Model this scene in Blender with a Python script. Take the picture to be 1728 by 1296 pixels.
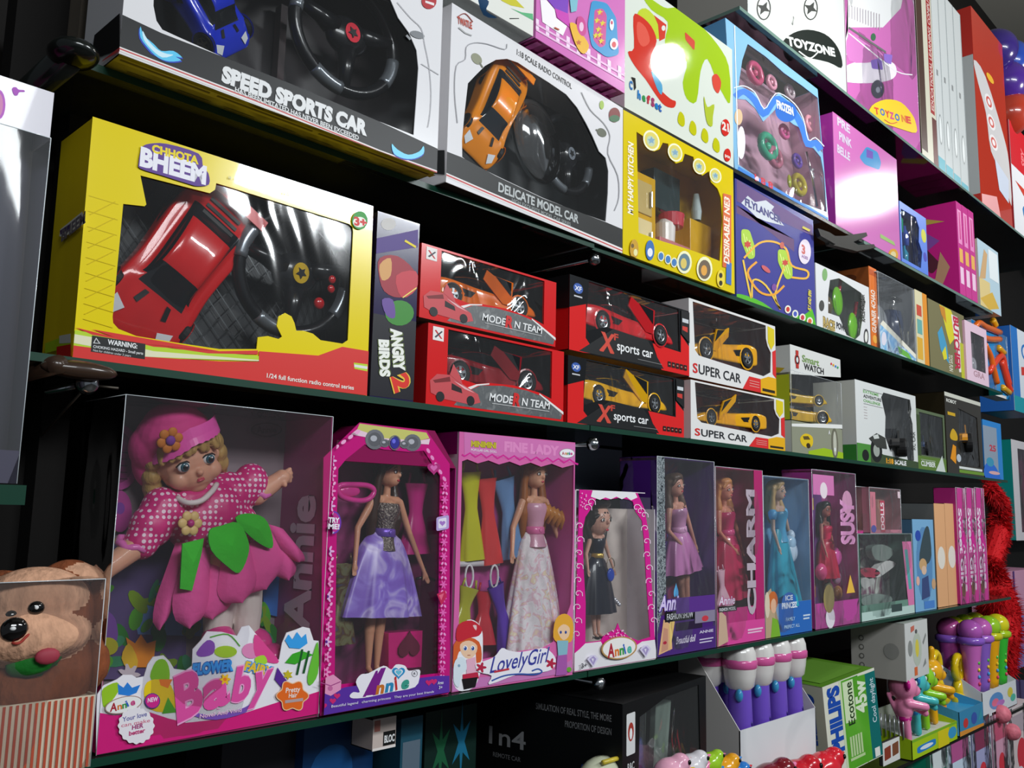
import bpy, bmesh, math, random
from mathutils import Vector, Matrix
from mathutils.geometry import tessellate_polygon
random.seed(7)
for o in list(bpy.data.objects): bpy.data.objects.remove(o)
S = bpy.context.scene; COL = S.collection
# ---------------- camera ----------------
F, CX, CY = 1510.0, 864.0, 648.0
XD = Vector((0.69427619, 0.11618308, 0.71026901)); YD = Vector((-0.71937271, 0.08187445, 0.6897822))
ZD = Vector((0.02198813, -0.9898475, 0.14042242))          # world axes seen in camera space (x right, y down, z forward)
cam = bpy.data.cameras.new('camera'); co = bpy.data.objects.new('camera', cam); COL.objects.link(co)
right = Vector((XD[0], YD[0], ZD[0])); down = Vector((XD[1], YD[1], ZD[1])); fwd = Vector((XD[2], YD[2], ZD[2]))
co.matrix_world = Matrix((( right[0], -down[0], -fwd[0], 0), (right[1], -down[1], -fwd[1], 0), (right[2], -down[2], -fwd[2], 0), (0, 0, 0, 1)))
cam.sensor_width = 36; cam.lens = F/1728*36; cam.clip_start = .02; cam.clip_end = 50
cam.dof.use_dof = False
S.camera = co
# ---------------- world, lamps, exposure ----------------
w = bpy.data.worlds.new('shop_air'); S.world = w; w.use_nodes = True
w.node_tree.nodes['Background'].inputs[0].default_value = (.80, .90, 1, 1)
w.node_tree.nodes['Background'].inputs[1].default_value = 0.15
S.view_settings.view_transform = 'Standard'; S.view_settings.look = 'None'; S.view_settings.gamma = 1
S.view_settings.exposure = -0.08
def lamp(name, loc, power, size, col=(1, 1, 1), to=None, kind='POINT', sy=None):
    l = bpy.data.lights.new(name, kind); l.energy = power; l.color = col
    if kind == 'AREA':
        l.shape = 'RECTANGLE'; l.size = size; l.size_y = sy or size
    else: l.shadow_soft_size = size
    o = bpy.data.objects.new(name, l); COL.objects.link(o); o.location = loc
    if to is not None: o.rotation_euler = (Vector(to)-Vector(loc)).to_track_quat('-Z', 'Y').to_euler()
    return o
def ray(px, py):
    c = Vector((px-CX, py-CY, F)); return Vector((XD.dot(c), YD.dot(c), ZD.dot(c)))
def onY(px, py, Y=1.0): r = ray(px, py); return r*(Y/r[1])
def onZ(px, py, Z): r = ray(px, py); return r*(Z/r[2])
hit = onY(1128, 103, 1.0)                                    # bare bulb mirrored in the glossy kitchen set box
lamp('ceiling_bulb', hit + Vector((hit[0], -hit[1], hit[2])).normalized()*.85, 9, .045, (1, .98, .94))
hit = onY(1462, 330, 1.0)
lamp('ceiling_bulb', hit + Vector((hit[0], -hit[1], hit[2]))*.8, 24, .085, (1, .98, .95))
lamp('ceiling_tube', (.3, -1.7, 1.4), 48, 1.5, (.92, .97, 1), (1.0, 1, .1), 'AREA', .5)  # added fill in front of the shelves, brightens the package interiors
lamp('ceiling_tube', (2.7, -1.7, 1.64), 76, 1.5, (.92, .97, 1), (2.9, 1, .1), 'AREA', .14)  # second added fill, thin and raised so the window films don't mirror it

# ---------------- materials ----------------
MC = {}
def lin(h):
    if isinstance(h, tuple): return h
    v = [int(h[i:i+2], 16)/255 for i in (0, 2, 4)]
    return tuple(x/12.92 if x <= .04045 else ((x+.055)/1.055)**2.4 for x in v)
def M(h, rough=.42, metal=0., coat=0., name='card', bump=None, sss=0):
    k = (h, rough, metal, coat, name, bump, sss)
    if k in MC: return MC[k]
    m = bpy.data.materials.new('%s_%s' % (name, h if isinstance(h, str) else 'mix')); m.use_nodes = True
    n = m.node_tree; p = n.nodes['Principled BSDF']
    p.inputs['Base Color'].default_value = (*lin(h), 1); p.inputs['Roughness'].default_value = rough
    p.inputs['Metallic'].default_value = metal; p.inputs['Specular IOR Level'].default_value = .3; p.inputs['Coat Weight'].default_value = coat
    if sss:
        p.inputs['Subsurface Weight'].default_value = sss; p.inputs['Subsurface Scale'].default_value = .01
    if bump:
        sc, st, stretch = bump
        t = n.nodes.new('ShaderNodeTexCoord'); mp = n.nodes.new('ShaderNodeMapping'); mp.inputs['Scale'].default_value = stretch
        ns = n.nodes.new('ShaderNodeTexNoise'); ns.inputs['Scale'].default_value = sc; ns.inputs['Detail'].default_value = 3
        b = n.nodes.new('ShaderNodeBump'); b.inputs['Strength'].default_value = st; b.inputs['Distance'].default_value = .004
        n.links.new(t.outputs['Object'], mp.inputs[0]); n.links.new(mp.outputs[0], ns.inputs['Vector'])
        n.links.new(ns.outputs['Fac'], b.inputs['Height']); n.links.new(b.outputs[0], p.inputs['Normal'])
        if st > .5:      # fur and felt: tone varies with the pile
            mx = n.nodes.new('ShaderNodeMixRGB'); mx.blend_type = 'MULTIPLY'; mx.inputs[0].default_value = .22
            mx.inputs[1].default_value = (*lin(h), 1); rr = n.nodes.new('ShaderNodeValToRGB')
            rr.color_ramp.elements[0].position = .35; rr.color_ramp.elements[1].position = .62
            n.links.new(ns.outputs['Fac'], rr.inputs[0]); n.links.new(rr.outputs[0], mx.inputs[2]); n.links.new(mx.outputs[0], p.inputs['Base Color'])
    MC[k] = m; return m
def gloss(h): return M(h, .2, 0, .4, 'glossy_card')
def plas(h): return M(h, .22, 0, .5, 'plastic')
def cloth(h): return M(h, .6, 0, 0, 'fabric', (60, .25, (1, 1, 1)))
def satin(h): return M(h, .28, 0, .3, 'satin', (14, .5, (1.5, 1.5, .25)))
def fur(h): return M(h, .9, 0, 0, 'plush', (110, .9, (1, 1, .5)))
def skin(h='e0a080'): return M(h, .42, 0, .15, 'vinyl_skin', None, .15)
def chrome(): return M('c8ccd0', .15, 1, 0, 'chrome')
def dots(base, dot, scale=90, rad=.3, name='dotted_fabric'):
    k = ('dots', base, dot, scale, rad)
    if k in MC: return MC[k]
    m = bpy.data.materials.new(name); m.use_nodes = True; n = m.node_tree; p = n.nodes['Principled BSDF']
    t = n.nodes.new('ShaderNodeTexCoord'); v = n.nodes.new('ShaderNodeTexVoronoi'); v.inputs['Scale'].default_value = scale; v.inputs['Randomness'].default_value = .12
    r = n.nodes.new('ShaderNodeValToRGB'); r.color_ramp.interpolation = 'CONSTANT'
    r.color_ramp.elements[0].color = (*lin(dot), 1); r.color_ramp.elements[1].color = (*lin(base), 1); r.color_ramp.elements[1].position = rad
    n.links.new(t.outputs['Object'], v.inputs['Vector']); n.links.new(v.outputs['Distance'], r.inputs[0]); n.links.new(r.outputs[0], p.inputs['Base Color'])
    p.inputs['Roughness'].default_value = .45; MC[k] = m; return m
def blotch(cols, scale=14, rough=.35, name='printed_pattern', stretch=(1, 1, 1), sharp=False, metal=0):
    """a print or a mix of small pieces: colour cells from a warped noise"""
    k = ('bl', tuple(cols), scale, rough, stretch, sharp)
    if k in MC: return MC[k]
    m = bpy.data.materials.new(name); m.use_nodes = True; n = m.node_tree; p = n.nodes['Principled BSDF']
    t = n.nodes.new('ShaderNodeTexCoord'); mp = n.nodes.new('ShaderNodeMapping'); mp.inputs['Scale'].default_value = stretch
    ns = n.nodes.new('ShaderNodeTexNoise'); ns.inputs['Scale'].default_value = scale; ns.inputs['Detail'].default_value = 2.5; ns.inputs['Distortion'].default_value = 1.2
    r = n.nodes.new('ShaderNodeValToRGB'); r.color_ramp.interpolation = 'CONSTANT' if sharp else 'LINEAR'
    els = r.color_ramp.elements
    while len(els) < len(cols): els.new(.5)
    for i, c in enumerate(cols):
        els[i].position = .30+.42*i/max(1, len(cols)-1) if i else 0.0; els[i].color = (*lin(c), 1)
    n.links.new(t.outputs['Object'], mp.inputs[0]); n.links.new(mp.outputs[0], ns.inputs['Vector']); n.links.new(ns.outputs['Fac'], r.inputs[0])
    n.links.new(r.outputs[0], p.inputs['Base Color']); p.inputs['Roughness'].default_value = rough; p.inputs['Metallic'].default_value = metal
    MC[k] = m; return m
def film(haze=.05, bump=.35, scale=9, tint='ffffff', refl=.9):
    k = ('film', haze, bump, scale, tint, refl)
    if k in MC: return MC[k]
    m = bpy.data.materials.new('clear_film'); m.use_nodes = True; n = m.node_tree
    for x in list(n.nodes):
        if x.type == 'BSDF_PRINCIPLED': n.nodes.remove(x)
    out = [x for x in n.nodes if x.type == 'OUTPUT_MATERIAL'][0]
    tr = n.nodes.new('ShaderNodeBsdfTransparent'); tr.inputs[0].default_value = (*lin(tint), 1)
    df = n.nodes.new('ShaderNodeBsdfDiffuse'); df.inputs[0].default_value = (.8, .82, .84, 1)
    gl = n.nodes.new('ShaderNodeBsdfGlossy'); gl.inputs['Roughness'].default_value = .07
    t = n.nodes.new('ShaderNodeTexCoord'); mp = n.nodes.new('ShaderNodeMapping'); mp.inputs['Scale'].default_value = (1, 1, .6)
    ns = n.nodes.new('ShaderNodeTexNoise'); ns.inputs['Scale'].default_value = scale; ns.inputs['Detail'].default_value = 2; ns.inputs['Distortion'].default_value = .8
    b = n.nodes.new('ShaderNodeBump'); b.inputs['Strength'].default_value = bump; b.inputs['Distance'].default_value = .02
    n.links.new(t.outputs['Object'], mp.inputs[0]); n.links.new(mp.outputs[0], ns.inputs['Vector']); n.links.new(ns.outputs['Fac'], b.inputs['Height'])
    fr = n.nodes.new('ShaderNodeFresnel'); fr.inputs[0].default_value = 1.5
    mul = n.nodes.new('ShaderNodeMath'); mul.operation = 'MULTIPLY'; mul.inputs[1].default_value = refl*1.3
    n.links.new(b.outputs[0], gl.inputs['Normal']); n.links.new(b.outputs[0], fr.inputs['Normal'])
    m1 = n.nodes.new('ShaderNodeMixShader'); m1.inputs[0].default_value = haze*.5
    m2 = n.nodes.new('ShaderNodeMixShader')
    n.links.new(tr.outputs[0], m1.inputs[1]); n.links.new(df.outputs[0], m1.inputs[2]); n.links.new(fr.outputs[0], mul.inputs[0])
    n.links.new(mul.outputs[0], m2.inputs[0]); n.links.new(m1.outputs[0], m2.inputs[1]); n.links.new(gl.outputs[0], m2.inputs[2])
    n.links.new(m2.outputs[0], out.inputs[0]); MC[k] = m; return m

# ---------------- mesh toolkit ----------------
class MB:
    def __init__(s): s.v = []; s.f = []; s.m = []; s.mats = []
    def mi(s, mat):
        if mat not in s.mats: s.mats.append(mat)
        return s.mats.index(mat)
    def add(s, vs, fs, mat):
        o = len(s.v); k = s.mi(mat); s.v += [tuple(v) for v in vs]
        for f in fs: s.f.append(tuple(i+o for i in f)); s.m.append(k)
    def poly(s, pts, mat, holes=()):
        if len(pts) < 3: return
        if len(pts) == 4 and not holes: s.add(pts, [(0, 1, 2, 3)], mat); return
        loops = [[Vector(p) for p in pts]]+[[Vector(p) for p in h] for h in holes]
        s.add([p for l in loops for p in l], tessellate_polygon(loops), mat)
    def box(s, a, b, mat):
        x0, y0, z0 = a; x1, y1, z1 = b
        s.add([(x0, y0, z0), (x1, y0, z0), (x1, y1, z0), (x0, y1, z0), (x0, y0, z1), (x1, y0, z1), (x1, y1, z1), (x0, y1, z1)],
              [(0, 3, 2, 1), (4, 5, 6, 7), (0, 1, 5, 4), (1, 2, 6, 5), (2, 3, 7, 6), (3, 0, 4, 7)], mat)
    def prism(s, pts, off, mat, side=None, holes=()):
        """flat polygon pts pushed by vector off, closed"""
        off = Vector(off); q = [Vector(p)+off for p in pts]
        hq = [[Vector(p)+off for p in h] for h in holes]
        s.poly(pts, mat, holes); s.poly(q, mat, hq)
        for a, b in [(pts, q)]+list(zip(holes, hq)):
            n = len(a)
            s.add(list(a)+list(b), [(i, (i+1) % n, n+(i+1) % n, n+i) for i in range(n)], side or mat)
    def tube(s, pts, r, mat, n=8, closed=False):
        pts = [Vector(p) for p in pts]; N = len(pts); rr = r if isinstance(r, (list, tuple)) else [r]*N
        base = []; ref = Vector((.13, .31, .94)).normalized()
        for i, p in enumerate(pts):
            d = (pts[(i+1) % N if closed else min(i+1, N-1)]-pts[(i-1) % N if closed else max(i-1, 0)])
            d = d.normalized() if d.length > 1e-9 else Vector((0, 0, 1))
            a = d.cross(ref)
            a = a.normalized() if a.length > 1e-3 else d.cross(Vector((1, 0, 0))).normalized()
            b = d.cross(a)
            base += [p+(a*math.cos(t)+b*math.sin(t))*rr[i] for t in [2*math.pi*j/n for j in range(n)]]
        fs = []
        for i in range(N if closed else N-1):
            i2 = (i+1) % N
            fs += [(i*n+j, i*n+(j+1) % n, i2*n+(j+1) % n, i2*n+j) for j in range(n)]
        if not closed: fs += [tuple(range(n))[::-1], tuple((N-1)*n+j for j in range(n))]
        s.add(base, fs, mat)
    def lathe(s, prof, mat, n=24, c=(0, 0, 0), sx=1, sy=1, wob=None, axis='z'):
        vs = []
        for k, (r, z) in enumerate(prof):
            for j in range(n):
                t = 2*math.pi*j/n; q = r*(1+(wob(t, k/(len(prof)-1)) if wob else 0))
                p = (c[0]+q*math.cos(t)*sx, c[1]+q*math.sin(t)*sy, c[2]+z) if axis == 'z' else (c[0]+q*math.cos(t)*sx, c[1]+z, c[2]+q*math.sin(t)*sy)
                vs.append(p)
        fs = [(k*n+j, k*n+(j+1) % n, (k+1)*n+(j+1) % n, (k+1)*n+j) for k in range(len(prof)-1) for j in range(n)]
        s.add(vs, fs, mat)
    def ell(s, c, r, mat, n=16, m=10, rot=None):
        vs = []; fs = []
        for i in range(m+1):
            ph = math.pi*i/m
            for j in range(n):
                t = 2*math.pi*j/n; p = Vector((r[0]*math.sin(ph)*math.cos(t), r[1]*math.sin(ph)*math.sin(t), r[2]*math.cos(ph)))
                if rot is not None: p = rot @ p
                vs.append(p+Vector(c))
        for i in range(m):
            for j in range(n): fs.append((i*n+j, i*n+(j+1) % n, (i+1)*n+(j+1) % n, (i+1)*n+j))
        s.add(vs, fs, mat)
    def xform(s, mat4, start=0):
        for i in range(start, len(s.v)): s.v[i] = tuple(mat4 @ Vector(s.v[i]))
    def grid(s, rows, matf, closed=True):
        o = len(s.v); n = len(rows[0])
        for r_ in rows: s.v += [tuple(p) for p in r_]
        for i in range(len(rows)-1):
            for j in range(n if closed else n-1):
                s.f.append((o+i*n+j, o+(i+1)*n+j, o+(i+1)*n+(j+1) % n, o+i*n+(j+1) % n)); s.m.append(s.mi(matf(i, j)))
        return o
    def build(s, name, parent=None, smooth=False, sub=0, bevel=0):
        me = bpy.data.meshes.new(name); me.from_pydata(s.v, [], s.f)
        for m in s.mats: me.materials.append(m)
        me.polygons.foreach_set('material_index', s.m)
        if smooth: me.polygons.foreach_set('use_smooth', [True]*len(me.polygons))
        me.update(); me.validate()
        o = bpy.data.objects.new(name, me); COL.objects.link(o)
        if parent: o.parent = parent
        if bevel:
            b = o.modifiers.new('bevel', 'BEVEL'); b.width = bevel; b.segments = 2; b.limit_method = 'ANGLE'
        if sub:
            q = o.modifiers.new('sub', 'SUBSURF'); q.levels = sub; q.render_levels = sub
        return o
def blob(shapes, voxel, name, parent, mats, smooth_iter=2, xf=None):
    """one continuous skin grown round tapered limbs; shapes: (p0, r0, p1, r1, mat) limbs or (c, (rx,ry,rz), mat[, rot]) swellings"""
    b = MB(); src = []
    for sh in shapes:
        if len(sh) == 5:
            p0, r0, p1, r1, mt = sh; p0 = Vector(p0); p1 = Vector(p1); L = (p1-p0).length; k = max(3, int(L/(max(min(r0, r1), 1e-4)*.6)))
            k = min(k, 14)
            pts = [p0.lerp(p1, i/k) for i in range(k+1)]; rs = [r0+(r1-r0)*i/k for i in range(k+1)]
            b.tube(pts, rs, mats[0], 14); b.ell(p0, (r0,)*3, mats[0], 14, 8); b.ell(p1, (r1,)*3, mats[0], 14, 8)
            src.append(('c', p0, r0, p1, r1, mt))
        else:
            c, r, mt = sh[:3]; rot = sh[3] if len(sh) > 3 else None
            b.ell(c, r, mats[0], 20, 14, rot); src.append(('e', Vector(c), Vector(r), mt, rot))
    o = b.build('tmp'); md = o.modifiers.new('r', 'REMESH'); md.mode = 'VOXEL'; md.voxel_size = voxel
    if smooth_iter:
        sm_ = o.modifiers.new('s', 'SMOOTH'); sm_.iterations = smooth_iter; sm_.factor = .5
    dg = bpy.context.evaluated_depsgraph_get(); me = bpy.data.meshes.new_from_object(o.evaluated_get(dg))
    bpy.data.objects.remove(o); me.materials.clear()
    for m in mats: me.materials.append(m)
    for p in me.polygons:
        c = p.center; best = 1e9; bm_ = 0
        for q in src:
            if q[0] == 'c':
                ab = q[3]-q[1]; t = max(0, min(1, (c-q[1]).dot(ab)/max(ab.length_squared, 1e-12))); d = (c-(q[1]+ab*t)).length-(q[2]+(q[4]-q[2])*t); mt = q[5]
            else:
                l = c-q[1]
                if q[4] is not None: l = q[4].transposed() @ l
                k = math.sqrt((l[0]/q[2][0])**2+(l[1]/q[2][1])**2+(l[2]/q[2][2])**2); d = (k-1)*min(q[2]); mt = q[3]
            if d < best: best = d; bm_ = mt
        p.material_index = bm_; p.use_smooth = True
    if xf is not None: me.transform(xf)
    me.name = name; o = bpy.data.objects.new(name, me); COL.objects.link(o); o.parent = parent; return o
def sm(pts, n=5, closed=True):
    out = []; N = len(pts)
    for i in range(N if closed else N-1):
        g = lambda k: pts[(i+k) % N] if closed else pts[max(0, min(N-1, i+k))]
        p0, p1, p2, p3 = g(-1), g(0), g(1), g(2)
        for j in range(n):
            t = j/n
            out.append(tuple(.5*((2*p1[a])+(-p0[a]+p2[a])*t+(2*p0[a]-5*p1[a]+4*p2[a]-p3[a])*t*t+(-p0[a]+3*p1[a]-3*p2[a]+p3[a])*t**3) for a in range(len(p1))))
    if not closed: out.append(tuple(pts[-1]))
    return out
def rr(pts, r, n=4):
    """round the corners of a polygon by distance r"""
    out = []; N = len(pts)
    for i in range(N):
        p0, p1, p2 = Vector(pts[i-1]), Vector(pts[i]), Vector(pts[(i+1) % N])
        a = p1+(p0-p1).normalized()*min(r, (p0-p1).length*.45); b = p1+(p2-p1).normalized()*min(r, (p2-p1).length*.45)
        for j in range(n+1):
            t = j/n; out.append(tuple((a*(1-t)*(1-t)+p1*2*t*(1-t)+b*t*t)))
    return out
def ring(cx, cy, rx, ry=None, n=18, rot=0):
    ry = ry or rx; c, s_ = math.cos(math.radians(rot)), math.sin(math.radians(rot))
    return [(cx+rx*math.cos(t)*c-ry*math.sin(t)*s_, cy+rx*math.cos(t)*s_+ry*math.sin(t)*c) for t in [2*math.pi*i/n for i in range(n)]]
def star(cx, cy, r, k=5, q=.5, n=None, rot=0):
    return [(cx+(r if i % 2 == 0 else r*q)*math.sin(rot+math.pi*i/k), cy-(r if i % 2 == 0 else r*q)*math.cos(rot+math.pi*i/k)) for i in range(2*k)]
def flower(cx, cy, r, k=5, n=30, d=.25, sy=1):
    return [(cx+r*(1-d+d*math.cos(k*t))*math.cos(t), cy+sy*r*(1-d+d*math.cos(k*t))*math.sin(t)) for t in [2*math.pi*i/n for i in range(n)]]
def heart(cx, cy, r):
    return [(cx+r*.0625*16*math.sin(t)**3, cy-r*.0625*(13*math.cos(t)-5*math.cos(2*t)-2*math.cos(3*t)-math.cos(4*t))) for t in [2*math.pi*i/22 for i in range(22)]]
TC = {}
def textmesh(s, bold):
    k = (s, bold)
    if k not in TC:
        c = bpy.data.curves.new('lettering', 'FONT'); c.body = s; c.size = 1; c.offset = bold; c.resolution_u = 3; c.fill_mode = 'FRONT'
        o = bpy.data.objects.new('lettering', c); COL.objects.link(o)
        dg = bpy.context.evaluated_depsgraph_get(); me = bpy.data.meshes.new_from_object(o.evaluated_get(dg))
        vs = [(v.co.x, v.co.y) for v in me.vertices]; fs = [tuple(p.vertices) for p in me.polygons]
        bpy.data.objects.remove(o); bpy.data.curves.remove(c); bpy.data.meshes.remove(me)
        x0 = min(v[0] for v in vs); x1 = max(v[0] for v in vs)
        TC[k] = ([((x-x0)/(x1-x0), y/.7) for x, y in vs], fs)
    return TC[k]
def tag(o, label, cat, group=None, kind=None):
    o['label'] = label; o['category'] = cat
    if group: o['group'] = group
    if kind: o['kind'] = kind
    return o
def empty(name, label, cat, loc, group=None, rz=0):
    o = bpy.data.objects.new(name, None); COL.objects.link(o); o.location = loc; o.rotation_euler[2] = rz; o.empty_display_size = .02
    tag(o, label, cat, group); return o
LAY = .00006
class Box:
    """a package whose front corner pixels of the photo are laid on the shelf-front plane at depth Y"""
    def __init__(s, name, label, cat, BL, BR, top, Y=1.006, Y2=None, depth=.08, zb=None, lean=0, group=None, H=None):
        if Y is None: Y = onZ(*BL, zb)[1]
        Pl = onY(*BL, Y); Pr = onY(*BR, Y2 if Y2 is not None else Y)
        if zb is None: zb = (Pl[2]+Pr[2])/2
        Pl[2] = zb; Pr[2] = zb
        U = (Pr-Pl); s.W = U.length; U.normalize(); V = Vector((0, 0, 1))
        s.M = Matrix.Translation(Pl) @ Matrix.Rotation(math.atan2(U[1], U[0]), 4, 'Z') @ Matrix.Rotation(math.radians(-lean), 4, 'X')
        s.Mi = s.M.inverted(); s.o = s.Mi @ Vector((0, 0, 0)); s.D = depth
        s.root = bpy.data.objects.new(name, None); COL.objects.link(s.root); s.root.matrix_world = s.M; s.root.empty_display_size = .02
        tag(s.root, label, cat, group); s.Z = None; s.face = 'F'; s.lay = 0; s.mb = MB(); s.holes = []
        s.H = 0; s.H = H or s.L(*top)[2]
    def L(s, px, py, w=0, face=None):
        if s.Z: px = s.Z[0]+px/s.Z[2]; py = s.Z[1]+py/s.Z[2]
        d = s.Mi.to_3x3() @ ray(px, py); f = face or s.face
        ax, val = {'F': (1, -w), 'L': (0, -w), 'B': (2, -w), 'T': (2, getattr(s, 'H', 0)+w), 'I': (1, getattr(s, 'D', 0)-.004-w)}[f]
        t = (val-s.o[ax])/d[ax]; return s.o+d*t
    def nrm(s): return Vector({'F': (0, -1, 0), 'I': (0, -1, 0), 'L': (-1, 0, 0), 'B': (0, 0, -1), 'T': (0, 0, 1)}[s.face])
    def z(s, Z=None, face='F'): s.Z = Z; s.face = face; return s
    def w(s): s.lay += 1; return .0002+s.lay*LAY
    def P(s, mat, pts, holes=()):
        w = s.w(); q = [s.L(x, y, w) for x, y in pts]
        if s.face in 'FI' and s.H:                             # prints stop at the edges of their panel
            for ax, lim, sg in ((0, 0, 1), (0, s.W, -1), (2, 0, 1), (2, s.H, -1)):
                r_ = []
                for i, p in enumerate(q):
                    o_ = q[i-1]; a, b = (p[ax]-lim)*sg, (o_[ax]-lim)*sg
                    if (a < 0) != (b < 0): r_.append(o_.lerp(p, b/(b-a)))
                    if a >= 0: r_.append(p)
                q = r_
                if len(q) < 3: return s
        s.mb.poly(q, mat if not isinstance(mat, str) else M(mat), [[s.L(x, y, w) for x, y in h] for h in holes]); return s
    def UV(s, mat, pts):
        w = s.w(); g = {'F': lambda u, v: (u, -w, v), 'L': lambda u, v: (-w, u, v), 'B': lambda u, v: (u, v, -w), 'T': lambda u, v: (u, v, s.H+w), 'I': lambda u, v: (u, s.D-.004-w, v)}[s.face]
        s.mb.poly([g(*p) for p in pts], mat if not isinstance(mat, str) else M(mat)); return s
    def E(s, mat, cx, cy, rx, ry=None, rot=0, n=18): return s.P(mat, ring(cx, cy, rx, ry, n, rot))
    def S(s, mat, pts, wd, closed=False):
        """a printed stroke, wd wide in picture units"""
        wv = s.w(); mat = mat if not isinstance(mat, str) else M(mat); q = [Vector(p) for p in pts]; N = len(q)
        if closed: q.append(q[0]); N += 1
        l = []; r = []
        for i in range(N):
            d = q[min(i+1, N-1)]-q[max(i-1, 0)]
            if closed and i in (0, N-1): d = q[1]-q[-2]
            d = d.normalized() if d.length else Vector((1, 0)); n = Vector((-d[1], d[0]))*wd/2
            l.append(s.L(*(q[i]+n), wv)); r.append(s.L(*(q[i]-n), wv))
        s.mb.add(l+r, [(i, i+1, N+i+1, N+i) for i in range(N-1)], mat); return s
    def T(s, txt, mat, p0, p1, h, bold=.0, shear=0, back=None, bw=.06):
        """lettering along the baseline p0-p1, cap height h (picture units)"""
        if back: s.T(txt, back, p0, p1, h, bold+bw, shear)
        w = s.w(); a = s.L(*p0, w); b = s.L(*p1, w); n = s.nrm(); e1 = (b-a); Lh = e1.length; e1.normalize(); e2 = n.cross(e1)
        pd = Vector((p1[0]-p0[0], p1[1]-p0[1])).normalized(); up = Vector((pd[1], -pd[0]))
        hh = abs((s.L(p0[0]+up[0]*h, p0[1]+up[1]*h, w)-a).dot(e2))
        vs, fs = textmesh(txt, bold)
        s.mb.add([a+e1*(x*Lh+shear*y*hh)+e2*(y*hh) for x, y in vs], fs, mat if not isinstance(mat, str) else M(mat)); return s
    def q(s, mat, pts):
        """printed shape in fractions of the current face"""
        A, B = {'F': (s.W, s.H), 'I': (s.W, s.H), 'L': (s.D, s.H), 'B': (s.W, s.D), 'T': (s.W, s.D)}[s.face]
        return s.UV(mat, [(u*A, v*B) for u, v in pts])
    def rect(s, mat, u0, v0, u1, v1): return s.q(mat, [(u0, v0), (u1, v0), (u1, v1), (u0, v1)])
    def disc(s, mat, u, v, ru, rv=None, n=18, rot=0):
        rv = rv or ru*s.W/s.H; return s.q(mat, ring(u, v, ru, rv, n, rot))
    def tu(s, txt, mat, u0, u1, v, h, bold=.02, sh=0, back=None, slope=0):
        """lettering in fractions of the front, slope lifts the end"""
        if back: s.tu(txt, back, u0, u1, v, h, bold+.05, sh, None, slope)
        w = s.w(); vs, fs = textmesh(txt, bold)
        s.mb.add([(s.W*(u0+(u1-u0)*x)+sh*y*h*s.H, -w, s.H*(v+h*y+slope*x)) for x, y in vs], fs, mat if not isinstance(mat, str) else M(mat)); return s
    def tv(s, txt, mat, u, v0, v1, wd, bold=.03, down=False, back=None):
        """lettering running up (or down) the front"""
        if back: s.tv(txt, back, u, v0, v1, wd, bold+.05, down)
        w = s.w(); vs, fs = textmesh(txt, bold)
        f = (lambda x, y: (s.W*(u+wd*y), -w, s.H*(v1-(v1-v0)*x))) if down else (lambda x, y: (s.W*(u-wd*y), -w, s.H*(v0+(v1-v0)*x)))
        s.mb.add([f(x, y) for x, y in vs], fs, mat if not isinstance(mat, str) else M(mat)); return s
    def carton(s, front, side=None, inner='1a1a1c', holes=None, hole_uv=None, bottom=None, back=None, top=None, open_left=False, open_top=False, outline=None, th=.0014, no_front=False, left=None):
        """card shell: front with cut windows, sides, floor, lid and back, all with thickness"""
        g = lambda c: c if not isinstance(c, str) else M(c)
        side = g(side or front); front = g(front); inn = g(inner); W, H, D = s.W, s.H, s.D; b = s.mb
        s.face = 'F'
        hs = [[s.L(x, y, 0) for x, y in h] for h in (holes or [])]
        hs += [[Vector((u, 0, v)) for u, v in h] for h in (hole_uv or [])]
        e = .0025
        hs = [[Vector((max(e, min(W-e, p[0])), 0, max(e, min(H-e, p[2])))) for p in h] for h in hs]
        if not no_front:
            out = [s.L(x, y, 0) for x, y in outline] if outline else [(0, 0, 0), (W, 0, 0), (W, 0, H), (0, 0, H)]
            b.prism(out, (0, th, 0), front, front, hs)
        if not open_left: b.box((0, th, 0), (th, D, H), g(left) if left else side)
        b.box((W-th, th, 0), (W, D, H), side)
        b.box((0, th, 0), (W, D, th), g(bottom) if bottom else side)
        if not open_top: b.box((0, th, H-th), (W, D, H), g(top) if top else side)
        b.box((0, D-th, 0), (W, D, H), side)
        b.box((th, D-2*th, th), (W-th, D-th, H-th), inn)
        if hs and not open_left: b.box((th, th, th), (th*1.6, D-th, H-th), inn)
        if hs: b.box((W-th*1.6, th, th), (W-th, D-th, H-th), inn)
        s.holes = hs; return s
    def done(s, name='carton', bevel=0): s.cart = s.mb.build(name, s.root, bevel=bevel); s.mb = MB(); s.lay = 0; return s
    def window(s, fm=None, bulge=.004, name='window_film', full=False):
        """clear film stretched behind the cut window, slightly bowed"""
        b = MB(); fm = fm or film(); e = .003
        xs = [p[0] for h in s.holes for p in h]; zs = [p[2] for h in s.holes for p in h]
        x0, x1, z0, z1 = (e, s.W-e, e, s.H-e) if full or not xs else (max(e, min(xs)-.003), min(s.W-e, max(xs)+.003), max(e, min(zs)-.003), min(s.H-e, max(zs)+.003))
        n = 10; vs = []
        for i in range(n+1):
            for j in range(n+1):
                a, c = i/n, j/n; vs.append((x0+(x1-x0)*a, .0022+bulge*16*a*(1-a)*c*(1-c)*.25, z0+(z1-z0)*c))
        b.add(vs, [(i*(n+1)+j, (i+1)*(n+1)+j, (i+1)*(n+1)+j+1, i*(n+1)+j+1) for i in range(n) for j in range(n)], fm)
        o = b.build(name, s.root, smooth=True); return o
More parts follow.
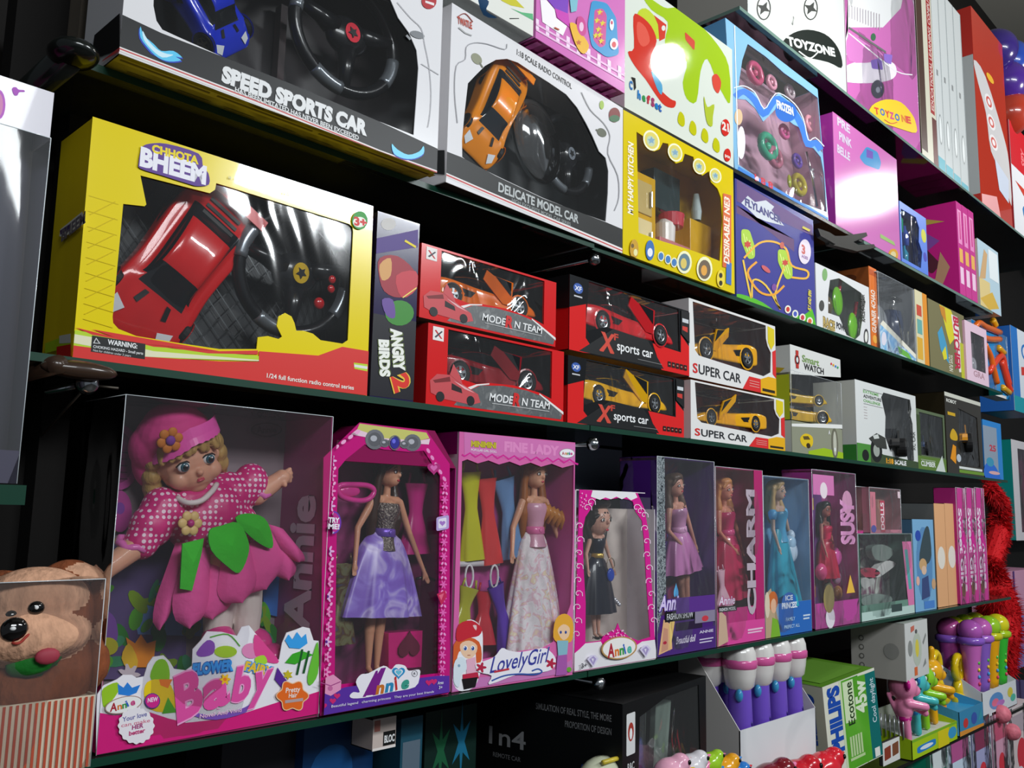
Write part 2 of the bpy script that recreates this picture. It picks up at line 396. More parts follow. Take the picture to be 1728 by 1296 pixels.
    def clear(s, fm=None, x0=0, x1=None, z0=0, z1=None, y1=None, faces='FLTR', name='clear_cover', wob=.002):
        """transparent plastic cover with soft dents and a thin folded rim"""
        fm = fm or film(.06, .5, 8); b = MB(); x1 = x1 or s.W; z1 = z1 or s.H; y1 = y1 or s.D; n = 12
        def patch(f):
            vs = [f(i/n, j/n) for i in range(n+1) for j in range(n+1)]
            b.add(vs, [(i*(n+1)+j, (i+1)*(n+1)+j, (i+1)*(n+1)+j+1, i*(n+1)+j+1) for i in range(n) for j in range(n)], fm)
        dn = lambda a, c: wob*math.sin(7*a+2)*math.sin(5*c+1)*16*a*(1-a)*c*(1-c)
        if 'F' in faces: patch(lambda a, c: (x0+(x1-x0)*a, dn(a, c), z0+(z1-z0)*c))
        if 'L' in faces: patch(lambda a, c: (x0+dn(a, c), y1*a, z0+(z1-z0)*c))
        if 'R' in faces: patch(lambda a, c: (x1, y1*a, z0+(z1-z0)*c))
        if 'T' in faces: patch(lambda a, c: (x0+(x1-x0)*a, y1*c, z1+dn(a, c)))
        rim = M('dfe6ea', .12, 0, .5, 'fold_edge'); r = .0005
        es = []
        if 'F' in faces: es += [((x0, 0, z0), (x0, 0, z1)), ((x1, 0, z0), (x1, 0, z1)), ((x0, 0, z1), (x1, 0, z1))]
        if 'L' in faces and 'T' in faces: es += [((x0, 0, z1), (x0, y1, z1))]
        for p, q in es: b.tube([p, q], r, rim, 5)
        return b.build(name, s.root, smooth=True)
# ---------------- toy builders ----------------
def frame(o, x, y, z):
    x, y, z = Vector(x).normalized(), Vector(y).normalized(), Vector(z).normalized()
    return Matrix(((x[0], y[0], z[0], o[0]), (x[1], y[1], z[1], o[1]), (x[2], y[2], z[2], o[2]), (0, 0, 0, 1)))
def basis(o, xdir, up):
    x = Vector(xdir).normalized(); u = Vector(up); y = u.cross(x).normalized(); z = x.cross(y); return frame(o, x, y, z)
TYRE = None
def wheel(parent, M4, c, r, wd, name='wheel', rim='c8ccd0'):
    b = MB(); ty = M('101012', .6, name='rubber'); ch = M(rim, .18, .9, 0, 'wheel_rim'); dk = M('08080a', .5, name='dark')
    b.lathe([(r*.62, -wd/2), (r*.92, -wd/2), (r, -wd*.35), (r, wd*.35), (r*.92, wd/2), (r*.62, wd/2)], ty, 20, c, axis='y')
    for sgn in (-1, 1):
        y = sgn*wd*.42
        b.lathe([(.0001, y*.8), (r*.62, y*.8)], dk, 16, c, axis='y')
        b.lathe([(r*.55, y), (r*.66, y*1.08)], ch, 20, c, axis='y'); b.lathe([(.0001, y*1.1), (r*.16, y)], ch, 10, c, axis='y')
        for k in range(5):
            t = 2*math.pi*k/5+.3; d = Vector((math.cos(t), 0, math.sin(t))); n = Vector((-d[2], 0, d[0]))
            p = Vector(c)+Vector((0, y, 0)); b.poly([p+n*r*.10+d*r*.1, p-n*r*.10+d*r*.1, p-n*r*.14+d*r*.6, p+n*r*.14+d*r*.6], ch)
    b.xform(M4); return b.build(name, parent, smooth=False)
SEC = [(0, .86, .28, .62, .64, .6), (.03, .95, .14, .68, .70, .62), (.14, 1, .08, .73, .77, .6), (.28, 1, .08, .68, .92, .55), (.42, .96, .08, .62, 1.0, .52),
       (.56, .93, .08, .58, .95, .5), (.66, .95, .08, .56, .74, .52), (.74, .98, .08, .56, .58, .6), (.84, 1, .09, .50, .50, .6), (.93, .95, .10, .38, .37, .6), (.985, .84, .13, .28, .27, .6), (1.0, .70, .17, .22, .22, .6)]
def car(parent, M4, L, Wd, Hh, paint, name='toy_car', doors=None, glass='15181c', spoiler=True, wheels=True, detail=None, truck=False):
    """wedge-nosed model car, nose along +x; open doors swing up from the front pillars"""
    b = MB(); pm = plas(paint) if isinstance(paint, str) else paint; gm = M(glass, .08, 0, .8, 'dark_glass'); dk = M('0c0c0e', .4, name='dark'); rows = []
    for (t, w_, zb, zs, zr, rw) in SEC:
        x = (t-.5)*L; w2 = w_*Wd/2; r2 = rw*Wd/2
        if truck: zs = min(.62, zs+.06)
        h = [(0, zb), (w2*.9, zb), (w2, zb+.07), (w2, zs-.1), (w2*.94, zs), (max(r2, .01)*1.18, zs+.03 if zr > zs else zr), (r2, zr-.03 if zr-zs > .08 else zr), (r2*.6, zr), (0, zr+.01)]
        rows.append([(x, y, z*Hh) for y, z in h]+[(x, -y, z*Hh) for y, z in h[-2:0:-1]])
    half = 9; K = 3; n0 = len(rows[0]); fine = []; ts = []
    cols = [sm([r_[j] for r_ in rows], K, closed=False) for j in range(n0)]
    for i in range(len(cols[0])):
        fine.append(sm([cols[j][i] for j in range(n0)], 2, closed=True)); q_ = min(i/K, len(SEC)-1.001); i0 = int(q_); ts.append(SEC[i0][0]+(SEC[i0+1][0]-SEC[i0][0])*(q_-i0))
    N_ = len(fine[0])
    def mf(i, j):
        jj = j//2; jj = min(jj, n0-1-jj); t = ts[i]
        return gm if (jj == 5 and .16 < t < .68) or (jj in (6, 7) and (.59 < t < .74 or .14 < t < .27)) else pm
    b.grid(fine, mf); b.add(fine[0], [tuple(range(N_))], pm); b.add(fine[-1], [tuple(range(N_))[::-1]], pm); smf = len(b.f)
    R = Hh*.30; wx = (.20, .80)
    for t in wx:
        for sgn in (-1, 1):
            b.lathe([(.0001, 0), (R*1.13, 0)], dk, 18, ((t-.5)*L, sgn*(Wd/2+.0004), R*.98), axis='y')
            b.lathe([(R*1.1, 0), (R*1.1, sgn*.001), (R*1.25, sgn*.0004)], pm, 18, ((t-.5)*L, sgn*(Wd/2), R*.98), axis='y')
    for sgn in (-1, 1):                                        # intakes, lamps, bonnet creases
        b.poly([((.28-.5)*L, sgn*(Wd/2*1.005), Hh*.52), ((.40-.5)*L, sgn*(Wd/2*1.0), Hh*.46), ((.36-.5)*L, sgn*(Wd/2*1.0), Hh*.30), ((.30-.5)*L, sgn*(Wd/2*1.005), Hh*.30)], dk)
        b.poly([((.90-.5)*L, sgn*Wd*.22, Hh*.455), ((.97-.5)*L, sgn*Wd*.30, Hh*.335), ((.93-.5)*L, sgn*Wd*.40, Hh*.385), ((.86-.5)*L, sgn*Wd*.38, Hh*.485)], M('e8ecf0', .1, 0, .5, 'lamp_lens'))
        b.poly([((.76-.5)*L, sgn*Wd*.12, Hh*.60), ((.84-.5)*L, sgn*Wd*.16, Hh*.535), ((.83-.5)*L, sgn*Wd*.22, Hh*.53), ((.76-.5)*L, sgn*Wd*.18, Hh*.59)], dk)
    b.poly([(.498*L, -Wd*.25, Hh*.2), (.498*L, Wd*.25, Hh*.2), (.5*L, Wd*.2, Hh*.14), (.5*L, -Wd*.2, Hh*.14)], dk)
    for k in range(3): b.box(((.10+.05*k-.5)*L, -Wd*.22, Hh*(.79+.02*k)), ((.12+.05*k-.5)*L, Wd*.22, Hh*(.81+.03*k)), dk)
    if spoiler:
        b.box((-.50*L, -Wd*.46, Hh*.95), (-.43*L, Wd*.46, Hh*.99), pm)
        for sgn in (-1, 1): b.box((-.48*L, sgn*Wd*.30-Wd*.01, Hh*.66), (-.44*L, sgn*Wd*.30+Wd*.01, Hh*.96), pm)
    b.xform(M4); body = b.build(name, parent)
    body.data.polygons.foreach_set('use_smooth', [k < smf for k in range(len(body.data.polygons))])
    if wheels:
        for t in wx:
            for sgn in (-1, 1): wheel(body, M4, ((t-.5)*L, sgn*(Wd/2-R*.18), R*.98), R, R*.62)
    if doors:
        for sgn in (-1, 1):
            d = MB(); pts = [(0, .30), (-.24, .30), (-.27, .55), (-.20, .62), (-.06, .95), (.02, .62), (.05, .45)]
            win = [(-.19, .64), (-.07, .90), (0, .64)]
            pts = [(x*L, 0, z*Hh) for x, z in pts]; win = [(x*L, -sgn*.0, z*Hh) for x, z in win]
            k0 = len(d.v); d.prism(pts, (0, sgn*.003, 0), pm, pm)
            d.poly([(x, sgn*.0036, z) for x, y, z in win], gm); d.poly([(x, -.0005*sgn, z) for x, y, z in win], gm)
            piv = Vector((.66-.5, 0, 0))*L+Vector((0, sgn*Wd*.47, Hh*.35))
            rot = Matrix.Rotation(math.radians(doors), 4, 'Y') @ Matrix.Rotation(math.radians(-sgn*18), 4, 'X')
            d.xform(Matrix.Translation(piv) @ rot @ Matrix.Translation((0, 0, -.35*Hh))); d.xform(M4); d.build('door', body)
    return body
def suv(parent, M4, L, Wd, Hh, paint, name='toy_jeep', tyre=.34):
    """boxy off-road model with big tyres and roof rack"""
    b = MB(); pm = plas(paint); gm = M('15181c', .08, 0, .8, 'dark_glass'); dk = M('141416', .4, name='dark'); l, w2, h = L/2, Wd/2*.78, Hh
    prof = [(-l, .32), (-l, .62), (-l*.92, .98), (l*.18, 1.0), (l*.42, .68), (l*.95, .62), (l, .50), (l, .32)]
    b.prism([(x, -w2, z*h) for x, z in prof], (0, 2*w2, 0), pm)
    for sgn in (-1, 1):
        y = sgn*(w2+.0005)
        b.poly([(-l*.85, y, .66*h), (-l*.80, y, .93*h), (-l*.38, y, .94*h), (-l*.38, y, .66*h)], gm); b.poly([(-l*.32, y, .66*h), (-l*.32, y, .94*h), (l*.12, y, .94*h), (l*.30, y, .68*h)], gm)
        for cx in (-.55, .58): b.box((cx*L/2-h*.30, sgn*w2-.002*sgn if sgn < 0 else w2, .50*h), (cx*L/2+h*.30, sgn*(w2+Wd*.08) if sgn > 0 else -w2+.002, .55*h), dk) if sgn > 0 else b.box((cx*L/2-h*.30, -w2-Wd*.08, .50*h), (cx*L/2+h*.30, -w2, .55*h), dk)
    b.poly([(l*.19, -w2*.9, 1.0*h+.0004), (l*.19, w2*.9, 1.0*h+.0004), (l*.43, w2*.9, .69*h+.0006), (l*.43, -w2*.9, .69*h+.0006)], gm)
    for k in range(6): b.box((l+.0002, -w2*.6+k*w2*.22, .42*h), (l+.0015, -w2*.5+k*w2*.22, .58*h), dk)
    b.tube([(l*1.03, -w2, .36*h), (l*1.06, 0, .36*h), (l*1.03, w2, .36*h)], h*.03, dk, 6)
    for sgn in (-1, 1): b.tube([(-l*.85, sgn*w2*.85, 1.06*h), (l*.15, sgn*w2*.85, 1.06*h)], h*.02, dk, 6)
    for k in range(5): b.tube([(-l*.8+k*l*.22, -w2*.85, 1.06*h), (-l*.8+k*l*.22, w2*.85, 1.06*h)], h*.012, dk, 5)
    b.xform(M4); body = b.build(name, parent)
    for cx in (-.55, .58):
        for sgn in (-1, 1): wheel(body, M4, (cx*L/2, sgn*(w2+Wd*.04), tyre*h*.95), tyre*h, Wd*.2)
    return body
def steering(parent, M4, R, badge='d8b020', red=True, name='steering_wheel'):
    """controller shaped like a steering wheel, facing -y"""
    b = MB(); blk = M('121316', .28, 0, .4, 'black_plastic'); gr = M('8a9096', .25, .6, 0, 'silver_trim')
    b.tube([(R*math.cos(t), 0, R*.96*math.sin(t)) for t in [2*math.pi*i/48 for i in range(48)]], R*.11, blk, 12, closed=True)
    for a0 in (-20, 160, 250):
        pts = [(R*math.cos(math.radians(a)), -.0004, R*.96*math.sin(math.radians(a))) for a in range(a0-16, a0+18, 4)]; b.tube(pts, R*.118, gr, 12)
    b.ell((0, 0, 0), (R*.42, R*.2, R*.34), blk, 24, 12)
    for a in (15, 165, 270):
        t = math.radians(a); d = Vector((math.cos(t), 0, math.sin(t))); b.tube([d*R*.25, d*R*.6+Vector((0, -.002, 0)), d*R*.95], [R*.19, R*.13, R*.10], blk, 10)
    b.prism([(x, -R*.2, z) for x, z in ring(0, 0, R*.15, R*.17, 20)], (0, .004, 0), M(badge, .3, .6, 0, 'gold_badge'))
    b.prism([(x, -R*.215, z) for x, z in star(0, 0, R*.10, 5, .5)], (0, .002, 0), blk)
    b.xform(M4); o = b.build(name, parent, smooth=True)
    if red:
        q = MB(); rd = plas('c01820')
        for (x, z, r) in ((.42, -.42, .10), (.62, .02, .07), (.62, -.14, .07)): q.ell((x*R, -R*.16, z*R), (r*R, r*R*.6, r*R), rd, 12, 8)
        q.xform(M4); q.build('button', o, smooth=True)
    return o
def RZ(v, yaw, tilt=0, piv=(0, 0, .86)):
    m = Matrix.Translation(piv) @ Matrix.Rotation(tilt, 4, 'Y') @ Matrix.Rotation(yaw, 4, 'Z') @ Matrix.Translation(-Vector(piv)); return m @ Vector(v)
def doll(parent, M4, H, name='doll', sk='d99a78', hair='4a2a1c', hairlen=.35, yaw=.5, arms=None, legs=True, dress=None, vox=.0042, big=1.18, eyes='3a2a20', fringe=True, shoes='202024', tilt=0):
    """standing fashion doll one unit tall (scaled to H), facing -y; every garment, the hair and the features are children of the body"""
    X = M4 @ Matrix.Scale(H, 4); Rm = (lambda v: RZ(v, yaw, tilt))
    rot = (Matrix.Rotation(tilt, 3, 'Y') @ Matrix.Rotation(yaw, 3, 'Z'))
    arms = arms or [((-.125, .0, .64), (-.15, -.03, .52)), ((.125, 0, .64), (.16, -.03, .52))]
    hb = big
    sh = [((0, 0, .59), .05, (0, 0, .66), .037, 0), ((0, 0, .66), .037, (0, -.004, .76), .050, 0), ((-.062, 0, .797), .022, (.062, 0, .797), .022, 0), ((0, .002, .79), .02, Rm((0, 0, .87)), .0165, 0),
          ((-.02, -.026, .745), .019, (-.02, -.027, .75), .019, 0), ((.02, -.026, .745), .019, (.02, -.027, .75), .019, 0)]
    for sg in (-1, 1): sh += [((sg*.032, 0, .57), .042, (sg*.03, -.003, .31), .024, 0), ((sg*.03, -.003, .31), .023, (sg*.028, .008, .2), .025, 0), ((sg*.028, .008, .2), .024, (sg*.024, 0, .05), .0125, 0), ((sg*.024, 0, .04), .013, (sg*.028, -.045, .014), .010, 0)]
    for sg, (e, h) in zip((-1, 1), arms):
        s0 = Vector((sg*.078, 0, .79)); e = Vector(e); h = Vector(h); d = (h-e).normalized(); pr = Vector((0, -1, 0)).cross(d).normalized() if abs(d[1]) < .9 else Vector((1, 0, 0))
        sh += [(s0, .021, e, .0145, 0), (e, .0145, h, .010, 0), (h, .011, h+d*.022, .0125, 0)]
        for k, (o_, l) in enumerate(((-.010, .040), (-.0035, .046), (.003, .044), (.0095, .036))):
            a = h+d*.03+pr*o_; sh.append((a, .0042, a+d*(l*.55)+Vector((0, -.004, 0)), .0032, 0))
        a = h+d*.008-pr*.011*sg; sh.append((a, .0045, a+d*.02-pr*.012*sg, .0035, 0))
    for c, r in (((0, -.002, .93), (.047*hb, .050*hb, .060*hb)), ((0, -.018*hb, .893), (.030*hb, .032*hb, .028*hb)), ((0, -.050*hb, .915), (.0075*hb, .011*hb, .010*hb))):
        sh.append((Rm(c), r, 0, rot))
    for sg in (-1, 1): sh.append((Rm((sg*.047*hb, .004, .92)), (.007, .012, .016), 0, rot))
    body = blob(sh, vox, name, parent, [skin(sk)], 2, X)
    b = MB()                                                   # eyes, brows, lips
    wht, irs, blk, lip = M('f4f2ee', .2, name='eye_white'), M(eyes, .15, 0, .6, 'iris'), M('0c0a0a', .3, name='lash'), M('c03048', .3, name='lips')
    for sg in (-1, 1):
        ex = sg*.0195*hb; ez = .928; ey = -.0475*hb
        b.ell(Rm((ex, ey, ez)), (.0105*hb, .004, .0066*hb), wht, 10, 6, rot); b.ell(Rm((ex, ey-.0022, ez)), (.0058*hb, .003, .0064*hb), irs, 10, 6, rot); b.ell(Rm((ex, ey-.004, ez)), (.003*hb, .002, .0034*hb), blk, 8, 5, rot)
        b.tube([Rm((ex-.012*hb, ey-.002+.004, ez+.003)), Rm((ex, ey-.004, ez+.0085*hb)), Rm((ex+.012*hb, ey+.002, ez+.003))], .0018, blk, 5)
        b.tube([Rm((ex-.013*hb, ey+.004, ez+.015)), Rm((ex, ey-.0015, ez+.021*hb)), Rm((ex+.012*hb, ey+.004, ez+.015))], .0014, M(hair, .5, name='brow'), 5)
    b.ell(Rm((0, -.0495*hb, .8975-.004*(hb-1)*10)), (.0095*hb, .004, .0042*hb), lip, 10, 6, rot)
    b.xform(X); b.build('face_features', body, smooth=True)
    if hair:
        hm = M(hair, .38, 0, .2, 'doll_hair', (30, .8, (2.2, 2.2, .18))); hs = [(Rm((0, .016, .943)), (.056*hb, .052*hb, .055*hb), 0, rot), (Rm((0, -.012*hb, .968+.01*(hb-1)*8)), (.047*hb, .040*hb, .024*hb), 0, rot)]
        for sg in (-1, 1):
            hs += [(Rm((sg*.048*hb, .0, .955)), .017, Rm((sg*.056*hb, .010, .88)), .020, 0), (Rm((sg*.056*hb, .010, .88)), .020, (sg*.072, .004, .86-hairlen*.5), .029, 0), ((sg*.072, .004, .86-hairlen*.5), .029, (sg*.064, .015, .86-hairlen), .013, 0)]
            if fringe: hs.append((Rm((sg*.012, -.042*hb, .985)), .012, Rm((sg*.045*hb, -.026*hb, .945)), .011, 0))
        hs += [(Rm((0, .045, .93)), .035, (0, .055, .86-hairlen*.5), .05, 0), ((0, .055, .86-hairlen*.5), .05, (0, .05, .86-hairlen), .025, 0)]
        blob(hs, vox*1.4, 'hair', body, [hm], 3, X)
    d = dress or {}
    if d.get('bodice'):
        q = MB(); q.lathe([(.066, .565), (.052, .61), (.046, .655), (.054, .70), (.068, .742), (.069, .765), (.060, .782)], d['bodice'], 28, (0, -.006, 0), 1, .90); q.xform(X); q.build('bodice', body, smooth=True)
    if d.get('belt'):
        q = MB(); q.lathe([(.050, .628), (.056, .632), (.053, .662), (.048, .666)], d['belt'], 24, (0, -.006, 0), 1, .92); q.ell((0, -.056, .647), (.012, .005, .012), d['belt'], 12, 8); q.xform(X); q.build('belt', body, smooth=True)
    if d.get('skirt'):
        z0, z1, r1, pl = d.get('z0', .63), d['z1'], d['r'], d.get('pleats', 9)
        am = d.get('amp', .09); pw = d.get('pw', .6)
        z0 += .015; prof = [(.060+(r1-.060)*(t**pw), z0+(z1-z0)*t) for t in [i/14 for i in range(15)]]
        q = MB(); q.lathe(prof, d['skirt'], 72, (0, 0, 0), 1, d.get('sy', .6), lambda t, v: am*v*math.sin(pl*t)+.3*am*v*math.sin(2.3*pl*t+1))
        q.lathe([(p[0]*.96, p[1]+.002) for p in prof], d['skirt'], 72, (0, 0, 0), 1, d.get('sy', .6), lambda t, v: am*v*math.sin(pl*t)+.3*am*v*math.sin(2.3*pl*t+1))
        q.xform(X); q.build('skirt', body, smooth=True)
    if d.get('sleeve'):
        for sg, (e, h) in zip((-1, 1), arms):
            q = MB(); s0 = Vector((sg*.075, 0, .795)); e = Vector(e); q.tube([s0+(e-s0)*t for t in (0, .12, .3, .5)], [.022, .032, .030, .022], d['sleeve'], 14); q.xform(X); q.build('sleeve', body, smooth=True)
    if shoes and legs:
        for sg in (-1, 1):
            q = MB(); q.ell((sg*.028, -.03, .012), (.015, .034, .013), plas(shoes), 12, 8); q.tube([(sg*.024, .012, .02), (sg*.024, .016, 0)], .004, plas(shoes), 6); q.xform(X); q.build('shoe', body, smooth=True)
    return body
def gown(b, p0, p1, w0, w1, mat, name='spare_dress', dep=.03, waist=.45, pins=0):
    """a spare doll dress pinned to the backing: bodice, waist and flared folds (picture points top and hem)"""
    a = b.L(p0[0], p0[1], -dep, 'F'); c = b.L(p1[0], p1[1], -dep, 'F'); ax = (c-a); L_ = ax.length; ax.normalize(); sd = Vector((0, -1, 0)).cross(ax).normalized(); q = MB(); n = 26; vs = []; R_ = 12
    for i in range(R_+1):
        t = i/R_; wd = (w0*(1-.45*math.sin(min(1, t/waist)*math.pi/2)) if t < waist else w0*.55+(w1-w0*.55)*((t-waist)/(1-waist))**.8)
        for j in range(n):
            th = 2*math.pi*j/n; fold = 1+.10*t*math.sin(5*th); vs.append(a+ax*L_*t+sd*math.cos(th)*wd/2*fold+Vector((0, 1, 0))*math.sin(th)*min(wd*.2, .012)*fold)
    q.add(vs, [(i*n+j, i*n+(j+1) % n, (i+1)*n+(j+1) % n, (i+1)*n+j) for i in range(R_) for j in range(n)], mat)
    for s_ in (-1, 1): q.tube([a+sd*s_*w0*.35, a+sd*s_*w0*.28-ax*w0*.35], w0*.05, mat, 5)
    return q.build(name, b.root, smooth=True)
A_=(0,0,2.7); B_=(600,0,2.7); C_=(1200,0,3.24); D_=(0,400,2.7); E_=(600,380,2.7); F_=(1200,380,3.24)
G_=(0,640,1.975); H_=(520,680,2.357); I_=(960,740,3.24); J_=(1360,760,4.32); K_=(600,1060,3.086); L_=(1100,1000,2.752)
a_=(0,560,4.32); b_=(540,600,4.32); c_=(940,360,4.32); d_=(1328,480,4.32); e_=(1328,780,4.32); f_=(1000,1020,4.32); g_=(1328,1020,4.32); h_=(0,100,4.32)
i_=(960,0,4.32); j_=(1328,0,4.32); k_=(1328,260,4.32); l_=(1040,640,4.32); m_=(140,1100,4.114); n_=(540,1080,4.32); o_=(700,0,4.32); p_=(0,900,3.27)
Z0, Z1, Z2, Z3, Z4, ZM = -.266, .152, .480, .782, 1.186, -.655
# ---------------- setting ----------------
def slab(name, a, b, mat, label=None, bev=0):
    q = MB(); q.box(a, b, mat); o = q.build(name, bevel=bev); o['kind'] = 'structure'
    return o
slab('wall_back', (-1.5, 1.42, -1.45), (9, 1.5, 2.9), M('15110e', .7, 0, 0, 'dark_board', (6, .3, (1, 1, 8))))
slab('floor', (-1.5, -3, -1.5), (9, 1.5, -1.45), M('3a3834', .5, name='floor_tile'))
slab('ceiling', (-1.5, -3, 2.9), (9, 1.5, 2.96), M('8a8880', .8, name='ceiling_paint'))
# ---------------- glass shelves ----------------
def glass_mat():
    m = bpy.data.materials.new('shelf_glass'); m.use_nodes = True; n = m.node_tree; p = n.nodes['Principled BSDF']; n.nodes.remove(p)
    out = [x for x in n.nodes if x.type == 'OUTPUT_MATERIAL'][0]
    tr = n.nodes.new('ShaderNodeBsdfTransparent'); tr.inputs[0].default_value = (.58, .70, .64, 1); gl = n.nodes.new('ShaderNodeBsdfGlossy'); gl.inputs['Roughness'].default_value = .06
    df = n.nodes.new('ShaderNodeBsdfDiffuse'); df.inputs[0].default_value = (.05, .055, .05, 1)
    t = n.nodes.new('ShaderNodeTexCoord'); ns = n.nodes.new('ShaderNodeTexNoise'); ns.inputs['Scale'].default_value = 7; ns.inputs['Detail'].default_value = 6
    r = n.nodes.new('ShaderNodeMapRange'); r.inputs[3].default_value = .15; r.inputs[4].default_value = .5
    fr = n.nodes.new('ShaderNodeFresnel'); fr.inputs[0].default_value = 1.45
    m1 = n.nodes.new('ShaderNodeMixShader'); m2 = n.nodes.new('ShaderNodeMixShader')
    n.links.new(t.outputs['Object'], ns.inputs['Vector']); n.links.new(ns.outputs['Fac'], r.inputs[0]); n.links.new(r.outputs[0], m1.inputs[0])
    n.links.new(tr.outputs[0], m1.inputs[1]); n.links.new(df.outputs[0], m1.inputs[2]); n.links.new(fr.outputs[0], m2.inputs[0]); n.links.new(m1.outputs[0], m2.inputs[1]); n.links.new(gl.outputs[0], m2.inputs[2])
    n.links.new(m2.outputs[0], out.inputs[0]); return m
GM = glass_mat(); GE = M('0c3a2a', .35, 0, .15, 'green_glass_edge', (5, .15, (1, 1, 1))); GE2 = M('6f8a80', .18, 0, .5, 'bright_glass_edge')
def shelf(label, x0, x1, z, y0=.992, y1=1.419, th=.009, edge=None, skew=0, hard=True):
    s = MB(); vs = [(x0, y0, z), (x1, y0+skew, z), (x1, y1, z), (x0, y1, z)]; lo = [(x, y, zz-th) for x, y, zz in vs]
    s.add(vs, [(0, 1, 2, 3)], GM); s.add(lo, [(0, 3, 2, 1)], GM)
    s.add(vs+lo, [(0, 4, 5, 1), (1, 5, 6, 2), (2, 6, 7, 3), (3, 7, 4, 0)], edge or GE)
    return tag(s.build('glass_shelf', bevel=0), label, 'shelf', 'glass shelves on the shop wall')
XA, XB, XC = .30, 1.222, 2.30
shelf('dark green glass pane under the baby doll box and the first long doll boxes', -.30, XB-.003, Z0)
shelf('green glass pane under the short framed doll box and the clear doll packs', XB, 3.62, Z0)
shelf('green glass pane under the big yellow racing car box and the red toy car boxes', XA, XB-.003, Z1)
shelf('green glass pane under the sports car, white car, watch and jeep boxes', XB, 3.66, Z1)
shelf('smoky glass pane under the two big white radio control car boxes', .325, XB-.003, Z2, .985)
shelf('green edged glass pane under the yellow kitchen box and the flying toy box', XB, 3.66, Z2, edge=GE)
shelf('dark edged glass pane under the pink checked box and kitchen set box', .86, 2.44, Z3, 1.0, edge=M('2a2c28', .2, 0, .4, 'dark_edge'))
shelf('clear glass pane under the blue doll pack and the bright pink boxes near the ceiling', 2.45, 3.62, Z3, 1.0, edge=GE2)
shelf('topmost glass pane under the white and pink toy cartons, with a pale edge', 1.76, 4.6, Z4, .992, edge=GE2)
shelf('lowest glass pane under the toy trays and the light bulb carton', .5, 4.3, ZM, .992, edge=M('1c1e1a', .2, 0, .4, 'dark_edge2'))
s_ = MB(); q0 = onY(0, 816, .9); q1 = onY(45, 819, .9)
s_.box((q0[0]-.2, .9, q1[2]-.018), (q1[0], 1.3, q1[2]), GE); tag(s_.build('glass_shelf'), 'short green glass shelf end at the left edge of the picture', 'shelf')
# studs that carry the panes
for (px, py, Y, lab) in ((148, 647, 1.0, 'round chrome stud under the left end of the yellow racing box shelf'), (1003, 437, 1.0, 'round chrome stud under the shelf below the white model car box'),
                    (1001, 749, 1.0, 'round chrome stud above the grey box, under the sports car shelf'), (1011, 1153, 1.0, 'round chrome stud under the shelf below the small framed doll')):
    q = onY(px, py, Y); b = MB(); b.lathe([(.0001, -.012), (.009, -.010), (.012, -.003), (.012, .004), (.006, .006)], chrome(), 20, (q[0], q[1]+.002, q[2]), axis='y')
    b.tube([(q[0], q[1]+.004, q[2]), (q[0], 1.42, q[2])], .004, chrome(), 8)
    tag(b.build('shelf_stud', smooth=True), lab, 'shelf stud', 'chrome shelf studs')
q = MB(); P0 = onY(130, 112, 1.0); q.tube([(P0[0]-.015, .97, Z2-.006), (P0[0]-.015, 1.42, Z2-.006)], .016, M('101412', .25, 0, .5, 'black_bracket'), 16)
q.ell((P0[0]-.015, .97, Z2-.006), (.026, .03, .014), M('101412', .25, 0, .5, 'black_bracket'), 18, 10)
tag(q.build('shelf_bracket', smooth=True), 'rounded black bracket at the left end of the shelf with the big white car boxes', 'bracket')
q = MB(); a = onY(75, 624, 1.0); q.tube([(a[0]+.005, .975, Z1-.012), (a[0]+.005, 1.42, Z1-.012)], .010, M('3a2a20', .3, 0, .4, 'brown_bracket'), 14)
q.ell((a[0]+.03, .985, Z1-.014), (.04, .012, .010), M('3a2a20', .3, 0, .4, 'brown_bracket'), 18, 10)
tag(q.build('shelf_bracket', smooth=True), 'dark brown bracket at the left end of the yellow racing box shelf', 'bracket')
q = MB(); p1 = onY(148, 650, 1.03); p2 = onY(70, 735, 1.12); q.tube([p1, p2], .0016, M('5a544c', .4, .6, 0, 'wire'), 6)
q.tube([p1+Vector((.0, .0, .0)), onY(200, 655, 1.01)], .0014, M('5a544c', .4, .6, 0, 'wire'), 6)
tag(q.build('support_wire', smooth=True), 'thin stay wire running down left from the chrome stud over the baby doll box', 'wire')
q = MB(); pa = onY(152, 0, 1.12); q.box((pa[0]-.01, 1.12, .50), (pa[0]+.022, 1.16, 2.8), M('6d6458', .6, name='post_paint')); q.box((pa[0]-.01, 1.12, -1.45), (pa[0]+.022, 1.16, .50), M('0e0b09', .8, name='dark_post')); q.box((pa[0]-.07, 1.16, -1.45), (pa[0]-.01, 1.2, 2.8), M('0e0b09', .8, name='dark_post'))  # lower strip coloured near-black for shade; only the lit upper part stays beige
tag(q.build('shelf_post'), 'tall beige-edged dark post, lower edge coloured dark as shade, at the left end of the shelves', 'post')

def stripe_pts(pts): return pts
# ================= middle shelf: yellow racing box =================
Y1c = gloss('ecd40a')
b = Box('toy_car_package', 'big yellow box with red racing car and black steering wheel in its window', 'toy box', (122, 600), (619, 667), (167, 200), Y=1.0, depth=.095, zb=Z1+.001, lean=1)
win = [(562, 930), (640, 935)] ; b.z()
hole = [(208, 344), (244, 348), (247, 345), (237, 296), (354, 326), (363, 320), (365, 309), (589, 378), (595, 383), (596, 390), (587, 574), (578, 580), (560, 577), (541, 574), (528, 563), (512, 558), (500, 558), (497, 545), (492, 534), (481, 528), (470, 534), (467, 550), (476, 568), (470, 572), (452, 567), (435, 569), (433, 589), (370, 589), (296, 578), (230, 567), (200, 555), (191, 545), (190, 535)]
b.carton(Y1c, 'e8cc08', '3c3e40', [hole], bottom='b8a838')
b.face = 'F'
dim = M('d8c008', .2, 0, .5, 'yellow_emboss')
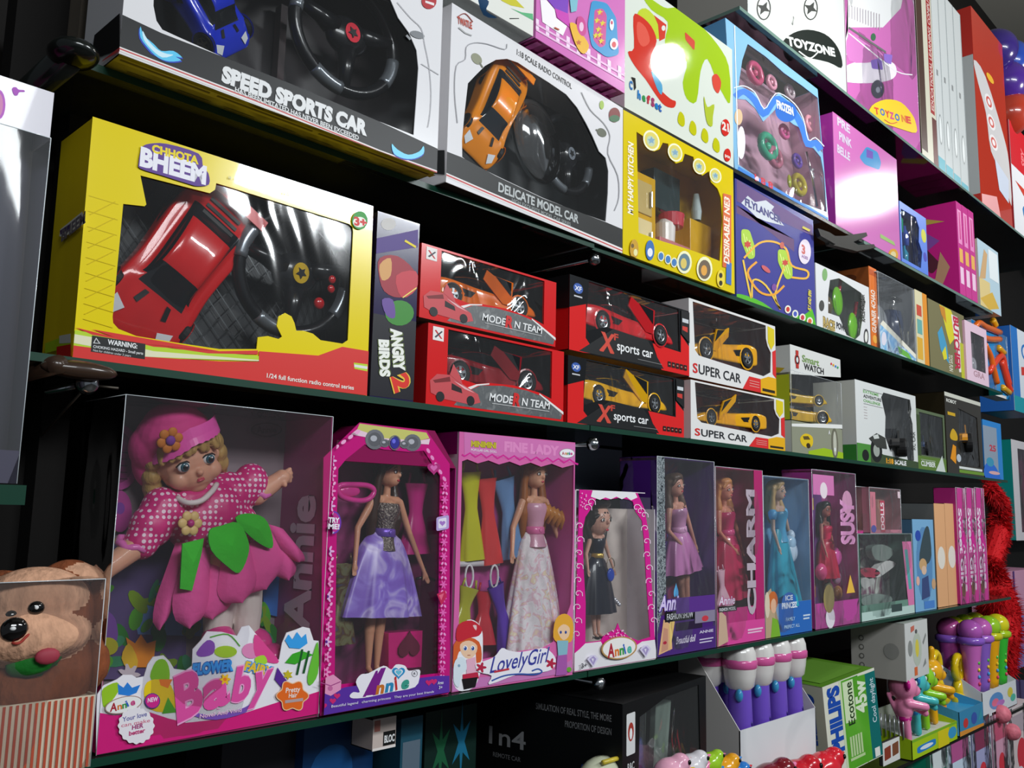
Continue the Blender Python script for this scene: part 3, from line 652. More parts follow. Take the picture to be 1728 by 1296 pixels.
for k in range(9): b.S(dim, [(150-k*1.2, 330+k*26), (200-k*1.2, 345+k*26)], 1.2)
for k in range(7): b.S(dim, [(195-k*1, 340+k*28), (152-k*1.5, 362+k*28)], 1.2)
b.z(D_)
b.P('b8d820', sm([(300, 425), (430, 440), (560, 470), (800, 510), (1100, 535), (1190, 545), (1190, 565), (1000, 560), (700, 548), (320, 505)], 3))
b.P('d8241e', [(330, 388), (420, 420), (520, 455), (700, 500), (1000, 520), (1175, 517), (1175, 535), (950, 530), (640, 485), (420, 445), (328, 405)])
b.P('e8e4c0', [(325, 440), (430, 458), (700, 520), (1180, 560), (1180, 565), (660, 545), (322, 480)])
b.P('d8241e', [(322, 492), (420, 505), (660, 545), (1000, 566), (1180, 568), (1180, 520), (1450, 540), (1560, 500), (1680, 520), (1672, 722), (322, 548)])
b.P('b8d820', [(1612, 572), (1675, 580), (1674, 612), (1615, 600)]); b.P('e4e4e0', [(1614, 580), (1675, 590), (1674, 602), (1614, 592)])
b.P('0c0c0c', [(420, 448), (663, 487), (660, 557), (414, 522)])
b.P('d8d8d8', [(438, 458), (458, 486), (424, 484)]); b.P('0c0c0c', [(438, 464), (451, 483), (431, 481)])
b.T('WARNING:', 'f0f0f0', (490, 488), (625, 508), 22, .03).T('CHOKING HAZARD - Small parts', 'e0e0e0', (424, 504), (652, 536), 12, .02).T('Not for children under 3 years', 'd0d0d0', (424, 520), (596, 546), 10, .01)
b.T('1/24 full function radio control series', 'f2e8e0', (1215, 640), (1612, 696), 20, .02)
b.z(A_)
b.P('5a2f8e', sm([(640, 690), (650, 668), (680, 655), (760, 655), (905, 700), (925, 760), (950, 790), (952, 840), (900, 848), (860, 838), (740, 800), (640, 768), (632, 740)], 3))
b.T('BHEEM', 'f4f2fa', (636, 750), (938, 838), 78, .055, 0).T('CHHOTA', 'f2d80a', (692, 692), (905, 748), 34, .05)
for x, y, t in ((1040, 812, 'a smart car is never'), (1290, 880, 'left out on the'), (1440, 912, 'all day ride')): b.T(t, 'e8e0b0', (x, y), (x+.42*(1580-x)+60, y+.3*(.42*(1580-x)+60)), 16, 0)
b.E('2f9a3a', 1640, 1004, 36, 42).E('f6f4e8', 1638, 1012, 30, 24).T('3+', 'd82020', (1614, 1024), (1672, 1034), 36, .05)
b.z(h_, 'L')
b.P('e8e6d8', [(440, 1240), (600, 1110), (625, 1190), (470, 1296), (432, 1290)]); b.P('4a2f6e', [(436, 1250), (510, 1200), (515, 1230), (440, 1280)]); b.T('BHEEM', '787078', (445, 1330), (620, 1190), 60, .04)
b.z(D_, 'L'); b.P('b8d820', [(205, 485), (322, 440), (322, 500), (205, 530)]).P('e4e4dc', [(270, 450), (322, 440), (322, 482), (270, 485)]).P('d8241e', [(258, 500), (322, 488), (322, 548), (258, 545)])
b.z(None, 'I')
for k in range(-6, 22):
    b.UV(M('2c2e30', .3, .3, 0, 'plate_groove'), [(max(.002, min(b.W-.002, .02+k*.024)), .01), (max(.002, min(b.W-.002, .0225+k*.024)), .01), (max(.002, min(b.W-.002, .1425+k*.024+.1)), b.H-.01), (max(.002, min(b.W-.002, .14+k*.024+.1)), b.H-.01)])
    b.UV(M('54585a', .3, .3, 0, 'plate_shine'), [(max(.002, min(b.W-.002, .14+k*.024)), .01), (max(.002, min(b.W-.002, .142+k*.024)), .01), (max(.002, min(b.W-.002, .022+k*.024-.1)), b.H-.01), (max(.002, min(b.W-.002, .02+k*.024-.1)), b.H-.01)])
b.done(); b.window(film(.03, .35, 7))
pA = b.L(232, 560, -.045); b.z(); pA = b.L(228, 552, -.045, 'F'); pB = b.L(376, 350, -.045, 'F'); mid = (pA+pB)/2+Vector((0, .022, 0))
car(b.root, basis(mid, (pA-pB), (.10, -1, .14)), (pB-pA).length*1.12, .108, .052, 'd01a1e', doors=None)
c_hub = b.L(497, 462, -.034, 'F'); steering(b.root, frame(c_hub, (1, 0, 0), (0, 1, 0), (0, 0, 1)) @ Matrix.Rotation(.12, 4, 'X'), .083)
# ================= angry birds side box =================
b = Box('board_game_box', 'narrow dark purple game box between yellow racing box and red toy car boxes', 'toy box', (624, 662), (697, 680), (705, 372), Y=1.0, depth=.09, zb=Z1+.001)
b.H = b.L(635, 355)[2]; b.carton(gloss('231a48'), '1c1638', bottom='7a5a30')
b.z(E_)
b.P('0c0a18', [(78, 400), (280, 440), (272, 800), (62, 775)]); b.E('c8c4c0', 150, -5, 34, 28)
b.P('4a3080', [(95, 60), (285, 20), (285, 100), (90, 130)]); b.P('a02838', sm([(110, 150), (190, 140), (270, 210), (275, 290), (200, 330), (130, 300), (105, 220)], 3))
b.P('d8a060', sm([(110, 180), (160, 150), (160, 230), (120, 250)], 3)).P('c83a48', sm([(185, 230), (275, 210), (278, 290), (210, 330)], 3))
b.P('3a8a30', ring(200, 400, 66, 58)).P('6a4a98', sm([(120, 340), (170, 340), (180, 420), (140, 410)], 3)); b.S('f2e06a', [(215, 330), (278, 285)], 5).S('e8d020', [(225, 70), (275, 100)], 10)
b.T('ANGRY', 'f4f4ec', (162, 470), (178, 665), 46, .06, back='5a6a30').T('BIRDS', 'f4f4ec', (108, 520), (114, 690), 42, .06, back='5a6a30').T('2', 'e02c20', (165, 690), (185, 765), 70, .05, back='e8c040')
b.done()

# ================= red MODERN TEAM boxes =================
def modern(BL, BR, top, zb, Z, off, label, paint, cx):
    b = Box('toy_car_package', label, 'toy box', BL, BR, top, Y=1.0, Y2=1.0, depth=.13, zb=zb, group='red boxed model cars stacked two high'); W, H = b.W, b.H
    uv = [(.10*W, .14*H), (.10*W, .97*H), (.90*W, .97*H), (.90*W, .30*H), (.70*W, .37*H), (.50*W, .38*H), (.33*W, .33*H), (.25*W, .24*H), (.17*W, .14*H)]
    uv = [(u, v) for u, v in [(.13*W, .40*H), (.13*W, .97*H), (.90*W, .97*H), (.90*W, .30*H), (.80*W, .36*H), (.60*W, .40*H), (.42*W, .38*H), (.33*W, .34*H)]]
    R_ = gloss('d81e20'); b.carton(R_, R_, '232528', hole_uv=[uv], open_top=True, bottom='9a8468')
    gr = blotch(['6a6c6c', '55585a', '7a7c7c'], 60, .35, 'grey_mesh_print')
    b.UV(gr, [(.18*W, .03*H), (.98*W, .03*H), (.99*W, .10*H), (.86*W, .30*H), (.70*W, .36*H), (.52*W, .37*H), (.36*W, .33*H), (.26*W, .22*H)])
    b.UV('e6e4e2', [(.20*W, .21*H), (.33*W, .335*H), (.42*W, .375*H), (.42*W, .36*H), (.34*W, .32*H), (.26*W, .22*H)]); b.UV('e6e4e2', [(.80*W, .35*H), (1.0*W, .14*H), (1.0*W, .10*H), (.80*W, .33*H)])
    b.UV('eee8e4', [(.03*W, .80*H), (.10*W, .80*H), (.10*W, .97*H), (.03*W, .97*H)]); b.UV('c02028', [(.04*W, .92*H), (.05*W, .93*H), (.092*W, .83*H), (.08*W, .83*H)]); b.UV('3a3a48', [(.085*W, .93*H), (.092*W, .92*H), (.05*W, .83*H), (.04*W, .84*H)])
    # printed red coupe with its doors swung up
    cp = lambda pts: [(W*(.01+.36*u), H*(.04+.42*v)) for u, v in pts]
    b.UV('c84a50', cp([(.05, .25), (.03, .6), (.15, .82), (.42, .86), (.60, .66), (.92, .40), (.97, .16), (.80, .05), (.25, .12)])); b.UV('7a1a20', cp([(.08, .62), (.38, .80), (.40, .66), (.12, .55)])); b.UV('221014', cp([(.42, .62), (.60, .50), (.62, .36), (.42, .42)])); b.UV('e8b0b4', cp([(.45, .70), (.62, .60), (.86, .42), (.66, .50)]))
    b.UV('c84a50', cp([(.38, .86), (.44, 1.2), (.58, .84), (.62, .60)]))
    for cc in (.22, .78): b.UV('16161a', [(W*(.01+.36*(cc+.075*math.cos(t))), H*(.045+.42*(.16+.15*math.sin(t)))) for t in [i*.4 for i in range(16)]])
    ty = .115 if not off else .115
    b.face = 'F'; w = b.w(); n = Vector((0, -1, 0)); 
    def tx(s, mat, u0, u1, v, h, bold, sh=.15):
        w = b.w(); vs, fs = textmesh(s, bold); b.mb.add([(W*(u0+(u1-u0)*x)+sh*y*h*H, -w, H*(v+h*y)) for x, y in vs], fs, M(mat))
    tx('MODE', 'e8e8e8', .42, .59, .15, .10, .02); tx('R', 'd01c1c', .59, .65, .125, .17, .05); tx('N TEAM', 'e8e8e8', .66, .88, .15, .10, .02); b.UV('d8d8d8', [(.44*W, .115*H), (.88*W, .115*H), (.88*W, .122*H), (.44*W, .122*H)])
    b.done(); b.window(film(.04, .6, 14)); c = MB(); b.clear(film(.05, .6, 12), faces='T', x0=.003, x1=W-.003, name='clear_lid')
    q = MB(); q.prism([(W*.90, .002, H*.30), (W, .002, H*.10), (W, .002, H*.98), (W*.9, .002, H*.97)], (0, .0015, 0), R_); q.build('end_flap', b.root)
    M4 = basis((W*.52, .058, H*.34), (1, -.12, 0), (0, 0, 1)); car(b.root, M4, W*.74, W*.28, H*.50, paint, doors=40, spoiler=False)
    return b
modern((718, 682), (950, 721), (717, 543), Z1+.001, E_, 0, 'red model car box with dark red coupe inside, lower one beside the purple game box', '8e1420', .5)
modern((707, 539), (937, 595), (707, 408), Z1+.001+.127, E_, 1, 'red model car box with orange coupe inside, upper one beside the purple game box', 'e8701a', .5)
# ================= black and red XF boxes =================
def xf(BL, BR, top, zb, label, paint, Y2=1.0):
    b = Box('toy_car_package', label, 'toy box', BL, BR, top, Y=1.0, Y2=Y2, depth=.12, zb=zb, group='black and red boxed sports cars stacked two high'); W, H = b.W, b.H
    uv = [(.12*W, .36*H), (.14*W, .98*H), (.90*W, .98*H), (.91*W, .35*H), (.62*W, .38*H), (.35*W, .42*H), (.27*W, .42*H), (.13*W, .30*H)]
    b.carton(gloss('151618'), gloss('d01c1e'), '191b1e', hole_uv=[uv], open_top=True, bottom='9a7a50')
    R_ = gloss('dc2222')
    b.UV(R_, [(0, .02*H), (.06*W, .04*H), (.12*W, .20*H), (.12*W, .66*H), (0, .56*H)]); b.UV(R_, [(.74*W, 0), (W, 0), (W, .45*H), (.92*W, .60*H), (.92*W, .33*H), (.66*W, .36*H)]); b.UV(R_, [(0, 0), (.10*W, 0), (.2*W, .02*H), (.12*W, .20*H), (0, .3*H)])
    b.UV('151618', [(.07*W, .01*H), (.33*W, .42*H), (.62*W, .38*H), (.76*W, .02*H)]); b.UV('2f58a8', [(W*(.06+.035*math.cos(t)), H*(.84+.07*math.sin(t))) for t in [i*.4 for i in range(16)]]); 
    def tx(s, mat, u0, u1, v, h, bold=.02, sh=0): 
        w = b.w(); vs, fs = textmesh(s, bold); b.mb.add([(W*(u0+(u1-u0)*x)+sh*y*h*H, -w, H*(v+h*y)) for x, y in vs], fs, M(mat))
    tx('XF', 'f0f0f4', .035, .085, .81, .06); b.UV('c8c8cc', [(.03*W, .72*H), (.09*W, .72*H), (.09*W, .74*H), (.03*W, .74*H)])
    tx('X', 'c8503a', .22, .34, .08, .27, .0, .1); tx('X', 'd04838', .225, .335, .085, .25, .04, .1); tx('F', 'c04030', .335, .37, .27, .09, .03); tx('sports car', 'f0f0f0', .36, .66, .14, .13, .012)
    b.UV('8a8a8a', [(.53*W, .075*H), (.74*W, .075*H), (.74*W, .082*H), (.53*W, .082*H)])
    for k in range(5): b.UV('1a1212', [(W*(.795+.037*k), .07*H), (W*(.825+.037*k), .07*H), (W*(.825+.037*k), .15*H), (W*(.795+.037*k), .15*H)]); b.UV('b87868', [(W*(.803+.037*k), .10*H), (W*(.817+.037*k), .10*H), (W*(.817+.037*k), .12*H), (W*(.803+.037*k), .12*H)])
    b.UV('151618', [(.92*W, .62*H), (W, .50*H), (W, .98*H), (.92*W, .98*H)]); b.UV('c8ccd0', [(.93*W, .80*H), (.99*W, .80*H), (.99*W, .86*H), (.93*W, .86*H)]); b.UV('c83a30', [(.93*W, .68*H), (.98*W, .66*H), (.98*W, .74*H), (.93*W, .74*H)])
    b.face = 'L'; b.UV('151618', [(0, .55*H), (b.D, .62*H), (b.D, H), (0, H)]); b.face = 'F'
    b.done(); b.window(film(.05, .7, 13)); b.clear(film(.06, .7, 12), faces='T', x0=.003, x1=W-.003, name='clear_lid')
    car(b.root, basis((W*.50, .055, H*.36), (1, -.04, 0), (0, 0, 1)), W*.76, W*.28, H*.48, paint, doors=38, spoiler=False)
    q = MB(); q.box((W*.80, .09, H*.2), (W*.93, .092, H*.9), M('b87a18', .4, name='card_insert')); q.build('card_insert', b.root)
xf((957, 721), (1154, 747), (955, 598), Z1+.001, 'black and red sports car box with a yellow car inside, lower of its stack', 'e0a80c')
xf((960, 588), (1163, 633), (957, 461), Z1+.001+.128, 'black and red sports car box with a red car inside, upper of its stack', 'c81c24')
# ================= white SUPER CAR boxes =================
def supercar(BL, BR, top, zb, label):
    b = Box('toy_car_package', label, 'toy box', BL, BR, top, Y=1.0, depth=.12, zb=zb, group='white boxed yellow super cars stacked two high'); W, H = b.W, b.H
    uv = [(.06*W, .36*H), (.04*W, .97*H), (.88*W, .97*H), (.88*W, .78*H), (.90*W, .68*H), (.94*W, .60*H), (.93*W, .32*H), (.84*W, .24*H), (.10*W, .30*H)]
    b.carton(gloss('e4e2e0'), gloss('dedcdc'), '6a2018', hole_uv=[uv], open_top=True, bottom='8a3a28')
    b.UV('d4282a', [(.58*W, 0), (.80*W, 0), (.80*W, .19*H), (.66*W, .19*H)]); b.UV('e0a810', [(.80*W, 0), (W, 0), (W, .25*H), (.90*W, .25*H), (.80*W, .19*H)]); b.UV('2a2414', [(.82*W, .03*H), (.98*W, .03*H), (.98*W, .07*H), (.82*W, .07*H)]); b.UV('d4282a', [(.955*W, .30*H), (W, .25*H), (W, .66*H), (.955*W, .62*H)])
    b.UV('d8c41c', [(.90*W, .74*H), (.985*W, .74*H), (.985*W, .95*H), (.90*W, .97*H)]); b.UV('d8c41c', [(.90*W, .74*H), (.94*W, .64*H), (.985*W, .74*H)])
    def tx(s, mat, u0, u1, v, h, bold=.02, sh=0): 
        w = b.w(); vs, fs = textmesh(s, bold); b.mb.add([(W*(u0+(u1-u0)*x)+sh*y*h*H, -w, H*(v+h*y)) for x, y in vs], fs, M(mat))
    tx('S', 'd02020', .035, .085, .07, .12, .02); tx('UPER CAR', '24262a', .095, .56, .07, .12, .012)
    for k in range(3): b.UV('e8a8a0', [(.66*W, (.06+.035*k)*H), (.78*W, (.06+.035*k)*H), (.78*W, (.068+.035*k)*H), (.66*W, (.068+.035*k)*H)])
    b.face = 'L'
    for k in range(4): b.UV('7a7c80', [(.02, H*(.70-.07*k)), (.05, H*(.70-.07*k)), (.05, H*(.73-.07*k)), (.02, H*(.73-.07*k))])
    b.face = 'F'
    b.done(); b.window(film(.05, .6, 13)); b.clear(film(.06, .6, 12), faces='T', x0=.003, x1=W-.003, name='clear_lid')
    car(b.root, basis((W*.44, .055, H*.30), (-1, .08, 0), (0, 0, 1)), W*.68, W*.27, H*.44, 'e0a010', doors=40, spoiler=False)
    q = MB(); q.box((W*.04, .11, .004), (W*.96, .112, H*.95), blotch(['8a2a1c', 'b04a24', '5a1a18', 'c86a30'], 12, .4, 'flame_print')); q.build('card_insert', b.root)
supercar((1166, 749), (1325, 768), (1155, 638), Z1+.001, 'white boxed yellow super car, lower of its stack beside the smart watch box')
supercar((1163, 624), (1310, 658), (1164, 503), Z1+.001+.126, 'white boxed yellow super car, upper of its stack beside the smart watch box')
q = MB(); jm = M('15140e', .5, 0, 0, 'torn_strip')
for pts, y_ in (([(1395, 398), (1425, 398), (1462, 392), (1464, 398), (1440, 408), (1448, 413), (1475, 412), (1478, 418), (1446, 424), (1400, 412)], .985), ([(1380, 385), (1400, 392), (1420, 405), (1410, 412), (1385, 398)], .98)):
    q.prism([onY(x, y, y_) for x, y in pts], (.004, .012, -.002), jm)
tag(q.build('torn_edge_strip'), 'dark torn strip sticking out below the washed out magenta box', 'edge strip')
# ================= shelf above: big white radio control boxes =================
Wc = gloss('e6e4e6')
b = Box('toy_car_package', 'large white box with black lettered band and blue car inside, nearest at the top', 'toy box', (201, 88), (737, 293), (201, 0), Y=.945, depth=.11, zb=Z2+.001, H=.30)
SP = [(260, -30), (259, 10), (264, 35), (274, 50), (300, 62), (374, 95), (500, 145), (640, 205), (698, 228), (703, 160), (706, 115), (703, 85), (690, 55), (672, 30), (655, -10), (600, -60), (300, -60)]
b.carton(Wc, Wc, '2a2628', [SP], bottom=blotch(['b8a82a', '9a8a20', 'c8b838', '6a5a18'], 9, .5, 'yellow_printed_card'), left='e0dfe0')
b.P('0e0f11', [(205, 24), (273, 56), (374, 95), (500, 145), (640, 205), (745, 254), (737, 290), (201, 84)])
b.z(A_).P('e8e4e2', [(545, 212), (1180, 455), (1728, 682), (1728, 705), (1180, 478), (542, 232)]).P('c84848', [(545, 218), (1180, 462), (1728, 688), (1728, 694), (1180, 468), (544, 224)])
b.z().P('e8e4e2', [(638, 252), (738, 288), (738, 296), (638, 260)]).P('c84848', [(638, 254), (738, 290), (738, 292), (638, 257)])
b.z(A_)
hand = sm([(640, 120), (655, 160), (700, 200), (735, 232), (790, 232), (830, 262), (800, 258), (825, 275), (770, 280), (720, 262), (680, 225), (640, 170)], 3)
b.P('1c3fb8', [(x+(-5 if x < 700 else 5), y+6) for x, y in hand]).P('58c8f0', hand).P('d0f0fa', sm([(650, 140), (672, 180), (715, 225), (760, 245), (790, 250), (740, 262), (690, 225), (655, 180)], 3))
b.T('SPEED SPORTS CAR', 'e6e6e6', (1008, 366), (1672, 616), 64, .065, .05, back='3a3a3c', bw=.03).T('HAS BEEN IMITATED HAS NEVER BEEN EXCEEDED', 'e0e0e0', (1070, 416), (1634, 638), 20, .03)
b.z(B_); hand2 = sm([(165, 655), (190, 680), (240, 705), (290, 690), (310, 665), (310, 700), (270, 722), (220, 722), (175, 700)], 3)
b.P('1c3fb8', [(x, y+5) for x, y in hand2]).P('7ad8f4', hand2)
b.P('b02830', ring(335, 5, 34, 36)).P('e8e0e0', [(318, 2), (358, 14), (358, 26), (318, 12)])
b.P('7a7c80', ring(282, 158, 34, 16, 16, 18)); b.S('8a8c90', [(232, 160), (250, 180)], 10).S('a8a8ac', sm([(190, 10), (250, 80), (300, 130), (315, 200), (335, 300), (345, 420), (340, 520), (330, 580)], 3, False), 3).S('b0b0b4', [(300, 290), (380, 340)], 3)
b.z(A_, 'L').P('141416', [(545, 60), (430, 160), (415, 270), (545, 225)]).P('d04848', [(545, 215), (470, 272), (462, 282), (545, 232)])
b.z(A_, 'B')
ink = M('6a5a18', .5, name='brown_print')
for k in range(7):
    u = .05+.13*k; b.q(ink, [(u, .30), (u+.09, .30), (u+.09, .32), (u, .32)]); b.q(ink, [(u+.01, .45), (u+.05, .45), (u+.05, .50), (u+.01, .50)]); b.q(ink, [(u+.02, .6), (u+.10, .62), (u+.10, .63), (u+.02, .61)])
b.z(None, 'B').q(M('c8b83a', .5), [(0, .02), (1, .02), (1, .14), (0, .14)]); b.q(ink, [(.01, .05), (.24, .05), (.24, .09), (.01, .09)]); b.q(ink, [(.26, .05), (.55, .05), (.55, .09), (.26, .09)]); b.q(ink, [(.57, .05), (.98, .05), (.98, .09), (.57, .09)])
b.done(); b.window(film(.03, .4, 6))
b.z(); p1 = b.L(398, 88, -.05, 'F'); p2 = b.L(300, -70, -.05, 'F'); car(b.root, basis((p1+p2)/2+Vector((0, .02, 0)), p1-p2, (.15, -1, .2)), (p1-p2).length, .085, .045, '1c34c8')
steering(b.root, Matrix.Translation(b.L(584, 62, -.04, 'F')), .082, badge='b02030', red=False)
q = MB()
for k in range(3): q.box((.02+.11*k, .085, .01), (.03+.11*k, .1, .2), M('3a2a2c', .5)); 
q.build('card_insert', b.root)

b = Box('toy_car_package', 'large white box with crumpled clear plastic, black wheel and orange car inside', 'toy box', (753, 294), (1050, 425), (1050, 182), Y=.962, Y2=.985, depth=.11, zb=Z2+.001)
DL = [(496, 520), (512, 380), (545, 345), (590, 300), (640, 272), (690, 268), (740, 285), (800, 325), (880, 375), (960, 430), (1010, 490), (1050, 560), (1080, 620), (1110, 690), (1140, 720), (1152, 780), (1150, 880), (1140, 1010), (1000, 960), (850, 900), (640, 800), (520, 740), (486, 715), (485, 640)]
b.carton(Wc, Wc, '23282a', [[(600+x/2.7, y/2.7) for x, y in DL]], bottom='2e2a26')
b.z(B_).P('16191a', [(405, 686), (485, 717), (640, 802), (850, 902), (1140, 1012), (1218, 1045), (1216, 1135), (400, 790)])
b.P('e8e4e2', [(402, 782), (800, 955), (1216, 1132), (1216, 1152), (800, 976), (400, 800)]).P('c84848', [(402, 788), (800, 962), (1216, 1140), (1216, 1146), (800, 968), (401, 795)])
b.T('DELICATE MODEL CAR', 'b8bcbc', (650, 870), (1016, 1018), 38, .03, .05).T('HIGH EXQUISITE MODEL CAR SERIES', '9a9e9e', (712, 918), (980, 1030), 15, .01).T('1:18 SCALE RADIO CONTROL', '3a3a3c', (735, 248), (985, 406), 22, .015)
b.P('8a8c74', ring(552, 268, 30, 20, 16, 50)).S('6a6c5c', [(565, 285), (580, 308)], 7).P('5a5f50', ring(1122, 604, 24, 18, 16, 40)).S('5a5f50', [(1095, 590), (1110, 600)], 7)
b.P('7a2a2a', ring(1180, 524, 26, 34)).P('3a6a48', ring(1180, 540, 24, 16)).P('9ab84a', ring(1122, 478, 10, 20))
b.T('TWATLE', 'b84838', (466, 105), (532, 132), 28, .04).S('8a3028', sm([(468, 75), (500, 62), (535, 100)], 4, False), 4).S('a8a8a8', [(470, 125), (500, 150), (530, 162)], 6)
gl_ = '9c9ca0'
b.S(gl_, sm([(690, 200), (680, 225), (600, 200), (540, 195), (505, 215), (500, 270), (460, 300), (452, 420), (465, 560)], 3, False), 4).S(gl_, sm([(1030, 420), (1070, 500), (1130, 560), (1160, 620), (1150, 700), (1195, 800), (1200, 900), (1180, 960)], 3, False), 4)
b.z(B_, 'L').P('1c2020', [(405, 684), (365, 684), (360, 790), (405, 796)])
b.done(); b.window(film(.04, .5, 7, refl=.9), .015)
b.z(); p1 = b.L(800, 265, -.04, 'F'); p2 = b.L(855, 118, -.04, 'F'); car(b.root, basis((p1+p2)/2+Vector((0, .015, 0)), p1-p2, (.05, -1, .2)), (p1-p2).length, .085, .05, 'e88a18', glass='202830')
steering(b.root, Matrix.Translation(b.L(955, 262, -.045, 'F')), .070, badge='7a8088', red=False)
q = MB(); c = b.L(905, 240, -.035, 'F'); q.ell(c, (.055, .028, .075), film(.10, .35, 9, refl=1.5), 28, 18, Matrix.Rotation(-.5, 3, 'Y')); q.build('plastic_bubble', b.root, smooth=True)

# yellow kitchen box
b = Box('kitchen_toy_package', 'upright yellow box with scalloped window and a mini kitchen inside', 'toy box', (1051, 428), (1240, 505), (1052, 185), Y=.985, depth=.10, zb=Z2+.001); b.H = min(b.H, Z3-.011-Z2-.001)
ho = [(1280, 600), (1310, 620), (1325, 665), (1360, 690), (1385, 680), (1400, 650), (1425, 655), (1430, 710), (1460, 745), (1490, 735), (1500, 700), (1540, 715), (1550, 770), (1580, 800), (1610, 780), (1620, 830), (1650, 860), (1665, 900), (1672, 1000), (1660, 1190), (1600, 1165), (1500, 1130), (1400, 1100), (1290, 1060), (1285, 800)]
b.carton(gloss('e2c90c'), gloss('e0c60c'), 'd8b020', [[(600+x/2.7, y/2.7) for x, y in ho]])
b.z(B_).T('MY HAPPY KITCHEN', 'fbf6d8', (1264, 980), (1266, 655), 24, .03, back='c8a00c')
for x, y, r in ((1348, 640, 36), (1456, 695, 32), (1566, 758, 28), (1640, 800, 26)): b.P('f2efc8', ring(x, y, r, r*1.35, 20, -20)).P('d8c858', ring(x, y, r*.82, r*1.1, 20, -20)).P('b8c8a8', ring(x-2, y+3, r*.5, r*.7, 16, -20)).P('78a0b8', star(x, y, r*.5, 5, .5))
b.P('d8622a', [(1675, 880), (1712, 890), (1712, 1225), (1672, 1215)]).P('3a6ab8', [(1690, 1190), (1714, 1200), (1712, 1300), (1688, 1290)]).T('DESIRABLE NE3', 'f0ead8', (1702, 1205), (1704, 905), 24, .03)
for x, y, r in ((1392, 1168, 15), (1424, 1182, 15), (1452, 1196, 15)): b.P('f0ecc0', ring(x, y, r, r*1.5)).P('3a78b8', ring(x, y, r*.75, r*1.15))
b.P('2f6ab0', ring(1342, 1140, 20, 46)).P('e8e8f0', ring(1342, 1150, 12, 20)).P('f0ecc0', ring(1498, 1195, 34, 52)).P('5a7a8a', ring(1498, 1195, 26, 40)).P('d8c060', ring(1495, 1200, 14, 24)).P('f0ecc0', ring(1590, 1225, 36, 56)).P('6a5a48', ring(1590, 1228, 28, 44)).P('e0a040', ring(1588, 1232, 14, 24))
b.P('e8d040', ring(1664, 1270, 18, 40)).P('2a2414', ring(1664, 1255, 8, 12)).P('2a2414', ring(1664, 1290, 8, 12))
b.P('c8981c', ring(1270, 1135, 20, 45)).P('6a5020', ring(1262, 1120, 7, 10)).P('e8e0a0', ring(1276, 1150, 9, 16))
b.done(); b.window(film(.05, .4, 9))
q = MB(); W, H = b.W, b.H; ym, dk = plas('d8a818'), plas('3a3026')
q.box((.02, .045, .02), (W*.42, .09, H*.72), ym); q.box((W*.14, .042, H*.12), (W*.38, .046, H*.38), plas('e8d8a0')); q.box((W*.14, .042, H*.42), (W*.38, .046, H*.66), plas('c8b070'))
q.tube([(W*.36, .038, H*.2), (W*.36, .038, H*.3)], .003, chrome()); q.tube([(W*.36, .038, H*.48), (W*.36, .038, H*.6)], .003, chrome())
q.box((W*.46, .06, H*.55), (W*.70, .095, H*.85), plas('2a3a3c')); q.box((W*.44, .04, .01), (W*.72, .09, H*.30), plas('c87a80')); q.box((W*.46, .037, H*.06), (W*.70, .041, H*.24), plas('e8c8c8'))
q.box((W*.74, .045, .01), (W*.95, .09, H*.55), ym); q.lathe([(.001, 0), (.025, .002), (.028, .03), (.024, .032)], plas('c83a48'), 20, (W*.6, .055, H*.42)); q.lathe([(.001, 0), (.02, .0), (.022, .04), (.012, .05)], plas('e8e4e0'), 20, (W*.56, .06, H*.30)); q.lathe([(.010, 0), (.012, .02), (.006, .06)], plas('b8c8c8'), 16, (W*.82, .05, H*.56)); q.build('toy_kitchen', b.root, bevel=.0015)

# flying toy
b = Box('flying_toy_box', 'purple and green box with yellow loop track artwork and winged silver title', 'toy box', (1243, 509), (1377, 560), (1241, 301), Y=1.002, depth=.10, zb=Z2+.001)
b.carton(gloss('4a4a98'), gloss('2a4ab0')); b.z(c_)
b.P('5a3468', [(1310, 0), (1728, 190), (1728, 280), (1310, -60)])
b.P('58b828', sm([(1305, 590), (1380, 600), (1500, 650), (1640, 740), (1800, 740), (1860, 700), (1880, 880), (1700, 830), (1500, 735), (1306, 645)], 3))
b.z(C_).P('5a3a78', [(140, 980), (555, 1235), (555, 1290), (140, 1100)])
b.P('c8ccd4', [(165, 1110), (200, 1070), (240, 1105), (300, 1095), (345, 1130), (330, 1150), (400, 1235), (360, 1225), (300, 1210), (250, 1190), (200, 1140)]).T('FLYLANCER', '3a3a78', (185, 1120), (385, 1225), 34, .05)
b.z(F_)
for (x0, y0, x1, y1) in ((165, 20, 240, 180), (365, 130, 445, 290)):
    b.P('a8cc38', rr([(x0, y0), (x0+45, y0+5), (x1, y1-60), (x1, y1), (x1-35, y1+8), (x0, y0+70)], 18))
    for k in range(3): b.S('e8f0a0', [(x0+12+k*16, y0+26+k*18), (x1-40+k*14, y1-36+k*10)], 3)
b.S('e8b038', sm([(180, 180), (260, 100), (340, 90), (410, 130), (440, 220), (525, 250), (520, 290), (440, 285)], 4, False), 11).S('e8c048', sm([(175, 190), (220, 400), (230, 300), (300, 330), (380, 460), (350, 380), (400, 230)], 4, False), 10).S('e8a030', sm([(250, 200), (200, 260), (260, 360), (340, 380), (400, 330)], 4, False), 12)
b.P('c83a30', star(200, 105, 22, 6, .6)).P('c83a30', star(405, 205, 20, 6, .6)).P('7a4a98', ring(345, 340, 14, 20)).P('c05a48', ring(388, 110, 12, 18)).P('c85a60', ring(300, 240, 30, 12, 16, 40))
b.P('e0d4e0', ring(512, 145, 34, 68, 22)).T('3', 'c8605a', (495, 150), (515, 160), 40, .05).T('AGES', '8a5a98', (494, 175), (530, 190), 14, .04)
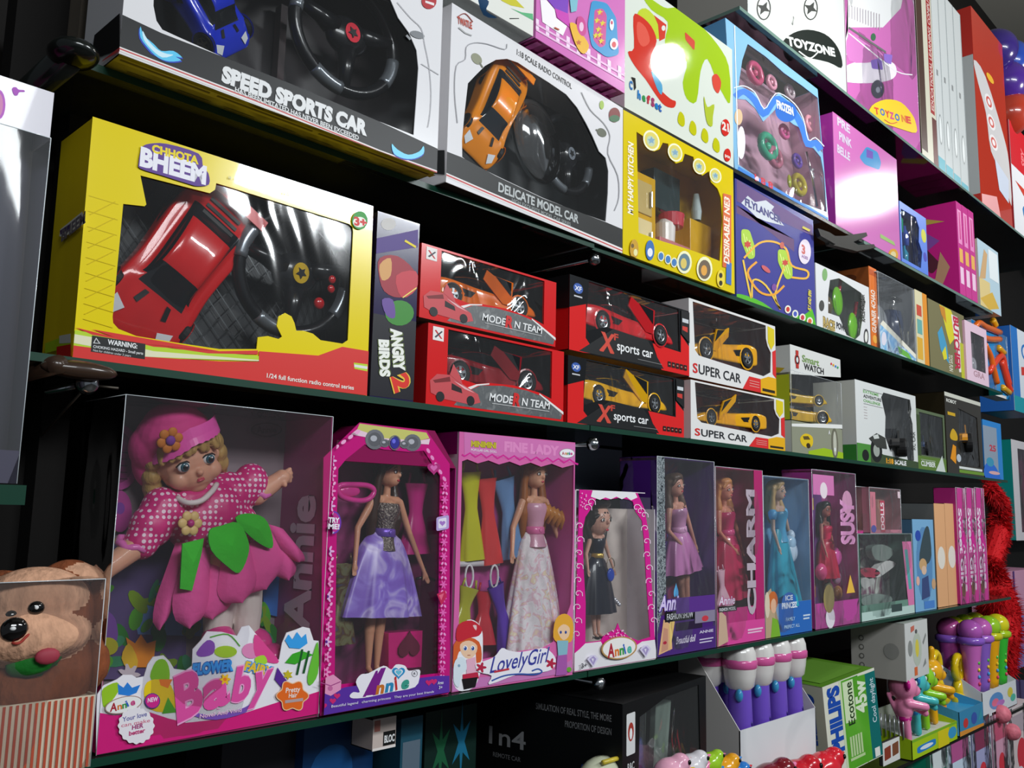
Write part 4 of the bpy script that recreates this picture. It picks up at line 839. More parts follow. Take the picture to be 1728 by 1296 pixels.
for x, y, c in ((420, 460, 'c83a30'), (460, 485, '4a5ab8'), (500, 505, 'c83a48'), (540, 525, 'd86a38')): b.P('e8e8d8', ring(x, y, 17, 22)).P(c, ring(x, y, 10, 14))
b.S('c8b838', [(500, 10), (540, 30)], 12).T('FLY AND SPIN', 'e0d040', (545, 470), (548, 360), 16, .04)
b.done()

# RACE POWER
b = Box('racket_toy_package', 'white windowed box with green toy paddles above a red bottom edge', 'toy box', (1379, 566), (1470, 600), (1374, 442), Y=1.0, depth=.09, zb=Z2+.001)
hw = [(650, 300), (700, 290), (760, 330), (820, 370), (845, 420), (830, 500), (815, 600), (790, 625), (740, 600), (700, 500), (640, 480), (640, 380)]
b.carton(gloss('e4e4e4'), gloss('d8d8dc'), 'a8aaa8', [[(1200+x/3.24, 380+y/3.24) for x, y in hw]])
b.z(F_).P('d82a24', [(575, 575), (870, 680), (875, 720), (578, 605)]).T('RACE', 'b8a060', (612, 545), (678, 575), 40, .05, back='6a5a30').T('GAME', 'b8a060', (612, 580), (678, 606), 30, .04).T('POWER', '3a3c3c', (686, 562), (752, 588), 30, .04)
b.P('7aa868', ring(622, 270, 14, 34)).P('4a4a48', ring(605, 440, 14, 30)).P('3a3a3a', ring(848, 610, 13, 44)).P('e0e0d8', ring(848, 610, 8, 30)).T('RACE POWER', '5a5a58', (842, 530), (838, 380), 18, .04)
b.done(); b.window(film(.05, .6, 14))
q = MB(); gm = plas('7ac828')
for x, y, a in ((690, 415, 0), (775, 555, 0)): c = b.z(F_).L(x, y, -.02, 'F'); q.ell(c, (.030, .008, .040), gm, 20, 12); q.tube([c, c+Vector((.03, 0, .075))], .005, plas('b02838'), 8)
q.ell(b.L(640, 440, -.02, 'F'), (.016, .01, .026), plas('6a5a40'), 14, 8)
q.build('paddle_set', b.root, smooth=True)
# orange box behind
b = Box('toy_box', 'tall narrow orange box beside the white box of green paddles', 'toy box', (1471, 600), (1484, 606), (1463, 447), Y=1.01, depth=.2, zb=Z2+.001)
b.carton('d8702a', '8a4a22'); b.tv('GUNNER 4CHAO', 'e8dcd0', .72, .2, .72, .55); b.rect('b8501c', .05, .9, .95, .97); b.disc('e8a848', .5, .12, .3, .05); b.face = 'L'; b.q('5a2e18', ring(.3, .88, .12, .05)); b.done()
# silver hexagon pack
b = Box('toy_package', 'clear bulging package over grey tray with blue icy print along its slanted base', 'toy box', (1486, 602), (1547, 624), (1490, 462), Y=1.0, depth=.13, zb=Z2+.001)
W, H = b.W, b.H
b.carton('8a8e92', 'c0c4c6', '9a9ea2', no_front=True, open_top=True, open_left=True); b.P(blotch(['4878b8', '7ab0d8', 'c8dce8', '3a5a98'], 26, .35, 'icy_print'), [(1474, 597), (1475, 575), (1488, 543), (1505, 565), (1530, 590), (1562, 612), (1562, 628)])
b.z(F_).P('e0dccc', [(940, 520), (1180, 770), (1180, 790), (925, 540)]).P('6ab048', [(1020, 660), (1080, 700), (1100, 740), (1030, 700)]).P('d8d4e0', ring(945, 620, 14, 38))
b.done('tray'); b.clear(film(.14, .9, 11, refl=1.4), y1=.12, wob=.012); q = MB(); q.lathe([(.001, 0), (.04, 0), (.042, .10), (.036, .14), (.001, .15)], plas('24365a'), 24, (W*.72, .05, .01)); q.ell((W*.45, .06, H*.45), (.05, .03, .06), plas('a8acb0'), 20, 12); q.box((W*.6, .02, H*.8), (W*.85, .06, H*.84), plas('101418')); q.build('toy_robot', b.root, smooth=True)
b = Box('toy_box', 'thin orange striped box edge right of the clear bulging package', 'toy box', (1549, 624), (1569, 630), (1544, 488), Y=.995, depth=.13, zb=Z2+.001)
b.carton('d8cfa8', 'b8bcc0'); b.rect('e0902c', .62, .0, 1, 1).rect('d8a83a', .05, .05, .5, .35).rect('6aa8a0', .1, .4, .5, .6).rect('c8503a', .1, .65, .5, .8); b.done()
b = Box('toy_box', 'olive box with yellow splash print and red vertical lettering', 'toy box', (1571, 631), (1632, 650), (1566, 503), Y=1.0, depth=.12, zb=Z2+.001)
b.carton('7a7450', '6a6648'); b.q('d8cc30', [(.30, .99), (.62, .99), (.85, .72), (.55, .45), (.48, .6), (.40, .8)]).q('c8862c', [(.30, .98), (.45, .98), (.48, .75), (.35, .85)]).q('4a9ac0', [(.22, .55), (.34, .68), (.46, .42), (.50, .15), (.35, .25), (.28, .32)]).q('d8d030', [(.32, .28), (.42, .40), (.45, .22), (.36, .18)])
b.q('e4dcd8', [(.62, .93), (.80, .93), (.96, .12), (.78, .08)]); b.tv('BUTCHER', 'c02848', .68, .1, .92, .14, .05, down=True); b.tv('TOYS FUN', 'e0dcc8', .50, .05, .3, .10, .02, down=True); b.rect('b8bc30', .84, .0, 1, .55); b.done()
b = Box('toy_package', 'small pale pink framed clear pack beside the blue tool set', 'toy box', (1633, 651), (1670, 666), (1629, 540), Y=.992, depth=.045, zb=Z2+.001)
b.carton('e4c4d4', 'd8a8c0', '8a8088', hole_uv=[[(b.W*u, b.H*v) for u, v in ((.25, .22), (.25, .85), (.88, .85), (.88, .22))]]); b.tu('GRA', 'b8909c', .3, .8, .1, .1); b.done(); b.window(film(.1, .5, 20)); q = MB(); q.ell((b.W*.45, .03, b.H*.5), (.016, .012, .03), plas('a03a88')); q.ell((b.W*.7, .03, b.H*.35), (.02, .012, .03), plas('c8c8d0')); q.build('toy_figure', b.root, smooth=True)
b = Box('tool_toy_package', 'bright blue backed set of orange and yellow toy tools', 'toy box', (1645, 664), (1705, 681), (1636, 537), Y=1.04, depth=.05, zb=Z2+.001)
b.carton('1a88c8', 'b8c8d0', '1a88c8'); b.z(d_)
b.P('e8e4e0', [(1340, 680), (1480, 780), (1600, 815), (1600, 840), (1340, 800)]).P('189aa8', [(1490, 160), (1620, 190), (1630, 300), (1350, 260)])
b.done(); b.z(d_); q = MB(); om, ym, rm = plas('e86a1c'), plas('e8a818'), plas('e04028')
for pts, m_ in (([(1370, 310), (1400, 280), (1450, 310), (1550, 350)], om), ([(1430, 385), (1480, 400), (1550, 400)], om), ([(1440, 440), (1480, 520), (1500, 600), (1530, 720)], om), ([(1470, 640), (1560, 520), (1590, 620), (1620, 730)], rm), ([(1560, 560), (1600, 700), (1630, 780)], rm), ([(1500, 260), (1520, 300)], ym), ([(1540, 460), (1580, 500)], ym), ([(1570, 750), (1620, 790)], ym)):
    q.tube([b.L(x, y, .006, 'F') for x, y in sm(pts, 4, False)], .012, m_, 10)
q.build('tool_set', b.root, smooth=True); b.clear(film(.05, .5, 14), faces='F', wob=.001)
for (nm, lab, BL, BR, top, c, zb, Yv) in (('toy_box', 'blue and white box at the right edge beyond the tool set', (1712, 678), (1748, 695), (1690, 462), '2a6ac0', Z2+.001, 1.12),):
    b = Box(nm, lab, 'toy box', BL, BR, top, Y=Yv, depth=.14, zb=zb, H=.38); b.carton('dfe6ee', c)
    b.rect('2a78c8', 0, .0, .30, 1).rect('189aa8', 0, 0, 1, .18).q('d83a30', [(.4, .45), (.95, .5), (.95, .6), (.4, .55)]).disc('2a78c8', .65, .75, .2, .10).disc('e8e8f0', .65, .75, .14, .07); b.done()

# ================= shelf under the top one =================
b = Box('toy_box', 'white box with green and yellow print, pale grey underside, at the top edge', 'toy box', (770, -30), (900, 41), (801, -200), Y=.955, depth=.10, zb=Z3+.001, H=.22)
b.carton(gloss('e8e8e0'), 'd8d8d4', bottom='b4b8b4'); b.z(o_).P('c8c020', [(600, -20), (720, -20), (800, 60), (700, 40), (640, 10)]).P('58b078', [(700, 60), (780, 90), (860, 100), (865, 150)]).z(o_, 'B').P('2a78b8', sm([(460, -30), (540, 10), (520, 80), (600, 130), (500, 110)], 3)).P('3a3c3c', [(690, 132), (760, 132), (760, 138), (690, 140)]); b.done()
PKc = gloss('d87ac0')
b = Box('toy_box', 'pink checked box with blue game print hanging over the shelf edge', 'toy box', (904, 46), (1054, 142), (904, -80), Y=.955, Y2=.965, depth=.10, zb=Z3+.001, H=.22)
check = blotch(['d858a8', 'e8b0d8', 'd04aa0'], 40, .3, 'pink_check')
b.carton(PKc, PKc, bottom='9a2a70'); b.z(o_)
for k in range(9):
    b.P('f0d4ea', [(880+k*75, 130+k*43), (905+k*75, 145+k*43), (905+k*75, 225+k*45), (880+k*75, 210+k*45)])
for k in range(2): b.P('e8b8dc', [(880, 165+k*40), (1530, 545+k*40), (1530, 560+k*40), (880, 180+k*40)])
b.P('f4eef2', [(915, 0), (960, 0), (1020, 70), (1030, 130), (1110, 190), (1080, 260), (930, 160)]).P('7a3ab8', [(960, -10), (1120, -10), (1115, 130), (1060, 110)]).P('c83ab0', [(1020, 60), (1120, 100), (1130, 200), (1040, 130)])
b.P('2a90c8', rr([(1290, 0), (1400, 20), (1470, 130), (1480, 300), (1490, 400), (1400, 420), (1290, 340), (1260, 180)], 30)).P('c84a90', rr([(1310, 70), (1370, 60), (1400, 110), (1390, 330), (1350, 350), (1300, 290)], 20))
for x, y in ((1350, 90), (1330, 150), (1370, 170), (1340, 215), (1320, 260), (1360, 300), (1350, 255)): b.P('d8c828', star(x, y, 24, 5, .5)).P('e05060', ring(x+12, y+10, 8, 12))
b.P('e8f0f4', ring(1436, 180, 16, 42)).P('c83a60', ring(1436, 165, 8, 14)).P('e8f0f4', ring(1452, 320, 30, 42)).P('d84a50', ring(1452, 325, 16, 22))
b.P('e8b020', sm([(1130, 170), (1180, 180), (1215, 240), (1270, 330), (1240, 390), (1200, 370), (1160, 290)], 3)).P('c83a8a', ring(1215, 190, 34, 74, 20, -10)).P('e8c0d8', ring(1215, 195, 16, 34)).P('c06020', star(1195, 310, 22, 5)).P('7ab8c8', [(1130, -10), (1190, -10), (1180, 80), (1140, 90)])
b.P('b04820', [(1020, 195), (1055, 212), (1052, 222), (1018, 205)])
b.z(o_, 'B')
for k in range(8): b.rect('c04a98', .03+.12*k, .03, .08+.12*k, .97)
b.rect('b84490', 0, .3, 1, .42).rect('b84490', 0, .6, 1, .72); b.done()
# chef set
b = Box('kitchen_set_box', 'glossy white and green kitchen set box with red pan and number 21 roundel', 'toy box', (1054, 155), (1238, 281), (1229, 79), Y=1.0, depth=.09, zb=Z3+.001)
b.carton(M('e2e8dc', .06, 0, 1, 'laminated_card', (30, .04, (1, 1, 1))), gloss('d8dcd4'), bottom='8a7a28'); LM = lambda h: M(h, .06, 0, 1, 'laminated_card', (30, .04, (1, 1, 1)))
b.z(i_)
b.P(LM('a8cc20'), sm([(520, -60), (640, 20), (720, 60), (860, 50), (960, 180), (1080, 320), (1165, 480), (1175, 750), (1120, 680), (1080, 600), (1010, 430), (960, 520), (930, 740), (860, 720), (830, 600), (860, 450), (740, 420), (700, 300), (720, 160), (600, 70)], 3))
b.P(LM('c8d83a'), sm([(500, 100), (560, 60), (640, 140), (700, 260), (620, 280), (560, 200)], 3))
b.P(LM('d83a2c'), sm([(470, 120), (520, 115), (600, 190), (640, 300), (600, 400), (600, 500), (660, 640), (740, 720), (780, 740), (765, 785), (700, 770), (640, 700), (560, 580), (480, 480), (430, 380), (475, 350)], 3)).P(LM('e86050'), sm([(500, 160), (560, 200), (590, 300), (540, 340), (500, 280)], 3))
b.P(LM('d84030'), [(620, 110), (710, 180), (700, 280), (660, 300), (650, 180)]).P(LM('e8e8e0'), ring(690, 205, 14, 20)).P(LM('d84a38'), rr([(845, 230), (920, 300), (915, 370), (850, 290)], 16)).P(LM('e05040'), sm([(1045, 560), (1080, 540), (1110, 600), (1090, 680), (1055, 640)], 3)).P(LM('58a8d0'), sm([(600, 520), (640, 560), (680, 620), (675, 690), (640, 640)], 3))
for x, y in ((820, 865), (905, 930), (992, 985), (1075, 1055)): b.P(LM('c8c818'), sm([(x-25, y-10), (x-8, y-52), (x+20, y-20), (x+25, y+40), (x+8, y+58), (x-22, y+30)], 3))
b.P(LM('b8c83a'), sm([(985, 700), (1010, 780), (1060, 760), (1050, 850), (1045, 920), (1010, 900), (990, 800)], 3))
for (t, c, x, y) in (('C', '3a78b8', 440, 640), ('h', '2a80c8', 500, 712), ('e', '3a9a58', 535, 728), ('f', 'c83a48', 568, 745), ('S', 'b03a70', 600, 765), ('e', '2a80c8', 628, 785), ('t', '3a6ab8', 652, 800)): b.T(t, LM(c), (x, y), (x+24, y+16), 48, .05)
b.P(LM('2a2a28'), [(455, 560), (485, 570), (490, 640), (478, 660), (474, 600)]).P(LM('d83028'), ring(1142, 930, 32, 62, 22)).T('21', LM('f0e8e0'), (1118, 940), (1168, 962), 50, .05).P(LM('d83028'), ring(1156, 1130, 25, 48)).T('pcs', LM('f0e8e0'), (1138, 1140), (1174, 1156), 20, .04)
b.done()
# frozen
b = Box('trinket_toy_package', 'tall pale blue package with a wavy blue ribbon and colourful ring trinkets inside', 'toy box', (1240, 284), (1398, 378), (1237, 40), Y=1.0, depth=.09, zb=Z3+.001, lean=3)
hz = [(135, 540), (190, 545), (240, 590), (285, 665), (310, 640), (350, 600), (400, 640), (450, 680), (490, 700), (520, 800), (560, 810), (600, 860), (625, 960), (632, 1160), (500, 1110), (350, 1040), (240, 960), (150, 900), (140, 700)]
hz2 = [(200, 240), (300, 310), (400, 400), (500, 470), (590, 540), (610, 590), (612, 840), (560, 770), (530, 770), (500, 650), (450, 570), (370, 510), (330, 540), (290, 600), (240, 510), (180, 480), (150, 470), (170, 330)]
b.carton(gloss('88bce0'), gloss('6aa8dc'), 'c8a0b4', [[(1200+x/3.24, y/3.24) for x, y in hz], [(1200+x/3.24, y/3.24) for x, y in hz2]], open_top=True)
b.z(C_); b.S('3a78d0', sm([(130, 530), (180, 500), (240, 550), (287, 625), (330, 570), (370, 540), (450, 610), (500, 700), (530, 790), (570, 780), (600, 820)], 3, False), 34).S('e0eef8', sm([(125, 480), (180, 470), (240, 505), (290, 595), (330, 540), (370, 508), (455, 565), (505, 650), (532, 765), (570, 752), (618, 800)], 3, False), 5)
b.P('2a68c0', ring(410, 610, 60, 56, 20, 30)).T('FROZEN', 'f0f6fa', (362, 590), (452, 632), 38, .04, back='2a58a8')
b.P('3a80d0', [(150, 910), (640, 1190), (640, 1230), (140, 960)]).T('1 8 8', 'c83a48', (240, 985), (340, 1035), 30, .04).P('e8c8d8', ring(250, 982, 12, 18)).P('d8b890', ring(150, 640, 22, 44)).P('e8e4ec', ring(165, 780, 22, 90)).S('e0eef8', [(128, 140), (150, 900)], 5)
b.done(); b.window(film(.09, .7, 8, refl=1.3), .012)
q = MB(); b.z(C_)
for x, y, r, c in ((310, 800, .035, '3ab890'), (430, 500, .02, 'b8a8b0'), (400, 720, .02, 'e060a0'), (350, 860, .028, 'c87890'), (470, 880, .02, '6a48b0'), (480, 1010, .03, 'c8b83a'), (560, 950, .014, 'e0e4e8'), (240, 400, .03, 'c84a78'), (330, 450, .02, 'e8a0b8'), (540, 680, .025, 'e8a0b0')):
    p = b.L(x, y, -.03, 'F'); q.tube([p+Vector((r*math.cos(t), 0, r*.8*math.sin(t))) for t in [i*.42 for i in range(15)]], r*.28, plas(c), 8, closed=True); q.ell(p, (r*.3, r*.25, r*.3), plas(c), 10, 6)
q.tube([b.L(x, y, -.02, 'F') for x, y in ((520, 830), (550, 960), (580, 1130))], .004, chrome()); q.ell(b.L(600, 1020, -.02, 'F'), (.010, .004, .02), plas('e8ecf0')); q.ell(b.L(428, 990, -.02, 'F'), (.008, .005, .018), plas('b8c030'))
q.build('trinkets', b.root, smooth=True)
# magenta box (strongly lit)
b = Box('toy_box', 'glossy magenta box with small blue building print, half washed out by lamp glare', 'toy box', (1411, 386), (1520, 446), (1405, 188), Y=1.0, depth=.09, zb=Z3+.001)
LM2 = lambda h: M(h, .16, 0, 1, 'laminated_card', (40, .03, (1, 1, 1)))
b.carton(LM2('d878c0'), gloss('b83aa8')); b.z(C_)
b.P(LM2('4a98d0'), rr([(810, 860), (850, 800), (910, 830), (930, 890), (920, 930), (840, 900)], 14)).P(LM2('7a5ab8'), [(850, 815), (885, 830), (885, 870), (850, 860)])
for (t, x, y) in (('PRE', 690, 680), ('PINK', 700, 760), ('BELLE', 690, 830)): b.T(t, LM2('e0d4e8'), (x, y), (x+70, y+50), 34, .04)
b.z(k_).P(LM2('a8c878'), [(680, 580), (780, 640), (790, 670), (680, 610)]).P(LM2('e8a838'), ring(775, 735, 36, 46)).P(LM2('e8d8a0'), ring(775, 735, 20, 26)); b.done()
b = Box('toy_package', 'narrow blue clear pack holding green bottles between the magenta and hot pink boxes', 'toy box', (1522, 447), (1567, 474), (1520, 340), Y=1.0, depth=.05, zb=Z3+.001)
b.carton('5a80d8', '5a80d8', '4a6aa8', hole_uv=[[(b.W*u, b.H*v) for u, v in ((.04, .06), (.04, .88), (.60, .90), (.72, .75), (.68, .5), (.80, .35), (.72, .06))]]); b.disc('c8c838', .88, .66, .10).disc('4a4ab0', .9, .3, .07); b.done(); b.window(film(.05, .8, 16))
q = MB()
for (u, v, c) in ((.25, .72, '1aa878'), (.15, .35, '2ab888'), (.45, .55, '3a58b8'), (.4, .2, '2a9ab8')): q.lathe([(.001, -.03), (.012, -.03), (.013, .01), (.005, .025), (.005, .035), (.001, .035)], plas(c), 16, (b.W*u, .025, b.H*v))
q.build('bottle_set', b.root, smooth=True)
for k in range(3):
    x0 = 1621+k*10; tb = (1608+k*11.5, 335+k*8)
    b = Box('doll_box', ('hot pink doll box showing its long side, first of three upright ones', 'hot pink doll box, middle of three upright near the ceiling', 'hot pink doll box, farthest right of three upright near the ceiling')[k], 'toy box', (x0, 503+k*5.5), (x0+9.5, 508.5+k*5.5), tb, Y=1.0, depth=.20, zb=Z3+.001, group='three hot pink doll boxes standing side by side')
    b.carton(gloss('d83a98'), gloss('d02888')); b.rect('e888c0', .15, .55, .8, .92).rect('e8b058', .2, .35, .8, .5).rect('f0c8e0', .2, .12, .8, .3).rect('c82080', .4, .6, .6, .9)
    if k == 0:
        b.face = 'L'
        b.q('8a50a8', [(.30, .60), (.75, .82), (.90, .68), (.85, .55), (.5, .52)]).q('c8a850', [(.2, .80), (.5, .86), (.92, .78), (.88, .74), (.5, .80)]).q('5a2a38', rr([(.30, .35), (.55, .55), (.70, .60), (.65, .38), (.45, .25)], .05)).q('c89878', [(.15, .3), (.3, .48), (.4, .2), (.6, .15), (.3, .1)]).q('e0c060', [(.55, .0), (.95, .3), (.85, .1)]).q('8a50a8', [(.6, .02), (.9, .25), (.82, .02)])
    b.done()
b = Box('toy_box', 'pale blue and yellow box right of the hot pink doll boxes', 'toy box', (1655, 520), (1690, 536), (1644, 398), Y=1.0, depth=.12, zb=Z3+.001)
b.carton('b8d0dc', 'c8c0b0'); b.rect('e0c888', .0, .0, .5, .42).q('d8b048', [(.0, .1), (.6, .3), (.9, .1), (.4, .0)]).q('d0a878', [(.02, .4), (.3, .9), (.45, .85), (.3, .45)]).rect('e8eef0', .5, .5, .95, .95); b.done()
# ================= topmost shelf =================
b = Box('toy_carton', 'pale grey carton with a black half-round stamp on the top shelf', 'carton', (1262, 28), (1428, 133), (1262, -100), Y=.998, depth=.2, zb=Z4+.001, H=.60)
b.carton('c4c8c4', 'b8b4ac', bottom='8a8c88'); b.z(C_).P('141c18', sm([(385, 290), (390, 230), (450, 180), (530, 162), (620, 185), (680, 240), (712, 310), (712, 372), (640, 340), (500, 310)], 3)).T('TOYZONE', 'd0d4d0', (418, 245), (680, 308), 44, .05).S('d0d4d0', sm([(480, 280), (540, 318), (585, 285)], 5, False), 7)
for x in (288, 545): b.S('3a3c3a', ring(x, 45, 36, 62, 20), 6, True).P('3a3c3a', star(x, 45, 40, 4, .4, rot=.5))
b.T('Made in India', '7a7c7a', (448, 140), (455, 95), 10, .02); b.done()
b = Box('scooter_box', 'film wrapped pink scooter carton with a yellow half-round badge on the top shelf', 'carton', (1430, 158), (1552, 226), (1432, 0), Y=.998, depth=.18, zb=Z4+.001, H=.56)
b.carton(gloss('d070b8'), 'b87aa8', bottom='7a1858'); b.z(j_)
b.P('dcdcdc', [(345, 600), (200, 400), (445, 400), (445, -40), (330, -300), (900, -300), (830, 60), (700, 200), (450, 200)]).P('e8e0e8', sm([(360, 560), (450, 470), (600, 440), (760, 450), (800, 520), (760, 580), (620, 605), (450, 600)], 4)).P('c878b8', sm([(450, 250), (600, 330), (700, 400), (640, 450), (450, 440)], 3))
b.P('8a68c0', rr([(610, 440), (690, 420), (700, 510), (620, 500)], 10)).P('8a68c0', rr([(705, 390), (770, 400), (760, 470), (710, 450)], 10)).P('4a4a58', ring(662, 650, 48, 68)).P('9a9aa8', ring(664, 655, 16, 22)).S('e8e4e8', sm([(450, 240), (620, 380), (800, 520), (915, 545)], 4, False), 8).P('3a6a4a', ring(630, 270, 18, 28)).S('6a6a6a', [(450, 200), (720, 380)], 14)
for k in range(12): b.S('b8b0b8', [(455+k*20, 35+k*6), (455+k*20, 130+k*8)], 5)
b.P('e8c41c', sm([(592, 850), (620, 770), (720, 725), (830, 745), (910, 830), (940, 900), (940, 968), (830, 940), (640, 875)], 3))
for (ch, c, x, y) in zip('TOYZONE', ('d03a30', '3a68b0', 'd03a30', 'c83a80', '3a68b0', 'd87828', 'd03a30'), (640, 682, 718, 750, 790, 838, 872), (828, 836, 850, 862, 874, 884, 893)): b.T(ch, c, (x, y), (x+34, y+8), 44, .05)
b.S('c84030', sm([(710, 872), (760, 900), (805, 890)], 5, False), 6); b.done(); b.clear(film(.05, .9, 7, refl=1.4), faces='FL', wob=.004)
b = Box('frame_box', 'tall slim brown and cream box with a vertical strip of red lettering', 'carton', (1556, 246), (1583, 272), (1548, 0), Y=.998, depth=.2, zb=Z4+.001, H=.66)
b.carton('d0ccb8', '3a2620', bottom='a8987a'); b.rect('4a342c', 0, .04, .36, 1).rect('a02828', .66, .28, .92, 1).rect('5a1a18', .72, 0, 1, .26); b.tv('EDUCATIONAL LEARNING COMPUTER', 'e0c8c0', .88, .30, .98, .16, .02); b.done()
for k in range(4):
    px = 1584+k*13.0
    b = Box('board_game_box', ('white slim box, nearest of the row of white spines on the top shelf', 'white slim box with a faint grey seam, second of the white spines', 'white slim box, third of the white spines on the top shelf', 'white slim box next to the red faced carton, last of the white spines')[k], 'carton', (px, 275+k*12.5), (px+12.4, 287+k*12.5), (px, 0), Y=.998, depth=.22, zb=Z4+.001, H=.70, group='slim white boxes standing on edge')
    b.carton(gloss('dfe3e2'), 'c8cccc', bottom='5ab0b8'); b.rect('3aa0b0', 0, 0, 1, .07-.012*k).rect('a8b0b0', .93, 0, 1, 1)
    b.q('8a9090', ring(.5, .22, .22, .08)).q('dfe3e2', ring(.5, .22, .16, .07)); b.rect('8a8c8c', .3, .5, .5, .53); b.done()
b = Box('toy_carton', 'red carton with white swoosh and round white emblems at the top right', 'carton', (1655, 324), (1708, 367), (1640, 60), Y=.998, depth=.12, zb=Z4+.001, H=.80)
b.carton(M('d83a22', .12, 0, 1, 'laminated_card'), 'b4b8b8', bottom='9a9a98'); b.q(gloss('e8e4e4'), sm([(0, .72), (.35, .70), (.85, .48), (1, .35), (1, .12), (.75, .25), (.4, .32), (.3, .5), (.1, .62)], 3))
for (u, v) in ((.42, .58), (.46, .48), (.5, .38)): b.disc('e8e4e4', u, v, .13, .038).disc('d05a50', u, v, .09, .026).disc('f0e8e8', u, v, .05, .015)
b.disc('e8b030', .5, .72, .12, .02).q('c8d0e0', [(.5, .3), (.95, .25), (.9, .12), (.6, .15)]).q('e8a0a0', [(.02, .05), (.5, .1), (.6, .0), (.02, .0)]); b.face = 'L'; b.rect('b8322a', 0, 0, 1, .05).rect('b8322a', 0, .75, 1, 1); b.done()
b = Box('toy_carton', 'red topped white box at the right edge beside the red carton', 'carton', (1712, 370), (1760, 405), (1690, 76), Y=1.02, depth=.2, zb=Z4+.001, H=.52)
b.carton('e0e0e4', 'b02028'); b.rect('c81c28', 0, .62, 1, 1).tv('SPY', 'e87a80', .5, .7, .85, .14).q('2a78b8', sm([(.3, .3), (.55, .36), (.7, .25), (.5, .12)], 4)).q('c83a28', [(.1, .5), (.8, .48), (.4, .42)]).q('d82a20', [(0, 0), (1, 0), (1, .16), (0, .02)]); b.done()
q = MB(); c0 = onY(1690, 40, 1.05)
for dx, dz, r, c in ((0, .0, .10, 'b03a28'), (-.03, .13, .10, '4a2a88'), (.05, .26, .10, '2a4aa8'), (-.12, .25, .09, '3a2a78')): q.ell((c0[0]+dx, 1.05, Z4+.485+.1+dz), (r, r, r), plas(c), 24, 16)
tag(q.build('balloon_pack', smooth=True), 'cluster of purple, blue and red shiny balls on the top right box', 'balls')
b = Box('toy_package', 'white dotted box with green and yellow print in the top right corner', 'toy box', (1716, 60), (1790, 100), (1700, -60), Y=1.4-.2, depth=.15, zb=Z4+.3, H=.3)
b.carton('d8e4e0', 'c8d4d0'); b.disc('3a9a50', .2, .7, .1).disc('d8c838', .5, .8, .15).disc('4a6ac8', .6, .3, .15); b.done()
# ================= doll shelf =================
def fdoll(b, Z, feet, head, dep, **kw):
    b.z(Z); p0 = b.L(feet[0], feet[1], -dep, 'F'); p1 = b.L(head[0], head[1], -dep, 'F'); b.z(); z = (p1-p0); z[1] = 0; H = z.length; z.normalize()
    x = Vector((0, 1, 0)).cross(z); return doll(b.root, frame(p0, x, (0, 1, 0), z), H, **kw)
def swirl(b, mat, cx, cy, r, k=1, wd=4, a0=0):
    b.S(mat, [(cx+k*r*(t/9)*math.cos(a0+t*.75), cy+r*(t/9)*math.sin(a0+t*.75)) for t in range(1, 10)], wd)
def petal(q, A, B, tip, mat, bulge=.012, kind='round', n=8):
    A, B, tip = Vector(A), Vector(B), Vector(tip); mid = (A+B)/2; ax = tip-mid; hw = (B-A)/2; vs = []
    for i in range(n+1):
        t = i/n
        if kind == 'round': s_ = (1+.55*t/.6) if t < .6 else 1.55*math.sqrt(max(0, 1-((t-.6)/.4)**2))
        else: s_ = max(0, math.sin(math.pi*min(1, t*.82+.18)))*1.5
        for j in range(n+1):
            c = 2*j/n-1; vs.append(mid+ax*t+hw*s_*c+Vector((0, -bulge*(1-c*c)*math.sin(math.pi*min(1, t*.7+.15)), 0)))
    q.add(vs, [(i*(n+1)+j, i*(n+1)+j+1, (i+1)*(n+1)+j+1, (i+1)*(n+1)+j) for i in range(n) for j in range(n)], mat)
# ---- baby doll ----
b = Box('baby_doll_package', 'largest doll box, clear fronted, baby doll in dotted pink dress with green leaves', 'doll box', (162, 1275), (537, 1206), (207, 665), Y=.998, depth=.115, zb=Z0+.001)
W, H, D = b.W, b.H, b.D; HP = gloss('d8207c')
b.mb.box((0, .002, 0), (W, D, .002), M('b01868')); b.mb.box((0, D-.002, 0), (W, D, H), M('8a7a80', .35)); b.mb.box((W-.0015, .001, 0), (W, D, H), gloss('a8407c')); b.mb.box((0, .001, 0), (.0015, D, .09), HP)
ol = [(320, 1252), (322, 1090), (324, 1050), (345, 1020), (390, 1000), (410, 985), (440, 985), (455, 995), (480, 990), (492, 950), (510, 925), (545, 920), (565, 940), (580, 965), (620, 970), (640, 955), (642, 900), (670, 870), (690, 840), (740, 842), (790, 855), (805, 825), (830, 820), (850, 845), (880, 880), (900, 925), (930, 935), (940, 880), (955, 845), (985, 835), (1010, 825), (1032, 830), (1045, 870), (1062, 872), (1064, 1114)]
b.z(G_, 'F'); b.mb.prism([b.L(x, y) for x, y in ol], (0, .0012, 0), M('eeeaf0', .25), M('eeeaf0'))
b.P(HP, [(320, 1252), (322, 1110), (380, 1120), (500, 1110), (560, 1130), (620, 1145), (760, 1130), (930, 1075), (1000, 1060), (1064, 1040), (1064, 1114)])
b.P('9ac828', sm([(340, 1060), (345, 1030), (390, 1010), (395, 1040), (350, 1095)], 3)).P('2a80d8', [(395, 1050), (392, 1015), (412, 1028), (425, 1010), (440, 1028), (468, 1018), (455, 1045), (430, 1055)]).P('8ac020', sm([(500, 990), (520, 940), (550, 935), (565, 970), (560, 1010), (520, 1010)], 3)).P('e8c81c', sm([(480, 1050), (490, 1010), (530, 1000), (570, 1020), (585, 1080), (570, 1110), (500, 1100)], 3)).P('e88028', [(530, 1000), (575, 1000), (560, 1030), (535, 1020)]).P('58a828', [(560, 1060), (590, 1110), (540, 1115)])
